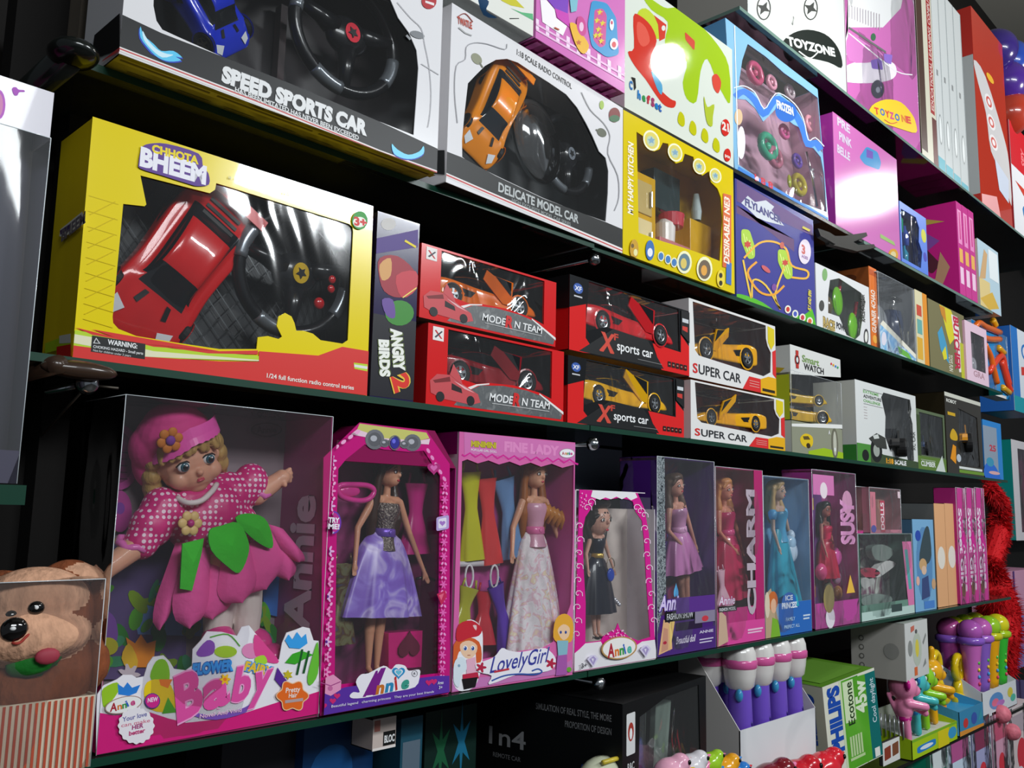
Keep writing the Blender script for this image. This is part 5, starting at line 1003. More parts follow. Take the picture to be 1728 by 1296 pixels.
b.P('8a4ab0', sm([(655, 910), (690, 870), (715, 880), (710, 915), (670, 925)], 3)).P('a8c828', ring(752, 908, 38, 20)).P('e088b8', ring(838, 905, 32, 26)).P('e04890', sm([(850, 850), (890, 890), (930, 940), (900, 945), (850, 920)], 3)).S('58a828', sm([(700, 860), (760, 850), (800, 890)], 4, False), 4).P('a8d838', sm([(850, 930), (880, 920), (890, 945), (860, 955)], 3))
b.P('38a0e8', [(950, 870), (962, 850), (975, 868), (990, 842), (1005, 862), (1020, 848), (1025, 880), (1000, 898), (965, 895)]).P('3aa828', [(950, 945), (975, 915), (1005, 905), (1045, 918), (1010, 935), (985, 950)]).S('1a5828', [(1008, 900), (990, 985)], 7).S('1a5828', [(1030, 905), (1012, 980)], 7).P('6ac038', sm([(1055, 880), (1062, 900), (1060, 980), (1035, 1020), (1025, 990)], 3))
b.P('5a2a90', [(915, 1000), (925, 960), (945, 990), (960, 1010), (940, 1030)]).P('c8b828', star(960, 985, 18, 6, .5))
b.T('FLOWER', '3a98e0', (640, 985), (778, 968), 34, .06, back='1a58b0').T('FAIRY', 'e8c038', (812, 968), (905, 990), 30, .05, back='3a98e0')
b.P('7a50b0', sm([(620, 1100), (700, 1120), (800, 1100), (840, 1080), (820, 1110), (720, 1135), (640, 1120)], 3))
PL, PD = 'e050a0', 'f0a0d0'
b.T('B', PL, (590, 1140), (680, 1095), 132, .045, .15, back=PD, bw=.03).T('a', PL, (678, 1102), (768, 1072), 118, .045, .05, back=PD, bw=.03).T('b', PL, (770, 1072), (830, 1060), 104, .045, .18, back=PD, bw=.03).T('y', PL, (832, 1058), (895, 1040), 100, .045, .35, back=PD, bw=.03)
b.P('e8b828', flower(750, 1000, 20, 6)).P('e87828', ring(750, 1000, 6)).T('Novel And Vivid', 'e8b8d8', (665, 1130), (805, 1108), 13, .02)
b.P('e86a20', flower(975, 1055, 54, 6, 48, .12)).S('f0c8a0', flower(975, 1055, 54, 6, 48, .12), 3, True).T('Pretty', 'f4e8e0', (952, 1045), (1000, 1040), 16, .02).T('Hair', 'f4e8e0', (962, 1062), (990, 1059), 15, .02).P('b8a0a0', [(950, 1070), (1010, 1062), (1010, 1072), (950, 1080)])
b.P('5a3888', ring(508, 1072, 26)).P('d02888', ring(508, 1072, 23)).T('NEW', 'f0e0f0', (492, 1077), (526, 1072), 14, .03)
b.P('f2f0ee', ring(412, 1085, 62, 26, 24, -14)).S('b09088', ring(412, 1085, 62, 26, 24, -14), 3, True)
for ch, c, x, y, h in (('A', 'b02838', 366, 1108, 38), ('n', 'e07828', 392, 1102, 30), ('n', '3a9a48', 408, 1098, 30), ('i', '3a68c0', 425, 1092, 30), ('e', 'd04888', 436, 1088, 30)): b.T(ch, c, (x, y), (x+(24 if ch == 'A' else 6 if ch == 'i' else 15), y-4), h*.7, .03)
b.P('f0eaf0', flower(454, 1155, 62, 16, 80, .04)).T('Your love', '6a68a8', (408, 1142), (490, 1122), 15, .02).T('can make', 'd87890', (404, 1160), (500, 1142), 12, .01).T('HER', 'a83878', (440, 1168), (478, 1160), 14, .03).T('better', 'c83878', (430, 1188), (484, 1176), 14, .03)
# garden backing and side
b.z(G_, 'I')
Gn = ['2a7a28', '58a828', '7a9a1c', '3a8a60']
b.P('5a4878', [(330, 1000), (330, 560), (500, 480), (620, 560), (620, 1000)]).P('6a98d8', [(450, 800), (560, 640), (700, 700), (760, 640), (800, 860), (460, 850)]).P('3a70c0', [(870, 600), (960, 580), (960, 800), (880, 780)])
random.seed(3)
for k in range(26):
    x = random.uniform(335, 640); y = random.uniform(700, 980); a = random.uniform(0, 180); b.P(Gn[k % 4], ring(x, y, random.uniform(20, 55), random.uniform(10, 24), 12, a))
for k in range(8): b.P(Gn[k % 4], ring(random.uniform(850, 965), random.uniform(700, 900), 34, 12, 12, random.uniform(40, 140)))
b.P('7a4aa0', sm([(320, 800), (350, 770), (385, 800), (390, 870), (340, 875)], 3)).P('b8b020', ring(360, 890, 34, 30)).P('a89020', star(350, 530, 60, 7, .4)).P('e88a20', [(420, 860), (450, 880), (470, 850), (490, 880), (520, 870), (510, 960), (440, 960)]).P('e8b828', sm([(405, 930), (430, 880), (460, 940), (440, 980)], 3)).P('d8c8d0', flower(430, 985, 40, 7))
b.P('a83a88', ring(395, 260, 74, 110, 22)).P('78205e', ring(395, 260, 52, 86, 22)).P('a83a88', ring(400, 440, 40, 70, 18)).P('7a3a98', ring(400, 430, 16, 20)).S('6a1850', [(360, 235), (430, 235)], 3)
for k in range(5): b.S('481038', [(365, 240+k*22), (425, 245+k*22)], 4)
b.S('5a4448', ring(888, 168, 50, 22, 20), 4, True).T('Annie', '5a4448', (855, 178), (922, 178), 20, .03)
b.done('carton')
q = MB(); side = W-.003                                          # Annie lettering runs up the inner right wall
vs, fs = textmesh('Annie', .04); q.add([(side, D*.25+D*.5*y, .10+x*.18) for x, y in vs], fs, M('e0c8dc')); q.build('side_lettering', b.root)
b.clear(film(.035, .45, 5, refl=.8), wob=.006)
b.z(G_); P = lambda x, y, d: b.L(x, y, -d, 'F'); SK = 'dfa488'
hc = P(618, 262, .058); e1 = P(678, 265, .02)-P(597, 293, .02); e1[1] = -.004; e1.normalize(); fv = Vector((.22, -1, -.16)); fv = (fv-e1*fv.dot(e1)).normalized(); up = fv.cross(e1)*-1
up = e1.cross(-fv).normalized(); up = up if up[2] > 0 else -up
HR = Matrix(((e1[0], -fv[0], up[0]), (e1[1], -fv[1], up[1]), (e1[2], -fv[2], up[2])))       # head axes: right, back, up
hd = lambda x, y, z: hc+HR @ Vector((x, y, z))
sh = [(hd(0, 0, 0), (.038, .036, .038), 0, HR), (hd(0, -.008, -.014), (.034, .030, .026), 0, HR), (hd(0, -.020, -.030), (.014, .012, .010), 0, HR), (hd(0, -.039, -.009), (.0045, .005, .0042), 0, HR), (hd(-.02, -.022, -.016), (.013, .013, .012), 0, HR), (hd(.02, -.022, -.016), (.013, .013, .012), 0, HR),
      (hd(-.038, .0, -.004), (.005, .008, .010), 0, HR), (hd(.038, .0, -.004), (.005, .008, .010), 0, HR), (hd(0, .004, -.03), .015, P(665, 425, .062), .018, 0),
      (P(690, 450, .062), .034, P(740, 600, .062), .040, 0),
      (P(540, 425, .06), .016, P(470, 545, .052), .014, 0), (P(470, 545, .052), .015, P(345, 640, .048), .011, 0), (P(345, 640, .048), .012, P(318, 668, .046), .012, 0),
      (P(800, 350, .06), .016, P(855, 385, .05), .014, 0), (P(855, 385, .05), .014, P(925, 338, .046), .011, 0), (P(925, 338, .046), .011, P(940, 328, .044), .011, 0),
      (P(735, 640, .062), .024, P(728, 780, .062), .019, 1), (P(728, 780, .062), .019, P(725, 850, .060), .017, 1), (P(815, 640, .062), .024, P(822, 780, .062), .019, 1), (P(822, 780, .062), .019, P(818, 850, .060), .017, 1)]
for (hx, hy, dx, dy) in ((318, 668, -26, 12), (942, 326, 24, -12)):
    for k in range(4): sh.append((P(hx+dx*.3, hy-12+k*8, .046), .0042, P(hx+dx*(1.0+.15*(k in (1, 2))), hy-20+k*13+dy*.5, .044), .0032, 0))
    sh.append((P(hx, hy+6, .040), .0045, P(hx+dx*.3, hy+26, .034), .0035, 0))
body = blob(sh, .0016, 'baby_doll', b.root, [skin(SK), M('e0d4cc', .5, name='white_tights')], 3)
q = MB(); wm, im, km, lp = M('e8e8ea', .15, 0, .5, 'eye_white'), M('2a5a68', .1, 0, 1, 'iris'), M('06080a', .1, 0, 1, 'pupil'), M('c8485c', .3, 0, .3, 'lips')
for sx in (-.0158, .0158):
    q.ell(hd(sx, -.0335, .002), (.0076, .0036, .0066), wm, 18, 10, HR); q.ell(hd(sx+.0006, -.0360, .0018), (.0056, .0024, .0058), im, 16, 8, HR); q.ell(hd(sx+.0008, -.0378, .0018), (.0034, .0012, .0036), km, 14, 8, HR); q.ell(hd(sx+.0022, -.0389, .0042), (.0012, .0005, .0012), M('ffffff', .1), 8, 6, HR)
    q.tube([hd(sx-.0085, -.0325, .004), hd(sx-.004, -.0362, .0086), hd(sx+.004, -.0362, .0086), hd(sx+.0085, -.0325, .004)], .0010, M('2a1c18', .5), 6)
    q.tube([hd(sx-.008, -.0335, .0165), hd(sx, -.0360, .0195), hd(sx+.008, -.0335, .0165)], .0006, M('b08058', .6), 5)
q.ell(hd(0, -.0372, -.0195), (.0052, .0022, .0016), lp, 14, 8, HR); q.ell(hd(-.0018, -.0374, -.0178), (.0026, .0018, .0013), lp, 12, 6, HR); q.ell(hd(.0018, -.0374, -.0178), (.0026, .0018, .0013), lp, 12, 6, HR)
q.build('face_features', body, smooth=True)
hs = []
HM = M('b89458', .42, 0, .2, 'blonde_hair', (70, .9, (1.6, 1.6, .3)))
for x0, z0, y0 in ((-.040, .010, .0), (-.043, -.010, .004), (-.044, -.026, .006), (.040, .008, .004), (.043, -.008, .006), (.043, -.022, .008)):
    hs.append((hd(x0, y0, z0), (.012, .014, .014), 0, HR))
for k in range(9):
    t = -1+k*.25; hs.append((hd(.030*t, -.028+.010*t*t, .032-.006*t*t), .0085, hd(.036*t+.003*math.sin(3*k), -.036+.014*t*t, .019-.008*abs(t)), .0045, 0))
hs += [(hd(0, .01, .006), (.041, .034, .037), 0, HR), (hd(-.045, .004, -.02), .010, hd(-.050, .006, -.045), .007, 0), (hd(-.038, .01, -.03), .010, hd(-.036, .008, -.052), .007, 0), (hd(.044, .006, -.018), .009, hd(.046, .008, -.034), .006, 0)]
blob(hs, .0015, 'hair', body, [HM], 1)
# knitted cap with a frilled band and a felt flower
CP = M('d03a84', .7, 0, 0, 'pink_felt_cap', (40, .4, (1, 1, 1)))
blob([(hd(-.006, .008, .030), (.046, .040, .036), 0, HR), (hd(-.034, .012, .020), (.026, .028, .030), 0, HR), (hd(-.005, .006, .05), (.034, .03, .022), 0, HR), (hd(-.045, .016, -.002), (.014, .018, .026), 0, HR)], .002, 'cap', body, [CP], 4)
q = MB(); FB = satin('e85ab0')
band = [hd(.046*math.sin(t), -.040*math.cos(t)+.002, .0345-.018*max(0, -math.sin(t))) for t in [-1.5+3.0*i/30 for i in range(31)]]
for i in range(30):
    o_ = HR @ Vector((0, -.004, -.007)); q.add([band[i], band[i+1], band[i+1]+HR @ Vector((0, .004, .012)), band[i]+HR @ Vector((0, .004, .012)), band[i]+o_*(1+.15*(i % 2)), band[i+1]+o_*(1+.15*((i+1) % 2))], [(0, 1, 2, 3), (0, 4, 5, 1)], FB)
q.build('cap_frill', body, smooth=False)
q = MB(); fc = hd(-.026, -.036, .040)
for k in range(6): t = k*math.pi/3; q.ell(fc+HR @ Vector((.010*math.cos(t), 0, .010*math.sin(t))), (.006, .0025, .006), M('c8782c', .6, name='felt_flower'), 10, 6, HR)
q.ell(fc+HR @ Vector((0, -.002, 0)), (.006, .003, .006), M('7a3a98', .6), 10, 6, HR); q.build('felt_flower', body, smooth=True)
DT = dots('d01c78', 'f0d0e0', 145, .34, 'pink_dotted_satin')
blob([(P(668, 470, .060), (.046, .034, .040), 0), (P(720, 440, .056), (.040, .032, .040), 0), (P(760, 490, .058), (.040, .034, .034), 0), (P(700, 530, .060), (.046, .036, .030), 0), (P(560, 440, .058), (.026, .026, .026), 0), (P(505, 490, .055), (.026, .024, .026), 0), (P(775, 385, .058), (.028, .026, .026), 0), (P(835, 352, .055), (.024, .022, .028), 0), (P(540, 425, .058), .024, P(470, 545, .053), .020, 0), (P(620, 410, .06), .024, P(760, 370, .06), .024, 0)], .0018, 'dress_bodice', body, [DT], 4)
q = MB()
for (x, y) in ((452, 545), (855, 370)):
    c = P(x, y, .053); q.tube([c+Vector((.019*math.cos(t), .014*math.sin(t), .006*math.sin(t)+.002*math.sin(6*t))) for t in [i*.35 for i in range(18)]], .0045, satin('e070b8'), 8, closed=True)
q.build('sleeve_frill', body, smooth=True)
q = MB(); q.tube([P(x, y, d) for x, y, d in sm([(590, 395, .04), (625, 412, .026), (670, 405, .022), (705, 375, .026), (722, 350, .04)], 4, False)], .0035, M('e4d8d8', .5, name='white_collar'), 8); q.build('collar', body, smooth=True)
q = MB(); fc = P(634, 480, .018)
for k in range(6): t = k*math.pi/3; q.ell(fc+Vector((.0095*math.cos(t), 0, .0095*math.sin(t))), (.006, .0025, .006), M('d8b878', .4, name='gold_petal'), 12, 6)
q.ell(fc+Vector((0, -.002, 0)), (.0045, .003, .0045), M('b02878', .3), 10, 6); q.build('brooch', body, smooth=True)
q = MB(); PT = M('e0529a', .75, 0, 0, 'pink_felt', (90, .3, (1, 1, 1)))
for a0, b0, tp, d0 in (((585, 545), (630, 540), (525, 835), .05), ((870, 500), (935, 500), (955, 670), .05), ((620, 560), (700, 560), (625, 830), .034), ((800, 560), (900, 500), (880, 700), .034), ((880, 480), (945, 500), (990, 610), .042), ((690, 570), (790, 560), (700, 800), .042), ((740, 580), (830, 545), (800, 745), .028)):
    petal(q, P(*a0, d0), P(*b0, d0), P(*tp, d0-.004), PT, .014, 'round', 10)
q.build('petal_skirt', body, smooth=True)
GL = M('3ab828', .8, 0, 0, 'green_felt', (90, .3, (1, 1, 1)))
for poly_, d0 in (([(608, 548), (680, 530), (672, 580), (640, 705), (600, 698)], .016), ([(698, 505), (740, 488), (795, 478), (828, 540), (826, 590), (798, 645), (760, 625), (705, 570)], .010), ([(785, 462), (830, 447), (880, 462), (905, 510), (908, 562), (870, 550), (820, 510)], .014)):
    q = MB(); pp = [P(x, y, d0) for x, y in sm(poly_, 3)] if len(poly_) > 5 else [P(x, y, d0) for x, y in poly_]; c = sum(pp, Vector())/len(pp); n_ = len(pp)
    q.add([c+Vector((0, -.004, 0))]+pp+[p+Vector((0, .002, 0)) for p in pp], [(0, i+1, (i+1) % n_+1) for i in range(n_)]+[(i+1, (i+1) % n_+1, (i+1) % n_+1+n_, i+1+n_) for i in range(n_)], GL); q.build('leaf', body)
for (x, y) in ((728, 868), (850, 880)):
    q = MB(); c = P(x, y, .055); q.ell(c, (.020, .026, .020), plas('e04090'), 16, 10); q.ell(c+Vector((.010, -.022, -.012)), (.024, .026, .014), plas('e04090'), 16, 10); q.build('shoe', body, smooth=True)

# ---- Annie with lavender skirt ----
b = Box('doll_package', 'tall pink flower-framed doll box with chamfered top, doll in lavender skirt', 'doll box', (540, 1207), (759, 1167), (607, 713), Y=.998, depth=.075, zb=Z0+.001)
b.H = b.L(640, 717)[2]
out = [(540, 1207), (759, 1167), (759, 783), (720, 727), (607, 713), (546, 772)]
hw = [(105, 1122), (115, 420), (120, 262), (150, 225), (225, 165), (300, 185), (400, 195), (460, 190), (525, 290), (523, 420), (517, 1075)]
PKF = gloss('c8187c')
ol_ = [b.L(x, y) for x, y in out]; b.z(H_); b.holes = [[b.L(x, y) for x, y in hw]]; b.mb.prism(ol_, (0, .0014, 0), PKF, PKF, b.holes); b.z()
b.mb.box((0, .0014, 0), (.0014, b.D, b.H*.86), PKF); b.mb.box((b.W-.0014, .0014, 0), (b.W, b.D, b.H*.86), gloss('a01870')); b.mb.box((0, .0014, 0), (b.W, b.D, .0014), PKF); b.mb.box((0, b.D-.0015, 0), (b.W, b.D, b.H*.86), PKF)
b.mb.prism([(0, .0014, b.H*.86), (b.W*.28, .0014, b.H), (b.W*.80, .0014, b.H), (b.W, .0014, b.H*.86)], (0, b.D-.003, 0), gloss('8a1450')); b.mb.box((.002, b.D-.004, .002), (b.W-.002, b.D-.0025, b.H*.88), blotch(['6a2048', '983070', '501840', 'a84080'], 9, .5, 'backing_print'))
b.z(H_)
b.P('c8c46a', [(205, 82), (470, 118), (482, 140), (440, 150), (300, 140), (195, 105)]).P('e8c8d8', [(195, 105), (300, 140), (440, 150), (485, 142), (480, 165), (400, 160), (250, 140), (170, 125)])
SIL = M('8a8a90', .3, .7, 0, 'silver_print')
for x, y, rx, ry in ((265, 145, 38, 40), (415, 158, 34, 34), (305, 160, 20, 16), (385, 165, 20, 16)): b.P(SIL, ring(x, y, rx, ry)).P('5a5a60', ring(x, y, rx*.7, ry*.7)).P('b0b0b8', ring(x-4, y-4, rx*.35, ry*.3))
b.P('2a2a90', ring(345, 158, 18, 24)).P('6a6ae0', ring(341, 152, 7, 9)).S(SIL, ring(345, 158, 22, 28), 4, True)
random.seed(5)
for k in range(15):
    y = 230+k*60; x = 92-k*1.6
    if 420 < y < 560: continue
    b.P('f090c8' if k % 3 else 'e8b0e0', flower(x, y, 23, 6, 36, .3, 1.1)).P('5a2a90' if k % 3 == 0 else 'c8187c', ring(x, y, 5, 6)); b.P('f0b0d8', ring(x+14, y+30, 5, 8, 10, 30)).P('f0b0d8', ring(x-12, y+34, 5, 8, 10, -30))
for k in range(14):
    y = 330+k*56; x = 544-k*.8; b.P('e868b8', flower(x, y, 15, 6, 30, .35, 1.3)).P('f0a0d8', ring(x-6, y+28, 4, 7, 8, 30)).P('f0a0d8', ring(x+7, y+30, 4, 7, 8, -30))
for t in range(5): b.P('f0a8d4', ring(85+t*28, 195-t*20, 12, 7, 12, -40)).P('e890c8', ring(478+t*16, 190+t*28, 11, 6, 12, 60))
b.P('b02878', heart(500, 260, 26)).P('d868b0', heart(500, 258, 14))
b.P('6a3ab0', ring(100, 475, 32, 46)).P('c03090', ring(100, 475, 27, 40)).T('TRY', 'f4f0f8', (80, 475), (124, 477), 20, .04).T('ME!', 'f4f0f8', (80, 500), (124, 502), 20, .04).P('b8c0e0', [(65, 510), (105, 512), (78, 545)])
b.P('b8a0d8', rr([(510, 455), (560, 445), (560, 500), (510, 510)], 8)).P('e8e0f0', rr([(518, 462), (550, 455), (550, 495), (518, 500)], 6)).P('a878c8', heart(534, 478, 12)).P('c82858', [(512, 760), (545, 745), (552, 770), (530, 805)]).P('e86888', [(520, 765), (540, 757), (530, 785)])
b.P('5a30a0', [(45, 1245), (562, 1150), (562, 1085), (517, 1085), (300, 1110), (150, 1130), (48, 1160)])
b.P('e898c0', [(50, 1100), (100, 1080), (132, 1105), (130, 1140), (90, 1165), (52, 1150)]).S('a84888', [(50, 1112), (90, 1125), (130, 1108)], 4).P('c868a0', ring(88, 1135, 10))
for x, y in ((115, 1165), (98, 1185), (480, 1112), (500, 1108), (62, 1205)): b.P('d02870', heart(x, y, 13))
b.P('f0ecf4', sm([(165, 1165), (180, 1150), (205, 1150), (190, 1110), (210, 1080), (240, 1075), (300, 1045), (330, 1060), (350, 1040), (385, 1045), (400, 1065), (440, 1060), (445, 1080), (425, 1130), (330, 1150), (240, 1170), (180, 1175)], 3)).P('7a2088', [(222, 1165), (290, 1055), (310, 1052), (268, 1160)])
b.T('A', '7a2088', (218, 1165), (272, 1156), 88, .04, .35)
for ch, c, x, y in (('n', 'c87028', 268, 1158), ('n', '2a88b8', 305, 1150), ('i', 'c83030', 347, 1142), ('e', '3a9a88', 368, 1138)): b.T(ch, c, (x, y), (x+(32 if ch != 'i' else 9), y-6), 46, .05, .2)
b.P('2a90c8', heart(360, 1072, 26)).P('e8e8f0', heart(360, 1072, 17)).P('68c0d8', heart(360, 1072, 12)).S('8a8a90', ring(424, 1076, 11, 12), 2, True).T('R', '6a6a70', (420, 1081), (428, 1080), 9, .02)
b.T('Beautiful legend   charming princess   They are your best friends', 'e0d8f0', (92, 1212), (500, 1152), 10, .01).T('Ages', 'e0e0f0', (515, 1120), (538, 1117), 12, .02).T('3+', 'e0e0f0', (520, 1138), (534, 1136), 12, .02)
b.done(); b.window(film(.04, .35, 8), .004)
pat = blotch(['7a58b8', '8a68c8', '9a80d8', 'c8b8e8', '8a68c8'], 26, .3, 'lavender_paisley', (1, 1, 1))
LV = satin('9070d0')
dd = fdoll(b, H_, (252, 1090), (325, 215), .040, hair='3e261c', yaw=.35, hairlen=.30, sk='d49878', arms=[((-.15, 0, .66), (-.17, -.03, .50)), ((.15, 0, .66), (.25, -.02, .47))],
      dress=dict(bodice=M('8a8078', .25, .7, 0, 'silver_sequin', (300, .9, (1, 1, 1))), belt=M('7a58c0', .3, .3, 0, 'purple_belt'), skirt=pat, z0=.63, z1=.27, r=.235, sy=.42, pleats=9, amp=.09, pw=.55))
q = MB(); b.z(H_)
hb_ = [b.L(x, y, -.02, 'F') for x, y in sm([(120, 330), (190, 325), (240, 330), (262, 350), (240, 382), (190, 388), (130, 370)], 4)]; q.tube(hb_, .004, plas('e03a98'), 8, closed=True); q.ell(b.L(165, 350, -.022, 'F'), (.018, .004, .008), plas('e03a98'), 14, 8); q.build('toy_mirror', b.root, smooth=True)
q = MB(); c = [b.L(x, y, -.03, 'F') for x, y in ((320, 915), (455, 905), (450, 1050), (320, 1060))]; q.prism(c, (0, .02, 0), plas('d8147c')); cc = b.L(400, 965, -.028, 'F'); q.prism([(cc[0]+(x)*.02, cc[1], cc[2]+z*.02) for x, z in heart(0, 0, 1)], (0, -.002, 0), M('6a1a38', .4)); q.build('toy_suitcase', b.root, bevel=.004)
gown(b, *[tuple(Vector((H_[0]+x/2.357, H_[1]+y/2.357))) for x, y in ((432, 320), (430, 560))], .05, .055, satin('c02880'), dep=.05) if False else None
b.z(H_); gown(b, (432, 320), (425, 600), .045, .06, satin('b82078'), dep=.05); gown(b, (140, 640), (130, 960), .04, .05, blotch(['6a6a70', '8a8860', '6a4a30', '58587a'], 60, .3, 'sequin_cloth', metal=.5), dep=.04)
q = MB(); q.tube([b.L(x, y, -.04, 'F') for x, y in ((430, 700), (470, 690), (505, 705))], .002, plas('1a1a1c')); q.tube([b.L(x, y, -.04, 'F') for x, y in ((465, 650), (467, 690))], .0015, plas('1a1a1c')); q.build('toy_hanger', b.root, smooth=True)

# ---- Lovely Girl ----
b = Box('doll_package', 'pink doll box with scalloped header, spare dresses and doll in white frilly gown', 'doll box', (762, 1168), (966, 1138), (783, 729), Y=1.004, Y2=.985, depth=.075, zb=Z0+.001)
hw = [(598, 950), (605, 600), (612, 232)]+[(612+ (i+.5)*42, 220+i*2.2+ (18 if i % 2 else 4)) for i in range(10)]+[(1062, 246), (1058, 560), (1045, 800), (1020, 870), (985, 880), (975, 950), (930, 975), (850, 985), (790, 1000), (740, 1010), (690, 1020), (680, 930), (650, 880)]
b.carton(gloss('d868a8'), gloss('e4e0e4'), 'c04a98', [[(520+x/2.357, 680+y/2.357) for x, y in hw]])
b.z(H_)
b.P('d070b0', [(620, 115), (1078, 165), (1075, 248)]+[(1062-i*44, 242-i*3-(12 if i % 2 else 0)) for i in range(11)])
b.S('d01c90', [(1074, 244)]+[(1062-i*22, 240-i*1.4-(14 if (i//1) % 2 else 0)) for i in range(21)]+[(612, 205)], 7)
b.T('FINE LADY', 'e088c0', (780, 190), (998, 208), 36, .06).T('MINIMINI', 'c8b828', (648, 172), (748, 180), 22, .05, back='5a4a18', bw=.03).T('POPULAR GIRL DOLL', 'f0e8f0', (648, 190), (750, 198), 9, .01)
b.P('eeeaf0', ring(1030, 200, 30, 18, 20)).S('a08890', ring(1030, 200, 30, 18, 20), 2, True)
for ch, c, x in (('A', 'b02838', 1010), ('n', 'e07828', 1021), ('n', '3a9a48', 1030), ('i', '3a68c0', 1039), ('e', 'd04888', 1043)): b.T(ch, c, (x, 206), (x+(9 if ch != 'i' else 3), 206), 12, .03)
b.P('c87ab8', [(565, 1150), (1050, 1070), (1048, 1020), (985, 1060), (700, 1090), (560, 1100)])
# printed girls (plain cartoon children)
b.P('f0eef4', sm([(575, 1100), (590, 1030), (620, 880), (660, 865), (690, 900), (695, 960), (690, 1050), (660, 1130), (600, 1145)], 3))
b.P('d86030', sm([(570, 1040), (580, 960), (620, 930), (680, 950), (690, 1020), (670, 1040), (660, 980), (600, 990), (590, 1050)], 3)).P('f0c8a8', sm([(605, 960), (640, 945), (672, 965), (665, 1000), (640, 1018), (612, 1000)], 3)).P('c82838', sm([(588, 930), (600, 880), (650, 865), (690, 895), (680, 925), (640, 935), (600, 950)], 3)).P('e8c8c8', sm([(655, 885), (670, 885), (668, 905)], 2))
for x in (625, 655): b.P('f4f4f8', ring(x, 975, 9, 10)).P('2a4a98', ring(x, 976, 6, 8)).P('f4f4f8', ring(x-2, 973, 2, 2))
b.S('b05038', [(634, 1003), (646, 1003)], 2).P('e8b0c8', [(630, 1020), (665, 1010), (670, 1080), (630, 1090)]).P('c02848', [(615, 1080), (675, 1070), (680, 1095), (615, 1100)]).P('1a1418', [(612, 1098), (675, 1090), (665, 1130), (620, 1140)]).P('dce8f0', sm([(580, 1040), (600, 1010), (625, 1020), (630, 1060), (610, 1080), (600, 1130), (580, 1110)], 3)).P('88a8c0', ring(600, 1045, 5, 6))
b.P('e8a838', sm([(975, 930), (985, 860), (1020, 838), (1050, 860), (1055, 910), (1045, 950), (1000, 955)], 3)).P('f0c8a0', sm([(992, 905), (1015, 880), (1040, 895), (1035, 930), (1012, 942)], 3)).P('88b8c8', [(990, 945), (1035, 945), (1030, 1005), (995, 1010)]).P('a85aa8', [(992, 1005), (1030, 1000), (1030, 1080), (985, 1085)]).P('6aa838', ring(1038, 1060, 10, 10))
for x in (1005, 1025): b.P('2a4a98', ring(x, 912, 4, 6))
b.P('f0ecf4', sm([(665, 1040), (690, 1030), (740, 1010), (770, 975), (800, 985), (850, 990), (930, 975), (960, 985), (985, 1020), (970, 1060), (900, 1075), (830, 1080), (720, 1120), (730, 1085), (680, 1070)], 3))
b.T('LovelyGirl', '3a3a98', (722, 1075), (948, 1030), 62, .0, .35, back='8a9ac8', bw=.015)
for x, y in ((688, 1052), (966, 1036)): b.P('b82848', flower(x, y, 22, 5, 40, .28))
b.S('3a58a8', sm([(730, 1105), (780, 1085), (840, 1078), (900, 1080), (930, 1070), (915, 1058), (890, 1066)], 4, False), 6).S('c83848', [(740, 1070), (800, 1058)], 8)
b.face = 'L'; b.z(None, 'L')
for k, c in enumerate(('c83078', 'd83838', 'e09828', 'd868b0', 'c83078', 'd83838', 'e0a838')): b.P(c, [b_ for b_ in ring(0, 0, 1)]) if False else b.q(c, ring(.45 if k % 2 else .7, .86-k*.12, .28, .05))
b.z(H_, 'L'); b.q(gloss('8a1868'), [(0, .91), (1, .91), (1, 1), (0, 1)]); b.face = 'F'
b.z(H_, 'I')
for k in range(9): b.S('d890c8', sm([(960, 430+k*26), (1010, 470+k*26), (1075, 450+k*26)], 4, False), 9)
b.face = 'F'; b.done(); b.window(film(.05, .5, 9), .004)
b.z(H_)
for (p0, p1, w0, w1, c) in (((645, 275), (655, 625), .045, .05, 'c8c81c'), ((708, 300), (730, 640), .045, .05, 'd83a3a'), ((775, 300), (830, 605), .05, .065, '6a90c0'), ((640, 735), (600, 920), .04, .05, 'b8b82c'), ((705, 750), (690, 960), .04, .06, 'c82838'), ((745, 725), (805, 985), .035, .055, '5a30a8')):
    gown(b, p0, p1, w0, w1, satin(c), dep=.055 if p0[1] < 400 or p0[0] == 705 else .045)
q = MB(); c = b.L(650, 640, -.05, 'F'); q.box((.004, .05, c[2]-.004), (b.W*.52, .06, c[2]+.004), plas('d8d4d8'))
for x in (640, 740): cc = b.L(x, 690, -.045, 'F'); q.tube([cc+Vector((.008*math.cos(t), 0, .018*math.sin(t))) for t in [i*.5 for i in range(13)]], .002, plas('e8e8ec'), 6, closed=True)
q.build('hanger_rail', b.root, smooth=True)
white = blotch(['c8bcc4', 'ece8ea', 'f4f0f2', 'e8c0d0', 'f0e0b8', 'f4f2f4'], 60, .5, 'white_lace')
fdoll(b, H_, (890, 1030), (900, 228), .042, hair='9a5a28', yaw=.1, hairlen=.26, sk='d8a080', arms=[((-.14, 0, .66), (-.17, -.03, .54)), ((.15, 0, .66), (.20, -.02, .52))], dress=dict(bodice=satin('d8a0b8'), belt=satin('e070a8'), skirt=white, z0=.62, z1=.05, r=.20, sy=.48, pleats=13, amp=.07, pw=.7))
q = MB(); b.z(H_); HB = M('c8843a', .4, 0, .2, 'curled_hair', (60, .9, (1, 1, .3)))
for k in range(5): cc = b.L(935+k*16, 400+k*8, -.03, 'F'); q.tube([cc, cc+Vector((.006, -.004, -.014)), cc+Vector((.001*k, 0, -.03))], [.006, .007, .003], HB, 8)
q.build('curls', b.root, smooth=True)

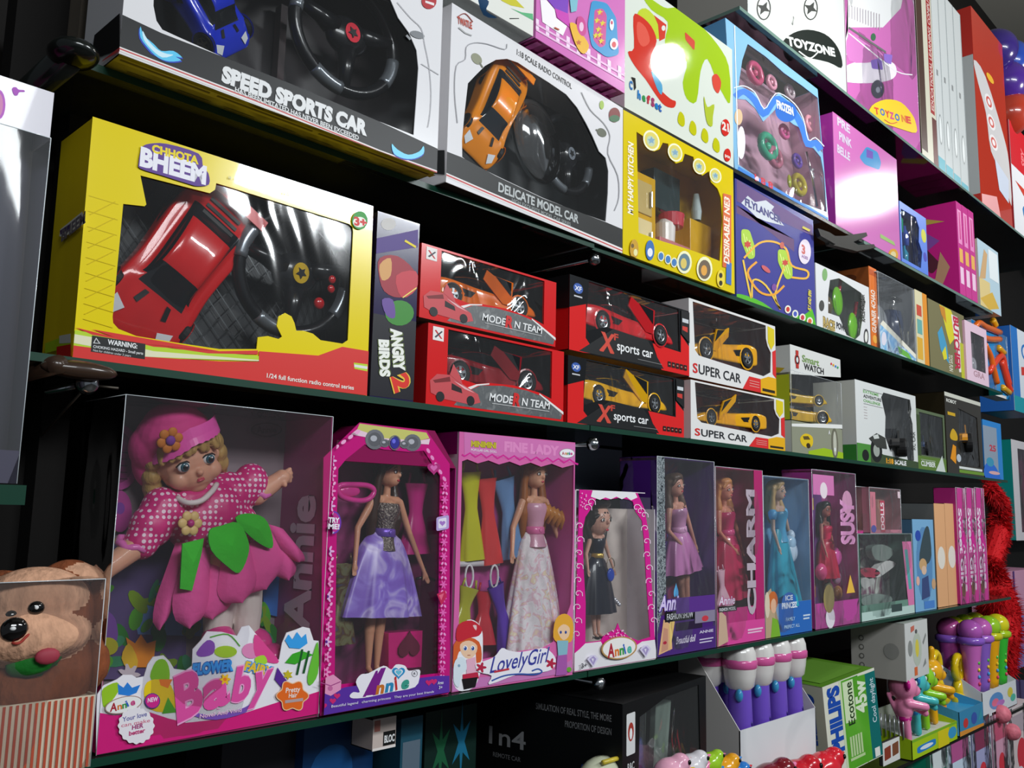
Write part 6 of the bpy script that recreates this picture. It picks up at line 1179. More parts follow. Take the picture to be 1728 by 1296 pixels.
# ---- small Annie ----
b = Box('doll_package', 'short white and pink swirl-framed box with dark haired doll in black dress', 'doll box', (969, 1134), (1107, 1111), (978, 826), Y=.995, Y2=.988, depth=.07, zb=Z0+.001)
hw = [(75, 500), (90, 430), (130, 370), (150, 325), (210, 335), (270, 325), (330, 335), (350, 345), (365, 400), (400, 450), (412, 560), (425, 800), (445, 1085), (380, 1105), (330, 1085), (300, 1060), (280, 1045), (268, 1010), (255, 1045), (230, 1055), (190, 1080), (175, 1105), (90, 1115), (92, 900), (80, 700)]
out = [(969, 1134), (1107, 1111), (1095, 900), (1088, 860), (1076, 832), (978, 826)]
PKS = gloss('d81c90')
ol_ = [b.L(x, y) for x, y in out]; b.z(I_); b.holes = [[b.L(x, y) for x, y in hw]]; b.mb.prism(ol_, (0, .0014, 0), PKS, PKS, b.holes); b.z()
b.mb.box((0, .0014, 0), (.0014, b.D, b.H), gloss('e8e0e8')); b.mb.box((b.W-.003, .0014, 0), (b.W-.0015, b.D, b.H*.9), gloss('e8e0e8')); b.mb.box((0, .0014, 0), (b.W, b.D, .0014), gloss('e0e0e0')); b.mb.box((0, b.D-.0015, 0), (b.W-.002, b.D, b.H*.9), gloss('e0d8dc')); b.mb.box((0, .0014, b.H-.0015), (b.W*.86, b.D, b.H), gloss('e0d8dc')); b.mb.box((.002, b.D-.004, .002), (b.W-.003, b.D-.0025, b.H*.9), blotch(['b8aca4', 'c8bcb4', '988c84', 'd8ccc8'], 5, .4, 'grey_room_print'))
b.z(I_)
b.P('eae6ea', [(130, 283), (360, 292), (375, 322), (340, 338), (315, 320), (290, 332), (260, 318), (230, 332), (200, 322), (170, 335), (120, 318)])
b.P('e6e2e6', [(20, 1275), (25, 1180), (60, 1150), (90, 1120), (175, 1110), (195, 1150), (260, 1085), (340, 1090), (370, 1130), (400, 1110), (470, 1100), (482, 1200)])
for k in range(9): swirl(b, 'f4d0e8', 62-k*2.2, 480+k*74, 26, 1 if k % 2 else -1, 4)
for k in range(9): swirl(b, 'f4d0e8', 412+k*6.2, 420+k*72, 24, -1 if k % 2 else 1, 4)
for x, y in ((100, 380), (120, 350), (370, 380), (392, 400)): swirl(b, 'f4d0e8', x, y, 28, 1, 4)
random.seed(9)
for k in range(34): x = random.uniform(205, 350); y = random.uniform(1045, 1090); b.P('f0c0e0', ring(x, y, 3, 4, 8)) if abs(x-270) < (y-1020)*1.2 else None
for k in range(10): b.P('f0c0e0', ring(75+random.uniform(-10, 20), 300+k*8, 3, 4, 8)); b.P('f0c0e0', ring(50-k*2, 560+k*62, 3, 4, 8))
b.P('b89058', ring(275, 1145, 98, 62, 28, -8)).P('f0ece8', ring(275, 1145, 90, 55, 28, -8))
for ch, c, x, y in (('A', 'b02838', 212, 1198), ('n', 'e07828', 252, 1190), ('n', '3a9a48', 278, 1184), ('i', '3a68c0', 306, 1178), ('e', '58b8a8', 320, 1174)): b.T(ch, c, (x, y), (x+(38 if ch == 'A' else 8 if ch == 'i' else 24), y-6), 72 if ch == 'A' else 50, .04)
b.T('3+', '4a4a50', (68, 1258), (100, 1250), 26, .02)
for x, y in ((130, 1215), (418, 1162)): b.P('d8d0e8', [(x-30, y-8), (x-12, y-30), (x+14, y-32), (x+32, y-12), (x+4, y+36)]).P('a898c8', [(x-18, y-8), (x+4, y-26), (x+20, y-10), (x+4, y+24)]).P('e8e4f0', [(x-6, y-12), (x+6, y-12), (x+2, y+8)])
b.done(); b.window(film(.07, .5, 9), .004)
fdoll(b, I_, (150, 1095), (155, 395), .038, hair='241a16', yaw=.0, hairlen=.18, sk='d0a08c', big=2.15, arms=[((-.13, 0, .66), (-.14, -.03, .54)), ((.14, 0, .66), (.17, -.03, .54))], dress=dict(bodice=satin('181c2c'), belt=M('c8a858', .3, .6, 0, 'gold_belt'), skirt=satin('14182a'), z0=.62, z1=.20, r=.20, sy=.55, pleats=8, amp=.07, pw=.6))
q = MB(); c = b.z(I_).L(228, 745, -.02, 'F'); q.ell(c, (.010, .004, .012), plas('1a4ac0'), 16, 10); q.tube([c+Vector((.011*math.cos(t), 0, .018+.012*math.sin(t))) for t in [i*.5 for i in range(13)]], .001, M('b8a890', .3, .6), 5, closed=True)
for k in range(4): cc = b.L(250+8*k, 880+9*k, -.03, 'F'); q.ell(cc, (.004, .004, .004), M('c8c8d0', .2, .5), 8, 6)
q.build('toy_handbag', b.root, smooth=True)

# ---- wrapped fashion packs ----
q = MB(); a = onY(970, 752, 1.22); c = onY(1040, 840, 1.22); q.box((a[0], 1.22, Z0+.001), (c[0]+.02, 1.30, a[2]), M('7a8898', .4, name='grey_card')); tag(q.build('grey_carton'), 'plain grey carton standing behind the short white and pink swirl-framed box', 'carton')
def clearpack(label, BL, BR, top, back, deco, depth=.07, Y=1.0, Y2=None, hz=None, side=None, name='doll_package', fz=.07, group=None, zb=None, bump=.8):
    b = Box(name, label, 'doll box', BL, BR, top, Y=Y, Y2=Y2, depth=depth, zb=Z0+.001 if zb is None else zb, group=group)
    W, H = b.W, b.H; sd = M(side or 'b05090', .3); b.mb.box((0, .001, 0), (W, depth, .002), sd); b.mb.box((0, depth-.002, 0), (W, depth, H), back if not isinstance(back, str) else M(back)); b.mb.box((W-.001, .001, 0), (W, depth, H), sd)
    if side: b.mb.box((0, .001, 0), (.001, depth, H*.98), sd)
    b.mb.box((0, .001, H-.002), (W, depth, H), sd); hh = hz or .2*H
    if hh > .001: b.mb.box((0, .0002, 0), (W, .0012, hh), sd)
    deco(b); b.done(); b.clear(film(fz, bump, 11), faces='FLR', wob=.004); return b
SEQ = blotch(['2a3038', '8a949a', 'c8d0d4', '3a4048', 'e0e4e8'], 180, .25, 'silver_sequins', metal=.5, sharp=True)
def dk(b):
    b.rect('4a2878', 0, 0, 1, .115).q(SEQ, [(0, .12), (.14, .30), (.12, 1), (0, 1)]).q('e0b080', [(.02, .01), (.10, .18), (.22, .15), (.24, .03)]).q('c89078', [(.06, .02), (.10, .14), (.17, .13), (.17, .03)]).q('b02840', ring(.12, .065, .03, .008)).q('e8c878', [(.20, .02), (.28, .16), (.24, .20), (.19, .15)])
    b.tu('Beautiful doll', 'e8e0f0', .30, .62, .05, .035, .01, .25).tu('ANNIE', 'd8d0e8', .70, .95, .085, .014).rect('d0c8e0', .70, .05, .95, .056).rect('d0c8e0', .70, .035, .92, .041)
    b.rect('101014', .12, .165, .62, .215).tu('FASHION SHOW', 'd8d8dc', .15, .59, .175, .030, .01).tu('Annie', 'd8c8f0', .02, .40, .225, .07, .03, .25, back='4a2890').q('58a8d8', heart(.30, .315, .04)); 
    b.rect('2a1c38', .30, .115, .75, .155).rect('8a8098', .62, .14, .98, .20).q('c83a48', ring(.8, .16, .06, .015)).rect('5a3088', .30, .20, .98, .28)
b = clearpack('wrapped doll pack with silver sequin edge, doll in pale mauve party dress', (1109, 1111), (1208, 1092), (1093, 768), blotch(['5a2060', 'a83070', '7a4090', 'c04880', '8a3858'], 16, .4, 'dark_magenta_print'), dk, depth=.09, side='4a2078')
fdoll(b, I_, (650, 1050), (570, 195), .045, hair='5a4438', yaw=.0, hairlen=.12, sk='c8907c', arms=[((-.14, -.02, .66), (-.02, -.06, .52)), ((.13, 0, .66), (.15, -.02, .52))], dress=dict(bodice=satin('c890b8'), belt=satin('d8a0c8'), skirt=satin('c078b0'), z0=.62, z1=.38, r=.17, sy=.6, pleats=9, pw=.6), vox=.006)
b.z(I_); gown(b, (520, 560), (520, 760), .04, .05, satin('5a2a90'), dep=.06); gown(b, (610, 350), (610, 560), .04, .05, satin('a83870'), dep=.07)
def dk2(b):
    b.rect('d84898', .20, 0, 1, .12).q('c8a890', [(.02, .0), (.05, .20), (.18, .16), (.22, .02)]).rect('101014', .03, .185, .40, .215).tu('FASHION MODEL', 'd8d8dc', .05, .38, .19, .018).tu('Annie', 'e0d8e8', .04, .36, .225, .045, .02, .2, back='b83880').rect('e8c0d8', .62, .06, .95, .07).rect('e8c0d8', .62, .045, .92, .053)
    b.rect('b02868', .80, .12, .99, 1); b.tv('CHARM', 'b8a8b4', .80, .15, .88, .17, .05, down=False)
b = clearpack('pink doll pack with tall vertical letters and a doll in crimson gown', (1210, 1089), (1291, 1073), (1199, 786), blotch(['982858', 'd03880', 'b84878', 'e078a8', '8a2850'], 14, .4, 'crimson_print'), dk2, depth=.08, side='c03080')
fdoll(b, I_, (900, 1050), (840, 220), .045, hair='c88850', yaw=.05, hairlen=.10, sk='c8846c', arms=[((-.12, -.02, .66), (-.02, -.06, .54)), ((.13, 0, .66), (.15, -.02, .52))], dress=dict(bodice=satin('c82868'), belt=satin('d84888'), skirt=satin('b81c50'), z0=.62, z1=.22, r=.18, sy=.6, pleats=9, pw=.6), vox=.006)
b.z(I_); gown(b, (830, 720), (850, 930), .03, .06, satin('d8b0c0'), dep=.03); gown(b, (850, 500), (850, 700), .03, .05, satin('981c48'), dep=.07)
def dk3(b):
    b.rect('2a68b8', .28, 0, 1, .20).q('2a68b8', ring(.50, .20, .16, .065)).q('b8a080', [(.0, 0), (.0, .26), (.12, .30), (.26, .10), (.28, 0)]).q('c86a30', ring(.16, .22, .10, .06)).q('e0b090', ring(.17, .19, .06, .045)).q('7ab030', [(.10, .0), (.14, .12), (.26, .10), (.30, 0)]).q('d8c8b0', ring(.04, .2, .05, .08))
    b.tu('ICE', 'e0e8f4', .42, .58, .215, .03, .03).tu('PRINCESS', 'e0e8f4', .34, .68, .165, .035, .04).tu('FAMILY', 'a8c8e8', .42, .62, .085, .022).tu('PREFECT ALL', 'a8c8e8', .38, .72, .04, .02).rect('c8d8e8', .80, .10, .96, .11).rect('c8d8e8', .80, .08, .94, .09)
b = clearpack('icy blue doll pack with doll in a turquoise gown', (1292, 1073), (1370, 1060), (1283, 802), blotch(['4a90c0', '78b8e0', 'a0d0e8', '5aa0d0'], 9, .35, 'ice_print'), dk3, depth=.07, side='88a8c8')
fdoll(b, I_, (1180, 1000), (1130, 230), .035, hair='b89868', yaw=.2, hairlen=.15, sk='b89888', arms=[((-.12, -.02, .66), (-.13, -.06, .54)), ((.13, 0, .66), (.15, -.02, .52))], dress=dict(bodice=satin('4a9ac0'), skirt=satin('2aa0b8'), sleeve=satin('58a8d8'), z0=.64, z1=.12, r=.17, sy=.6, pleats=7, amp=.10, pw=.8), vox=.006)
q = MB(); q.ell(b.z(I_).L(1210, 570, -.03, 'F'), (.02, .012, .02), plas('a8c8e0'), 16, 10); q.ell(b.L(1215, 620, -.03, 'F'), (.025, .012, .025), plas('c8d8e8'), 16, 10); q.ell(b.L(1212, 530, -.03, 'F'), (.012, .010, .014), plas('c8d8e8'), 12, 8); q.build('toy_snowman', b.root, smooth=True)
q = MB(); a = onY(1366, 870, 1.06); c = onY(1373, 1000, 1.06); q.box((a[0], 1.06, Z0+.001), (c[0]+.06, 1.12, .09), M('6a3a80', .4)); q.box((a[0], 1.058, .02), (a[0]+.02, 1.06, .05), M('e8c81c', .4)); q.box((a[0], 1.058, -.2), (a[0]+.02, 1.06, -.13), M('b06828', .4)); tag(q.build('purple_carton'), 'sliver of a dark purple carton between the icy blue pack and the magenta pack', 'carton')
def dk4(b):
    b.rect('d078b0', .02, .84, .48, .97).disc('e8d8e0', .25, .87, .08).disc('d8a0c0', .78, .80, .12).q('e8b848', [(.7, .2), (.8, .32), (.9, .2)]).tv('SUSY', 'e0a0cc', .92, .52, .82, .30, .05, down=False).disc('e0d8e0', .32, .06, .10).q('9a8a58', ring(.3, .18, .12, .09))
b = clearpack('magenta doll pack with vertical pale lettering and dark haired doll, right of the icy pack', (1376, 1056), (1451, 1046), (1372, 792), blotch(['b83088', 'e058b0', '984080', 'e888c8', 'c04090'], 18, .35, 'magenta_print'), dk4, depth=.08, side='b84898', hz=.06)
fdoll(b, e_, (300, 1080), (270, 290), .045, hair='14201c', yaw=-.2, hairlen=.16, sk='b87868', arms=[((-.12, -.02, .66), (-.13, -.06, .54)), ((.13, 0, .66), (.15, -.02, .52))], dress=dict(bodice=satin('d82858'), skirt=satin('c82048'), z0=.64, z1=.30, r=.15, sy=.7, pw=.6), vox=.008)
q = MB(); 
for x, y, r, c in ((350, 690, .025, 'd85aa8'), (250, 800, .022, 'e0508a'), (360, 840, .018, 'c8a0c0'), (370, 950, .018, 'd8a058'), (300, 930, .02, '6a7058')): q.ell(b.z(e_).L(x, y, -.04, 'F'), (r, r*.6, r), plas(c), 16, 10)
q.build('accessories', b.root, smooth=True)
# lower clear pack with bunny toy + the two small packs on it
def dk5(b): b.rect('b8d0c8', 0, 0, 1, .10).q('1a4a38', [(0, .0), (.02, 0), (.02, 1), (0, 1)]).q('d878a8', [(.80, .9), (.98, .9), (1, .1), (.88, .1)]).q('58a8a8', [(.84, .8), (.9, .8), (.96, .3), (.9, .3)]).rect('3a4a48', .55, .05, .75, .14)
b = clearpack('short clear pack with white winged toy inside, under two small packs', (1452, 1037), (1543, 1022), (1443, 901), blotch(['98a098', 'c8ccc4', '7a3a60', 'a8a8a0', 'd8dcd4'], 12, .4, 'grey_green_print'), dk5, depth=.07, side='6a9080', hz=.04, name='toy_package')
zt = Z0+.001+b.H+.001
q = MB(); wm = plas('d8d8d0')
for pts, m_ in (([(620, 620), (700, 600), (780, 650), (720, 720), (640, 700)], '8a9890'), ([(640, 800), (720, 720), (795, 740), (730, 800), (660, 840)], 'e4e4e0'), ([(530, 790), (620, 770), (680, 810), (600, 850)], 'c83858'), ([(540, 850), (620, 840), (640, 880), (560, 920)], 'd0d0cc'), ([(540, 1000), (640, 960), (760, 980), (740, 1040), (580, 1050)], '90a098')):
    q.prism([b.z(e_).L(x, y, -.03, 'F') for x, y in sm(pts, 3)], (0, .018, 0), plas(m_))
q.build('winged_toy', b.root, bevel=.003)
def dk6(b): b.rect('c8408a', .0, 0, 1, .06)
b = clearpack('small clear pack with orange haired doll standing on the short clear pack', (1441, 898), (1467, 901), (1437, 820), blotch(['6a3418', 'a86428', 'b88838', '7a4a20'], 9, .5, 'orange_doll_hair'), dk6, depth=.05, Y=1.02, side='6a4a48', hz=.01, name='toy_package', zb=zt)
def dk7(b): b.rect('b8485c', .32, .03, .46, .72).rect('c87888', .02, .05, .18, .9).tv('DOLLS', 'e8d8dc', .43, .08, .68, .10, .03, down=False).q('5a5a98', ring(.1, .1, .08, .08)).rect('e0c8d0', .9, .8, .98, .95)
b = clearpack('small pack with vertical pink lettering standing on the short clear pack', (1469, 899), (1522, 901), (1468, 822), blotch(['8a5048', 'a87868', '986058', 'b88878'], 9, .5, 'brown_pink_print'), dk7, depth=.05, side='b87888', hz=.01, name='toy_package', zb=zt, fz=.12)
# blue doll box
b = Box('doll_package', 'small light blue doll box with dark haired blonde faced figure print beside peach cartons', 'doll box', (1545, 1022), (1580, 1013), (1536, 876), Y=1.0, depth=.16, zb=Z0+.001)
b.carton(gloss('7ab0d8'), '98b8d0', left='4a6a88'); b.q('5a8ab8', ring(.5, .5, .38, .42)).q('2a4aa8', ring(.24, .82, .13, .06)).q('3a4a50', sm([(.25, .55), (.45, .80), (.65, .92), (.80, .88), (.85, .6), (.6, .5)], 3)).q('c8a070', ring(.42, .50, .18, .07)).q('d8b8a0', ring(.46, .44, .12, .05)).q('3a4a78', [(.35, .35), (.65, .38), (.70, .15), (.3, .12)]).q('e0b0a0', ring(.15, .33, .08, .05)).q('c8a078', ring(.9, .28, .1, .06)).rect('4a80c8', .40, .02, .9, .10); b.done()
for k, lab in enumerate(('peach carton with pale oval patch, left one of a pair', 'peach carton with pale oval patch, right one of a pair')):
    x0 = 1583+k*18; b = Box('carton', lab, 'carton', (x0, 1016-k*3), (x0+17.5, 1013-k*3), (1571+k*19, 849), Y=1.01, depth=.15, zb=Z0+.001, group='pair of peach cartons')
    b.carton('e0a878', '6a6a68' if k == 0 else 'c89868', top='9a8878'); b.q('e4dcd0', ring(.5, .47, .36, .11)).rect('d09868', .47, 0, .53, 1) if False else b.q('e4dcd0', ring(.5, .47, .36, .11)); b.done()
for k, lab in enumerate(('pink doll pack with white script, first of three beside the peach cartons', 'pink doll pack with white script, middle of the three', 'pink doll pack with white script, nearest the red fluffy garland')):
    x0 = 1621+k*16; b = Box('doll_package', lab, 'doll box', (x0, 1010-k*4), (x0+15.5, 1006.5-k*4), (1607+k*16, 822), Y=1.0, depth=.07, zb=Z0+.001, group='three pink script doll packs')
    b.carton('c83a90', 'b02878'); b.tv('Sweet Girl', 'ecd8e8', .18, .15, .82, .34, .03, down=True).tv('Princess', 'e8c8e0', .60, .10, .72, .26, .02, down=True).q('8a5a48', ring(.4, .12, .2, .06)).q('d81c98', [(.4, .55), (.9, .7), (.9, .45)]); b.done(); b.clear(film(.05, .8, 20), faces='F', wob=.002)

# ---- monkey plush in its clear box ----
b = Box('plush_monkey_package', 'clear box with brown monkey plush above a red and cream striped base, lower left corner', 'toy box', (-95, 1360), (152, 1290), (18, 990), Y=.962, depth=.12, zb=Z0+.001)
b.H = b.z(p_).L(480, 255)[2]; W, H, D = b.W, b.H, b.D
b.mb.box((0, .001, 0), (W, D, .002), M('a89078')); b.mb.box((0, D-.002, 0), (W, D, H*.97), M('1c1a18')); hb = b.L(200, 930)[2]
b.mb.box((0, 0, 0), (W, .001, hb), M('d8c8b0', .4)); b.mb.box((0, .001, 0), (.001, D, hb), M('d8c8b0', .4)); b.mb.box((W-.001, .001, 0), (W, D, hb), M('d8c8b0', .4)); b.mb.box((.002, .002, hb-.004), (W-.002, D-.004, hb-.002), M('c8b8a0'))
n_ = 22; b.z()
for k in range(n_): b.UV('b85038', [(W*(k+.1)/n_, .001), (W*(k+.55)/n_, .001), (W*(k+.55)/n_, hb-.001), (W*(k+.1)/n_, hb-.001)])
b.done('striped_base'); b.clear(film(.07, .6, 7), wob=.006)
b.z(p_); P = lambda x, y, d: b.L(x, y, -d, 'F')
br, fc = fur('8a4a2a'), fur('dca888')
c = P(190, 455, .055); hs = [(c, (.064, .050, .050), 0), (P(200, 370, .035), (.052, .034, .034), 1), (P(120, 390, .038), (.036, .030, .032), 1), (P(150, 560, .028), (.062, .040, .030), 1), (P(240, 540, .03), (.034, .03, .026), 1), (P(420, 370, .060), (.036, .020, .040), 1), (P(370, 370, .066), (.040, .020, .044), 0), (P(0, 420, .06), (.03, .02, .04), 0),
      (P(220, 740, .065), (.055, .042, .055), 0), (P(400, 560, .055), .030, P(370, 700, .05), .026, 0), (P(370, 700, .05), .026, P(260, 780, .03), .022, 0), (P(420, 720, .050), .034, P(260, 870, .032), .030, 0), (P(30, 720, .055), .03, P(90, 860, .035), .030, 0), (P(200, 860, .05), .04, P(60, 870, .05), .04, 0)]
mk = blob(hs, .003, 'plush_monkey', b.root, [br, fc], 3)
q = MB(); bl = M('0c0a0a', .12, 0, 1, 'black_plastic_eye')
q.ell(P(78, 532, -.005), (.013, .008, .012), bl, 16, 10); q.ell(P(200, 412, .003), (.008, .005, .007), bl, 14, 8); q.ell(P(68, 455, .010), (.007, .005, .006), bl, 14, 8); q.ell(P(203, 409, -.002), (.002, .001, .002), M('e8e8e8'), 8, 6); q.ell(P(72, 526, -.012), (.003, .002, .002), M('e8e8e8'), 8, 6)
q.tube([P(x, y, d) for x, y, d in sm([(48, 592, .0), (80, 608, -.010), (115, 600, -.011), (150, 565, -.010), (205, 520, -.002)], 4, False)], .0014, M('a83a30', .7), 6); q.build('face_features', mk, smooth=True)
q = MB(); gm = M('1c7a28', .7, 0, 0, 'green_cloth', (80, .3, (1, 1, 1))); q.tube([P(x, y, d) for x, y, d in sm([(60, 715, .02), (150, 715, .010), (250, 680, .010), (315, 620, .03)], 4, False)], [.010, .012, .013, .013, .014, .014, .014, .014, .013, .013, .012, .012, .011], gm, 12)
q.prism([P(x, y, .012) for x, y in sm([(150, 800), (220, 730), (310, 670), (315, 730), (240, 800), (180, 825)], 3)], (0, .008, 0), gm); q.ell(P(262, 678, -.010), (.012, .004, .008), M('a03848', .6), 12, 6); q.build('scarf', mk, smooth=True)
# ================= rest of the middle shelf =================
b = Box('watch_toy_package', 'tall clear box with white lid showing a red watch, two yellow cars inside', 'toy box', (1337, 770), (1423, 780), (1334, 581), Y=1.0, depth=.14, zb=Z1+.001)
W, H, D = b.W, b.H, b.D; hl = H*.70; hb = H*.30
Wg = gloss('dcdcd8'); b.mb.box((0, 0, 0), (W, .0012, hb), M('8a8c78')); b.mb.box((0, .0012, 0), (.0012, D, hb), M('c8c8c0')); b.mb.box((W-.001, 0, 0), (W, D, hb), M('8a8c78')); b.mb.box((0, D-.002, 0), (W, D, H), blotch(['b8a818', '8a8868', 'c8b828'], 6, .4, 'yellow_print')); b.mb.box((0, 0, hb-.002), (W, D, hb), M('a8c820'))
b.mb.box((0, .0012, H-.0012), (W, D, H), Wg); b.mb.box((0, .0012, H*.74), (.0012, D, H), Wg); b.mb.prism([(0, 0, H*.72), (W, 0, H*.82), (W, 0, H), (0, 0, H)], (0, .0012, 0), Wg)
b.q('e0e0dc', [(.0, .235), (1, .30), (1, .34), (.55, .31), (0, .26)]).q('98b818', [(.3, .0), (1, .0), (1, .06), (.6, .08), (.3, .03)]).q('d8b81c', sm([(.15, .14), (.25, .19), (.38, .17), (.38, .09), (.28, .06), (.18, .08)], 3)).q('3a2a10', ring(.30, .08, .04, .025)).q('5a4a20', [(.2, .16), (.3, .17), (.34, .14), (.22, .13)]).q('6a6858', ring(.83, .14, .07, .15, 20)).q('b8b8a8', ring(.83, .14, .035, .12, 20)).q('d8d8d8', ring(.83, .08, .02, .02)).tu('A', 'e8e8e8', .7, .74, .22, .04)
b.tu('Smart', '7a9a58', .22, .55, .87, .065, .02).tu('WATCH', '2a2a2a', .25, .64, .80, .06, .02).q('b83028', ring(.125, .87, .045, .055)).q('1a1a1c', ring(.125, .87, .033, .042)).q('d8d8d8', ring(.125, .87, .02, .026)).rect('b83028', .10, .79, .15, .83).rect('b83028', .10, .92, .15, .96)
for k, c in enumerate(('d83a48', 'e0a828', '3a80d0', '3aa868')): b.q(c, ring(.80+.045*k, .93-.006*k, .016, .012))
b.face = 'L'; b.rect('b8c020', .02, .30, .98, .72).q('c8a81c', [(.1, .78), (.5, .82), (.6, .78), (.2, .74)]).q('8a6a18', ring(.4, .08, .2, .03)); b.face = 'F'
b.done('carton'); b.clear(film(.08, .7, 14), z0=hb, z1=H*.76, faces='FL', name='clear_walls', wob=.003)
car(b.root, basis((W*.54, .07, hb+.004), (.85, -.45, 0), (0, 0, 1)), W*.64, W*.32, H*.20, 'd8a81c'); q = MB(); q.box((W*.25, .055, hb), (W*.7, .10, hb+H*.18), plas('6a6870')); q.build('car_stand', b.root); car(b.root, basis((W*.56, .075, hb+H*.20), (.85, -.45, 0), (0, 0, 1)), W*.58, W*.30, H*.16, 'd8b020', name='toy_car')
def jeepbox(label, BL, BR, top, W_, car_c, hole, pr, depth=.12, inner='8a8c8c', front='dcdedc', left=None, Lc=.8, rootname='toy_car_package', zh=.12, group=None):
    b = Box(rootname, label, 'toy box', BL, BR, top, Y=1.0, depth=depth, zb=Z1+.001, group=group); b.carton(gloss(front), gloss(left or front), inner, hole_uv=[[(b.W*u, b.H*v) for u, v in hole]]); pr(b); b.done(); b.window(film(.06, .7, 14))
    suv(b.root, basis((b.W*Lc, .055, b.H*zh), (-.9, -.35, 0), (0, 0, 1)), b.W*W_, b.W*.30, b.H*.36, car_c); return b
def pj(b):
    b.tu('EXTREME', '6aa858', .12, .36, .86, .035, .02).tu('ADVENTURE', '2a2c2a', .12, .40, .80, .04, .02).tu('CHALLENGE', '6aa858', .12, .38, .745, .035, .02).rect('5a5c58', .12, .72, .42, .725).rect('5a5c58', .12, .90, .42, .905)
    for k in range(5): b.rect('b0a0a0', .12, .68-.035*k, .17, .685-.035*k)
    b.rect('4a8a38', 0, 0, .22, .22).q('3a4a30', [(.2, .0), (1, .0), (1, .09), (.4, .12), (.2, .2)]).tu('1:18', 'e8a020', .44, .56, .02, .06, .05).tu('SCALE', 'e8e8e8', .58, .78, .02, .055, .04).tv('RC CAR', '6a6c6a', .96, .25, .5, .05, .02)
    b.q('1c1e1c', ring(.29, .16, .09, .15)).q('9aa098', ring(.29, .16, .05, .08)).q('3a3c38', [(.18, .3), (.3, .38), (.44, .34), (.46, .2), (.3, .2)]).q('c8ccc8', [(.24, .34), (.32, .37), (.34, .32), (.26, .30)]).q('1a1a1a', ring(.12, .08, .05, .07)); b.face = 'L'; b.q('2a2c2a', ring(.7, .36, .2, .09)).q('a8acac', ring(.7, .36, .12, .055)).rect('3a8a38', 0, 0, 1, .2); b.face = 'F'
jeepbox('white box with a printed monster jeep and dark off-road car window', (1447, 786), (1550, 799), (1447, 641), .42, '3a3a3a', [(.44, .36), (.46, .62), (.40, .86), (.44, .93), (.90, .93), (.92, .80), (.90, .70), (.93, .60), (.93, .10), (.82, .08), (.76, .30), (.62, .35), (.52, .18)], pj, Lc=.68)
def pg(b): b.rect('5a7830', 0, 0, 1, .22).rect('3a4a2a', 0, .22, .12, .9).tu('CLIMBER', 'd8dcd8', .1, .6, .06, .08, .03).q('c8d0c8', [(.6, 0), (.85, .28), (.95, .0)]).rect('8a9a78', .1, .15, .6, .17)
jeepbox('green toned off-road car pack with a clear front right of the white monster jeep box', (1550, 799), (1598, 804), (1547, 689), .66, '3a4a6a', [(.10, .24), (.10, .95), (.94, .95), (.94, .24)], pg, front='5a6a48', inner='5a6058', Lc=.5, zh=.24, rootname='off_road_car_package')
b = Box('toy_car_package', 'dark package with a yellow and black round sticker behind the green off-road pack', 'toy box', (1553, 790), (1588, 794), (1546, 650), Y=1.17, depth=.05, zb=Z1+.001, H=.245); b.carton('1c1410', '1c1410'); b.disc('c8cc20', .30, .78, .18).q('141414', star(.30, .78, .14, 3, .5)).q('8a3a18', [(.55, .6), (.95, .9), (.95, .5)]); b.done()
def pt(b): b.rect('c8c8bc', .0, .95, 1, 1).rect('c8a020', .06, .72, .26, .76).q('c8a020', sm([(.1, .48), (.18, .56), (.28, .50), (.28, .42), (.12, .42)], 3)).q('e09018', [(.08, .18), (.16, .36), (.24, .34), (.22, .12)]).rect('6a9030', .30, .02, 1, .06).rect('d8dcd8', .3, .07, .95, .10).q('b8c0c8', ring(.3, .2, .06, .05)).tu('ROBOT', 'e8e8e0', .04, .3, .88, .04)
jeepbox('dark box with yellow edging and orange car, near right end of middle shelf', (1600, 805), (1661, 811), (1592, 660), .42, 'd8901c', [(.36, .12), (.34, .84), (.88, .78), (.90, .12)], pt, front='2a2418', inner='6a6458', Lc=.62, zh=.3, rootname='robot_car_package')
b = Box('toy_box', 'bright blue framed box with printed grey panel, last on the middle shelf', 'toy box', (1663, 812), (1694, 816), (1661, 708), Y=1.0, depth=.10, zb=Z1+.001); b.carton('2a80c8', '1a68b0'); b.rect('8a98a8', 0, .12, .74, .90).tu('25', 'b83848', .3, .65, .48, .1, .04).q('2a68c8', sm([(0, 0), (0, .2), (.3, .28), (.6, .2), (.8, .05), (.8, 0)], 3)).disc('3a90b0', .3, .28, .2, .08).q('d8a8a8', ring(.5, .1, .3, .03)); b.done()
b = Box('display_case', 'teal box with white framed pink window at the right edge of the picture', 'toy box', (1716, 918), (1790, 905), (1690, 737), Y=1.30, depth=.09)
b.carton('e8e4e8', '0e8a84', hole_uv=[[(b.W*.12, b.H*.08), (b.W*.12, b.H*.92), (b.W*.9, b.H*.92), (b.W*.9, b.H*.08)]], inner='b83a78', left='0e8a84'); b.done(); b.window(film(.06, .5, 10)); q = MB(); q.ell((b.W*.5, .04, b.H*.5), (.10, .03, .12), plas('d85a98'), 20, 12); q.build('toy_figure', b.root, smooth=True)
q = MB(); e0 = onY(1697, 965, 1.25); q.box((e0[0], 1.25, ZM+.0), (e0[0]+.5, 1.40, e0[2]), M('e0a0c0', .3, name='pink_box')); 
q2 = onY(1697, 1045, 1.248); q.box((e0[0]-.001, 1.248, ZM+.0), (e0[0]+.5, 1.25, q2[2]), M('8a78c0', .3, name='lilac_box')); q.box((e0[0]+.10, 1.245, ZM+.0), (e0[0]+.115, 1.248, e0[2]), M('5a3a80', .3)); tag(q.build('large_carton', bevel=.001), 'tall pink and lilac carton at the right edge under the teal box', 'carton')
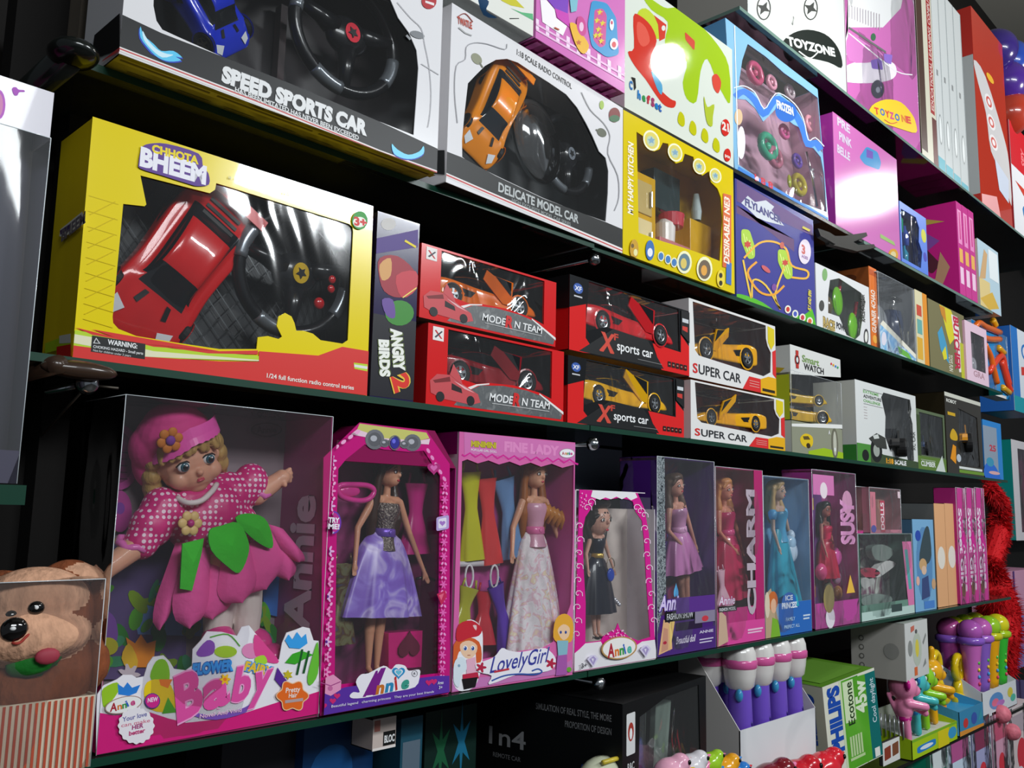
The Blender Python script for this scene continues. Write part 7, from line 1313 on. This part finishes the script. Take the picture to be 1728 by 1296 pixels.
# ---- red fluffy garland ----
q = MB(); random.seed(11); spine = [(1672, 826, .045), (1688, 850, .05), (1686, 900, .055), (1672, 945, .05), (1674, 985, .085), (1686, 1030, .10), (1684, 1075, .10), (1690, 1125, .07)]
pts = []; rm = M('d0101a', .75, 0, 0, 'red_tinsel'); rm2 = M('8a0810', .8, 0, 0, 'dark_red_tinsel')
sp = [(onY(x, y, 1.10), r) for x, y, r in spine]
q.tube([p for p, r in sp], [r*.75 for p, r in sp], rm, 12)
for i in range(len(sp)-1):
    (a, ra), (c, rc) = sp[i], sp[i+1]
    for k in range(1500):
        t = random.random(); o_ = a.lerp(c, t); r = ra+(rc-ra)*t; d = Vector((random.gauss(0, 1), random.gauss(0, 1), random.gauss(0, 1))).normalized(); e = o_+d*r*random.uniform(.8, 1.1); s0 = o_+d*r*.4; n = d.cross(Vector((random.random(), random.random(), random.random()))).normalized()*.0045
        q.add([s0-n, s0+n, e+Vector((0, 0, -.01))], [(0, 1, 2)], rm if k % 4 else rm2)
tag(q.build('feather_garland'), 'bright red fluffy garland hanging past the right end of the glass shelves', 'garland')

# ================= lowest shelf =================
def tray(name, label, BL, BR, top, depth, front, side, zb, Y=1.0, Y2=None, H=None, inner='d8d8d8', pr=None, hside=2.0, group=None, back=True):
    b = Box(name, label, 'display tray', BL, BR, top, Y=Y, Y2=Y2, depth=depth, zb=zb, H=H, group=group); W, H, D = b.W, b.H, b.D; g = lambda c: M(c) if isinstance(c, str) else c
    f, s_, i_2 = g(front), g(side), g(inner); t = .002; b.mb.box((0, 0, 0), (W, t, H), f); b.mb.box((0, 0, 0), (W, D, t), f)
    for x in (0, W-t): b.mb.prism([(x, 0, 0), (x, 0, H), (x, D, H*hside), (x, D, 0)], (t, 0, 0), s_)
    if back: b.mb.box((0, D-t, 0), (W, D, H*hside), i_2)
    b.mb.box((t, t, H*.80), (W-t, D-t, H*.80+t), i_2)
    if pr: pr(b)
    b.done('tray'); return b
def bottle(parent_b, p, s, body='6a4ab8', cap='d8d4d0', band='d05a98', label='', group=None, name='bubble_bottle'):
    t = empty(name, label, 'bottle', p, group); bm_ = plas(body); cm = plas(cap)
    q = MB(); q.lathe([(.001, 0), (.030*s, 0), (.033*s, .01*s), (.031*s, .06*s), (.028*s, .14*s), (.024*s, .15*s)], bm_, 24); 
    for a in (0, 2.1, 4.2): q.ell((.031*s*math.cos(a-1.5), .031*s*math.sin(a-1.5), .05*s), (.004*s, .003*s, .006*s), M('3a2878', .3), 8, 6)
    q.ell((-.028*s, -.014*s, .12*s), (.010*s, .010*s, .016*s), plas('3a90c0'), 12, 8); q.build('bottle_body', t, smooth=True)
    q = MB(); q.lathe([(.026*s, .13*s), (.036*s, .14*s), (.040*s, .165*s), (.042*s, .185*s)], cm, 28, wob=lambda a, v: .02*math.sin(14*a)); q.lathe([(.042*s, .205*s), (.041*s, .222*s), (.036*s, .236*s), (.024*s, .247*s), (.010*s, .252*s), (.0005, .253*s)], cm, 28, wob=lambda a, v: .03*math.sin(9*a+4*v)); q.build('cap', t, smooth=True)
    q = MB(); q.lathe([(.042*s, .184*s), (.045*s, .187*s), (.045*s, .202*s), (.042*s, .206*s)], plas(band), 28); q.build('band', t, smooth=True); return t
ZS = ZM+.10
b = tray('display_tray', 'white cardboard tray holding white-capped purple bottles on the lowest shelf', (1249, 1281), (1377, 1236), (1247, 1234), .15, blotch(['c8ccd0', 'd8dadc', 'b0b4b8'], 4, .5, 'worn_white_card'), 'd0ccc8', ZM+.001, Y=.985, hside=1.9)
b.root.name = 'display_tray'
q = MB(); c = b.z(f_).L(945, 910, 0, 'L'); q.prism([(-.0005, y, z) for y, z in ((.03, .05), (.06, .055), (.075, .09), (.055, .12), (.035, .10))], (-.0005, 0, 0), M('c8602a', .4)); q.prism([(-.0005, y, z) for y, z in ((.02, .01), (.05, .01), (.05, .045), (.03, .045))], (-.0005, 0, 0), M('6a3a98', .4)); q.build('side_print', b.root)
zb2 = ZM+.001+b.H*.80+.003
bl = [(0.20, .038, 0), (.43, .038, 0), (.66, .038, 0), (.88, .038, 1), (.14, .105, 0), (.36, .10, 0), (.62, .10, 0), (.86, .105, 0)]
labs = ['nearest white-capped purple bottle, front left of the white tray', 'white-capped purple bottle, second in the front row of the white tray', 'white-capped purple bottle, third in the front row of the white tray', 'white-capped purple bottle, last in the front row of the white tray', 'white-capped bottle in shadow, left end of the back row', 'white-capped bottle in the back row, second from the left', 'white-capped bottle in the back row, third from the left', 'white-capped bottle in the back row, right end']
for (u, y, _), lab in zip(bl, labs):
    p = b.M @ Vector((b.W*u, y, 0)); bottle(b, (p[0], p[1], zb2-.0), .84, label=lab, group='white-capped purple bottles')
# philips carton
b = Box('light_bulb_carton', 'tilted green and white 45w light bulb carton', 'carton', (1401, 1248), (1490, 1264), (1390, 1136), Y=.985, Y2=.95, depth=.20, zb=ZM+.045, lean=0)
b.H = .215; W, H, D = b.W, b.H, b.D
b.carton('d8d8c8', '7a8a40', left='c8ccb8', top='5a8a28'); b.rect('c8d8b0', .30, 0, .54, 1).rect('3a8a20', .34, .01, .66, .99).q(blotch(['3a7a1c', '58a828', '78b848'], 3, .35, 'green_print'), [(.34, .01), (.80, .01), (.80, .97), (.34, .99)]).rect('0e6a68', .80, .01, 1, .97).rect('8ab850', .70, .0, .72, .01)
b.rect('d0e0b8', .36, .52, .56, .97).tv('PHILIPS', '1a4aa8', .28, .25, .97, .20, .06).tv('Ecotone', '203a18', .53, .48, .95, .12, .02).tv('45w', 'd8e4c8', .78, .56, .93, .20, .04).tv('Cool daylight', 'c8d8e0', .95, .40, .90, .08, .01)
for k in range(5): b.rect('b8d098', .40+.05*k, .14, .435+.05*k, .36)
b.rect('b8d098', .38, .10, .66, .13).rect('e0e0d8', .85, .02, .95, .12)
b.face = 'L'; b.q('2a58a0', [(.1, .1)]*3) if False else None
w = b.w(); vs, fs = textmesh('PHILIPS', .06); b.mb.add([(-w, .03+.05*y, H*(.10+.8*x)) for x, y in vs], fs, M('1a4aa8')); b.face = 'T'; b.q('6a9a38', [(.1, .1), (.9, .1), (.9, .9), (.1, .9)]); b.done()
b.root.matrix_world = b.root.matrix_world @ Matrix.Rotation(math.radians(-7), 4, 'Y')
# white box
b = Box('small_appliance_box', 'small white box with line drawings perched above the light bulb carton', 'carton', (1530, 1151), (1568, 1135), (1521, 1085), Y=.98, Y2=.99, depth=.15, zb=onY(1530, 1151, .98)[2])
b.H = .155; b.carton(gloss('d8d8d4'), 'c8c8c4', top='a8b0a8', left='b8b4ae'); b.q('b8c0b0', ring(.5, .5, .2, .3)).q('d8c848', ring(.5, .52, .08, .16)).q('5a5a58', ring(.48, .82, .05, .04)).q('8a8c88', ring(.2, .55, .09, .14)).q('d86a38', [(.35, .05), (.48, .05), (.48, .2), (.35, .2)]).q('c86a58', [(.25, .82), (.4, .85), (.4, .94), (.25, .92)]).q('8a8c88', [(.75, .6), (.9, .75), (.92, .7), (.78, .55)]).q('8a8c88', [(.72, .15), (.85, .3), (.88, .2)])
b.face = 'L'; b.tv if False else None
for k in range(4): b.q('6a6864', ring(.8, .2+.16*k, .05, .05)).q('b8b4ae', ring(.8, .2+.16*k, .03, .03))
b.q('9a9894', ring(.25, .5, .14, .14)); b.done()
b2 = Box('carton', 'plain dark carton under the small white box, mostly hidden by the toy monkeys', 'carton', (1500, 1260), (1560, 1240), (1500, 1160), Y=1.16, depth=.2, zb=ZM+.001); b2.H = b.M.translation[2]-ZM-.003; b2.carton('3a2a24'); b2.done()
# monkeys in a lime tray
def pm_(b): b.q('2a80c8', rr([(.10, .22), (.50, .26), (.50, .62), (.10, .58)], .1)).q('e0e8f0', ring(.3, .42, .14, .1)).rect('d8c81c', .55, 0, .8, 1).q('3a98c8', ring(.88, .5, .1, .3)).q('7ab02a', [(.0, .88), (1, .88), (1, 1), (0, 1)])
b = tray('display_tray', 'lime green tray of hugging plastic toy animals on the lowest shelf', (1540, 1286), (1616, 1246), (1541, 1249), .16, 'a8c81c', 'a8c81c', ZM+.001, Y=.985, Y2=.985, inner='d8dcd4', pr=pm_, hside=1.7)
zm = ZM+.001+b.H*.80+.003
def animal(p, s, c1, c2, label, ears='round', kind='monkey', yaw=.75, cat='toy monkey'):
    t = empty('toy_animal', label, cat, p, 'hugging plastic toy animals in the lime tray', yaw); m1, m2 = plas(c1), plas(c2)
    sh = [((0, 0, .085), (.029, .025, .032), 0), ((0, 0, .140), (.040, .036, .036), 0), ((0, -.028, .130), (.020, .018, .016), 0), ((-.022, -.004, .10), .013, (-.02, -.05, .092), .011, 0), ((-.02, -.05, .092), .010, (.02, -.062, .085), .010, 0), ((.022, -.004, .095), .013, (.03, -.045, .080), .011, 0), ((.03, -.045, .08), .009, (.0, -.058, .072), .009, 0),
          ((-.012, 0, .07), .012, (-.012, -.006, .008), .009, 0), ((.012, 0, .07), .012, (.012, -.006, .008), .009, 0), ((0, 0, .06), (.024, .02, .014), 1), ((0, .018, .07), .006, (0, .04, .12), .005, 0)]
    for sg in (-1, 1): sh.append(((sg*.040, .004, .150), (.014, .007, .015), 1 if ears == 'round' else 0)) if ears != 'tall' else sh.append(((sg*.014, .0, .155), .008, (sg*.02, .0, .20), .009, 0))
    o = blob(sh, .0032, 'body', t, [m1, m2], 2, Matrix.Scale(s, 4))
    q = MB(); k = M('101010', .1, 0, 1, 'toy_eye')
    for sg in (-1, 1): q.ell((sg*.012*s, -.031*s, .150*s), (.0055*s, .003*s, .007*s), M('e8e8e8', .2), 10, 6); q.ell((sg*.012*s, -.0345*s, .149*s), (.003*s, .002*s, .004*s), k, 10, 6)
    q.ell((0, -.047*s, .134*s), (.004*s, .003*s, .003*s), k, 8, 6); q.build('face_features', t, smooth=True)
    return t
for (u, y, c1, c2, lab, ears, s, ct) in ((.04, .025, 'e888b0', 'c8208a', 'pink hugging toy monkey, nearest in the lime tray', 'round', 1.0, 'toy monkey'), (.32, .035, '48b8b8', '2a80c0', 'turquoise hugging toy animal behind the pink monkey', 'round', 1.0, 'toy animal'), (.58, .045, '8ac828', '6aa81c', 'lime green hugging toy animal with dark eyes', 'round', 1.0, 'toy animal'), (.84, .055, 'e8a818', 'e07818', 'orange yellow hugging toy animal behind the lime green one', 'tall', 1.05, 'toy animal')):
    p = b.M @ Vector((b.W*u, y, 0)); animal((p[0], p[1], zm), s*1.05, c1, c2, lab, ears, cat=ct)
q = MB()
for k in range(6): a = b.M @ Vector((-.004-.0005*k, .02+.012*k, b.H*1.0)); q.tube([a, a+Vector((0, 0, .06))], .002, M('c8ccd0', .2, .6, 0, 'silver_bar'), 6)
tag(q.build('toy_xylophone', smooth=True), 'small striped silver bars beside the pink toy monkey', 'toy')
# yellow musical toy and blue tray
def pm2(b): b.q('d89038', [(.0, .0), (1, .0), (1, .12), (0, .2)]).q('c83a38', ring(.25, .45, .1, .2)).q('3a58a8', ring(.6, .5, .12, .25)).q('3a98a8', [(.75, .3), (.95, .4), (.9, .8)])
b = tray('display_tray', 'blue tray with bright yellow curly toys between the lime and white trays', (1620, 1240), (1660, 1218), (1621, 1201), .16, '3a88b0', '4aa0c8', ZM+.001, Y=.99, inner='3aa0d0', pr=pm2, hside=1.5)
ym = plas('e8c418')
for i_2, (x, y, X2, Y_2) in enumerate(((1578, 1122, 1590, 1175), (1616, 1126, 1616, 1180), (1636, 1150, 1644, 1185))):
    q = MB(); a = onY(x, y, 1.055+.02*i_2); c = onY(X2, Y_2, 1.055+.02*i_2); R_ = .030
    q.tube([a+Vector((R_*math.cos(t), 0, R_*1.2*math.sin(t))) for t in [i*.35 for i in range(18)]], .013, ym, 10, closed=True); q.tube([a+Vector((0, 0, -R_)), c], [.014, .02], ym, 12); q.ell(c, (.03, .026, .028), ym, 16, 10); q.tube([c, Vector((c[0], c[1], ZM+.03))], .012, plas('e88a18'), 10); q.ell(c+Vector((.02, -.02, .02)), (.008, .008, .008), plas('e86a18'), 10, 6)
    tag(q.build('curly_toy', smooth=True), ('yellow loop-topped toy rising behind the orange animal', 'tall yellow loop-topped toy in front of the purple microphones', 'shorter yellow loop-topped toy nearest the white microphone tray')[i_2], 'toy', 'yellow loop-topped toys')
# microphones
def pm3(b): b.q('5a90c8', ring(.38, .5, .2, .32)).q('e07090', ring(.35, .45, .1, .15)).q('b878c0', ring(.5, .35, .12, .12)).q('d8c848', ring(.8, .6, .08, .2)).q('58b8a0', ring(.88, .35, .08, .15))
b = tray('display_tray', 'white printed tray of toy microphones at the right end of the lowest shelf', (1659, 1206), (1716, 1178), (1662, 1168), .17, 'd8dce0', 'd4d4d8', ZM+.012, Y=1.0, inner='c8c8cc', pr=pm3, hside=2.2)
zmi = ZM+.012+b.H*.80+.003
def mic(p, s, bc, hc, top, label, group):
    t = empty('toy_microphone', label, 'toy microphone', p, group); q = MB(); m = plas(bc); q.lathe([(.001, 0), (.018*s, 0), (.020*s, .02*s), (.020*s, .06*s), (.024*s, .10*s), (.028*s, .13*s)], m, 22); q.build('handle', t, smooth=True)
    q = MB(); q.lathe([(.030*s, .13*s), (.036*s, .135*s), (.036*s, .145*s), (.030*s, .15*s)], plas(hc), 22); q.build('collar', t, smooth=True)
    q = MB(); q.ell((0, 0, .165*s), (.032*s, .032*s, .030*s), plas(top), 22, 14); q.build('head', t, smooth=True)
    q = MB(); 
    for k in range(4): q.ell((-.006*s, -.020*s, (.03+.018*k)*s), (.005*s, .004*s, .005*s), plas(('e04868', '48a0e0', 'e8c828', '58c048')[k]), 8, 6)
    q.build('button', t, smooth=True)
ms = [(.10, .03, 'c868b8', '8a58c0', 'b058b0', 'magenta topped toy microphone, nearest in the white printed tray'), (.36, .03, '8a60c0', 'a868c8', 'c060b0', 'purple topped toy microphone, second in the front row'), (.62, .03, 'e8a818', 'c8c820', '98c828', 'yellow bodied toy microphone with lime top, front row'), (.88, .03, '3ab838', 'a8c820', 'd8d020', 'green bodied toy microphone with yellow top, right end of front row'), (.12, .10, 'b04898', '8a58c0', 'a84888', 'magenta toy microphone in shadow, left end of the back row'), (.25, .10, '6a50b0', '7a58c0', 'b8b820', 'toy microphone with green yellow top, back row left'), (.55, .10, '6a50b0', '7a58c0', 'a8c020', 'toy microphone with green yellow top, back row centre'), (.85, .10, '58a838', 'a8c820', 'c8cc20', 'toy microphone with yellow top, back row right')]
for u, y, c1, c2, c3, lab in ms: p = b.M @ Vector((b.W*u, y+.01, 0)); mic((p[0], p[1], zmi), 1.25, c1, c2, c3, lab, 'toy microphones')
# dark boxed model with blue toy
b = Box('toy_car_package', 'black windowed model box with blue toy inside and a white emblem, on the lowest shelf', 'toy box', (1050, 1325), (1192, 1262), (1047, 1190), Y=.93, Y2=.985, depth=.30, zb=ZM-.0+.04)
W, H = b.W, b.H; b.carton('0e0f10', '0a0a0b', '141618', top='060607', hole_uv=[[(W*.16, H*.30), (W*.18, H*.90), (W*.5, H*.96), (W*.9, H*.96), (W*.92, H*.46), (W*.70, H*.34), (W*.45, H*.28)]])
b.q('d8d8d8', rr([(.04, .72), (.13, .72), (.13, .94), (.04, .94)], .01)).q('a83a30', ring(.085, .84, .03, .05)).q('e8e8e8', ring(.085, .83, .015, .03)).tu('MODELS', 'a8acae', .32, .52, .13, .07, .03, 0, None, .02).tu('MODERN', 'a8acae', .55, .78, .18, .07, .03, 0, None, .02).tu('1:14', '7a7c7e', .86, .97, .35, .06, .02).tu('R&C', 'c8c8c8', .05, .12, .64, .04).tu('U', 'd0d0d0', .07, .10, .42, .05, .03).tu('&', 'd0d0d0', .07, .11, .2, .05, .03).q('a83028', [(.2, .0), (1, .12), (1, .16), (.2, .04)])
def tl(txt, c, y0, y1, z0, h):
    w = b.w(); vs, fs = textmesh(txt, .01); b.mb.add([(-w, y0+(y1-y0)*x, H*(z0+h*y)) for x, y in vs], fs, M(c))
tl('1n4', '8a8a8c', .27, .19, .66, .10); tl('REMOTE CAR', '6a6a6c', .26, .20, .59, .025); tl('SIMULATION OF REAL STYLE, THE MORE', '7a7a7c', .17, .02, .90, .035); tl('PROPORTION OF DESIGN', '7a7a7c', .11, .02, .83, .035)
b.face = 'L'; b.q('1c48a8', [(.05, .45), (.25, .65), (.30, .55), (.12, .3)]).q('14306a', [(.05, .2), (.4, .5), (.3, .15)]); b.face = 'F'; b.done(); b.window(film(.07, .9, 8), .01)
q = MB(); q.lathe([(.001, 0), (.05, 0), (.055, .06), (.05, .12), (.045, .16), (.001, .165)], plas('1c3a90'), 26, (W*.32, .07, H*.2)); q.lathe([(.05, 0), (.052, .07)], film(.12, .6, 10), 26, (W*.32, .07, H*.65)); q.prism([(W*.62, .05, H*.45), (W*.78, .05, H*.40), (W*.85, .05, H*.85), (W*.66, .05, H*.9)], (0, .01, 0), M('8a9a90', .5)); q.prism([(W*.5, .07, H*.4), (W*.66, .07, H*.42), (W*.64, .07, H*.75), (W*.52, .07, H*.7)], (0, .01, 0), M('6a6450', .5)); q.build('toy_tower', b.root, smooth=True)
# things in the shadow, lower left
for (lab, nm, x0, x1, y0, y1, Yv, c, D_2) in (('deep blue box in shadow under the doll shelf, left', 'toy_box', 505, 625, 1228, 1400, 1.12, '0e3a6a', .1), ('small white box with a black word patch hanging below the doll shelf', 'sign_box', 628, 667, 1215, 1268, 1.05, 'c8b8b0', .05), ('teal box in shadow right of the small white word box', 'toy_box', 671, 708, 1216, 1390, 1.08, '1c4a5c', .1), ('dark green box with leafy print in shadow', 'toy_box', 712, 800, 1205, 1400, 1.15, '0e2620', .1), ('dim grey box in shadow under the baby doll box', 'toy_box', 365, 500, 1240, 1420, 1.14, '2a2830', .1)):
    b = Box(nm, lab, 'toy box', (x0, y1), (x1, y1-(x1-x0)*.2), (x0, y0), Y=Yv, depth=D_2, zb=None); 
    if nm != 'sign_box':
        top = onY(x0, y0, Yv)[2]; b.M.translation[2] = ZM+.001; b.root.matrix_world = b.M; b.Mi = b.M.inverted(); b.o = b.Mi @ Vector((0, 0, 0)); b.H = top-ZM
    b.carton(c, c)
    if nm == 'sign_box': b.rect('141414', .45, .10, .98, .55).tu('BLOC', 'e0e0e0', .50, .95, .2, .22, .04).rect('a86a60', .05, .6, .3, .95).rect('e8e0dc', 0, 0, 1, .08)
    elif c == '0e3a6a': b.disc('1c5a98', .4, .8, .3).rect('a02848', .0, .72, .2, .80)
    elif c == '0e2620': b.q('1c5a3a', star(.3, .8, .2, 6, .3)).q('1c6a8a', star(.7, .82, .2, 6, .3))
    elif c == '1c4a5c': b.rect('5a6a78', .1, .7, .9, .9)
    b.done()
# colourful lot along the bottom edge
random.seed(21)
items = [(1130, 1285, 'e8a8c0', .035, 'pink and white plastic bird head in the pile under the trays'), (1165, 1278, 'd8d4d8', .032, 'white plastic toy with pink patch in the pile'), (1198, 1274, '98c828', .026, 'lime plastic toy part beside the white one'), (1222, 1282, 'e8a018', .03, 'orange yellow toy beak shape in the pile'), (1150, 1300, 'e8c020', .03, 'yellow toy peeking out at the bottom edge'), (1240, 1296, '2a78c8', .03, 'blue toy edge below the white tray'),
         (1300, 1296, '7a1420', .05, 'dark red toy below the white tray'), (1345, 1290, 'c81828', .05, 'red toy mass beneath the light bulb carton'), (1390, 1275, 'd82030', .045, 'bright red toy beneath the light bulb carton'), (1362, 1300, '28a038', .028, 'green toy in the red pile at the bottom edge'), (1392, 1300, 'e8b01c', .028, 'yellow toy in the red pile at the bottom edge')]
for x, y, c, r, lab in items:
    p = onY(x, y, .94); t = empty('plastic_toy', lab, 'toy', (p[0], p[1], p[2]-r*.6), 'bright plastic toys piled below the lowest trays')
    sh = [((0, 0, 0), (r, r*.8, r*.8), 0), ((r*.5, -r*.3, r*.5), (r*.55, r*.5, r*.5), 0), ((-r*.6, -.2*r, .2*r), .3*r, (-r*1.5, -.3*r, -.2*r), .2*r, 1), ((r*.8, 0, .2*r), .25*r, (r*1.7, -.2*r, .5*r), .12*r, 1)]
    blob(sh, .004, 'body', t, [plas(c), plas(random.choice(['e8c020', 'd83038', '3a88d0', 'e87aa8', 'f0f0f0']))], 2)
    q = MB(); q.ell((r*.6, -r*.78, r*.6), (r*.12, r*.08, r*.12), M('101010', .1), 10, 6); q.build('eye', t, smooth=True)
q = MB(); a = onY(1020, 1290, .96); q.ell((a[0]-.01, .96, a[2]-.02), (.05, .03, .035), plas('c8ccb0'), 18, 10); q.tube([(a[0]-.03, .94, a[2]+.012), (a[0]+.03, .94, a[2]+.012)], .004, plas('d8c040'), 8); tag(q.build('dish_toy', smooth=True), 'pale bowl shaped toy with yellow rim at the bottom edge', 'toy')
b = Box('picture_frame', 'small white framed picture card with brown prints below the light bulb carton', 'picture', (1491, 1295), (1519, 1279), (1491, 1262), Y=.955, Y2=.955, depth=.01, zb=None); b.H = .055; b.carton('d8d8d4', '3a3a38'); b.q('8a3a28', rr([(.08, .2), (.45, .25), (.45, .8), (.08, .75)], .04)).q('7a4a30', rr([(.55, .25), (.92, .3), (.92, .85), (.55, .8)], .04)); b.done()
b = Box('toy_box', 'black glossy box lying beneath the light bulb carton', 'toy box', (1395, 1330), (1490, 1300), (1395, 1262), Y=.97, Y2=.975, depth=.15, zb=ZM-.12); b.H = .105; b.carton(gloss('0c0c0e')); b.q('5a5c60', [(.3, .3), (.6, .2), (.65, .6), (.4, .7)]); b.done()
# shelf below at far right
shelf('bottom glass pane under the bagged toys in the lower right corner', 2.2, 4.6, -1.02, .96)
for (x0, x1, y0, c, c2, lab) in ((1572, 1600, 1245, '1c9a78', 'd8e0e0', 'green topped bagged toy in the lower right corner'), (1603, 1640, 1232, 'c8d8e8', 'b85890', 'pale bagged toy with pink flap in the lower right corner'), (1645, 1675, 1215, 'a8a8d0', '8a3a58', 'lilac bagged toy in the lower right corner'), (1680, 1705, 1200, 'd8a0b8', 'c85a78', 'pink bagged toy in the lower right corner'), (1708, 1745, 1195, 'd8c8c8', 'b8a8b0', 'white bagged toy at the right edge of the lowest row')):
    b = Box('bagged_toy', lab, 'toy', (x0, 1330), (x1, 1305), (x0, y0), Y=1.0, depth=.08, zb=-1.018, group='bagged toys in the lower right corner'); b.H = onY(x0, y0, 1.0)[2]+1.018
    b.carton(c, c); b.rect(c2, .1, .75, .9, .92).disc('d83a48', .5, .55, .2).disc('e8e0e8', .4, .3, .2); b.done(); b.clear(film(.08, .9, 14, refl=1.3), faces='FL', wob=.008)
for x, y, r, lab in ((1690, 1205, .03, 'pink knitted ball on the bagged toys'), (1708, 1235, .028, 'small coral ball at the right edge')):
    q = MB(); q.ell(onY(x, y, .99), (r, r, r), M('e07888', .5, bump=(60, .8, (1, 1, 1)), name='pink_yarn'), 20, 12); tag(q.build('pink_ball', smooth=True), lab, 'ball')
# left neighbour: clear fronted box with pink and white lid
b = Box('toy_package', 'tall clear fronted box with white butterfly printed lid at the left edge', 'toy box', (-170, 800), (28, 818), (55, 142), Y=.90, depth=.16, zb=onY(30, 818, .9)[2]+.001)
e1 = onY(55, 145, .90); b.H = e1[2]-b.M.translation[2]; W, H, D = b.W, b.H, b.D; hl = b.z(h_).L(200, 525)[2]
b.mb.box((0, 0, hl), (W, .0012, H), gloss('dcd8e0')); b.mb.box((0, .0012, H-.0012), (W, D, H), gloss('c84a98')); b.mb.box((W-.001, 0, hl), (W, D, H), gloss('dcd8e0')); b.mb.box((0, D-.002, 0), (W, D, H), M('3a3848')); b.mb.box((0, 0, 0), (W, D, .03), M('4a4858'))
b.z(h_); b.P('c060c8', ring(-10, 330, 50, 110)).P('d888b8', ring(-12, 330, 34, 86)).P('b050c0', sm([(88, 225), (95, 205), (120, 205), (135, 220), (175, 225), (178, 238), (140, 240), (128, 262), (105, 262)], 3)); b.done('lid'); b.clear(film(.12, .5, 4, refl=1.3), z1=hl, faces='FR', name='clear_walls', wob=.004)
q = MB(); q.lathe([(.001, 0), (.06, 0), (.055, .2), (.05, .34), (.001, .38)], M('4a4a58', .6), 22, (W*.55, .08, .03)); q.build('grey_toy', b.root, smooth=True)
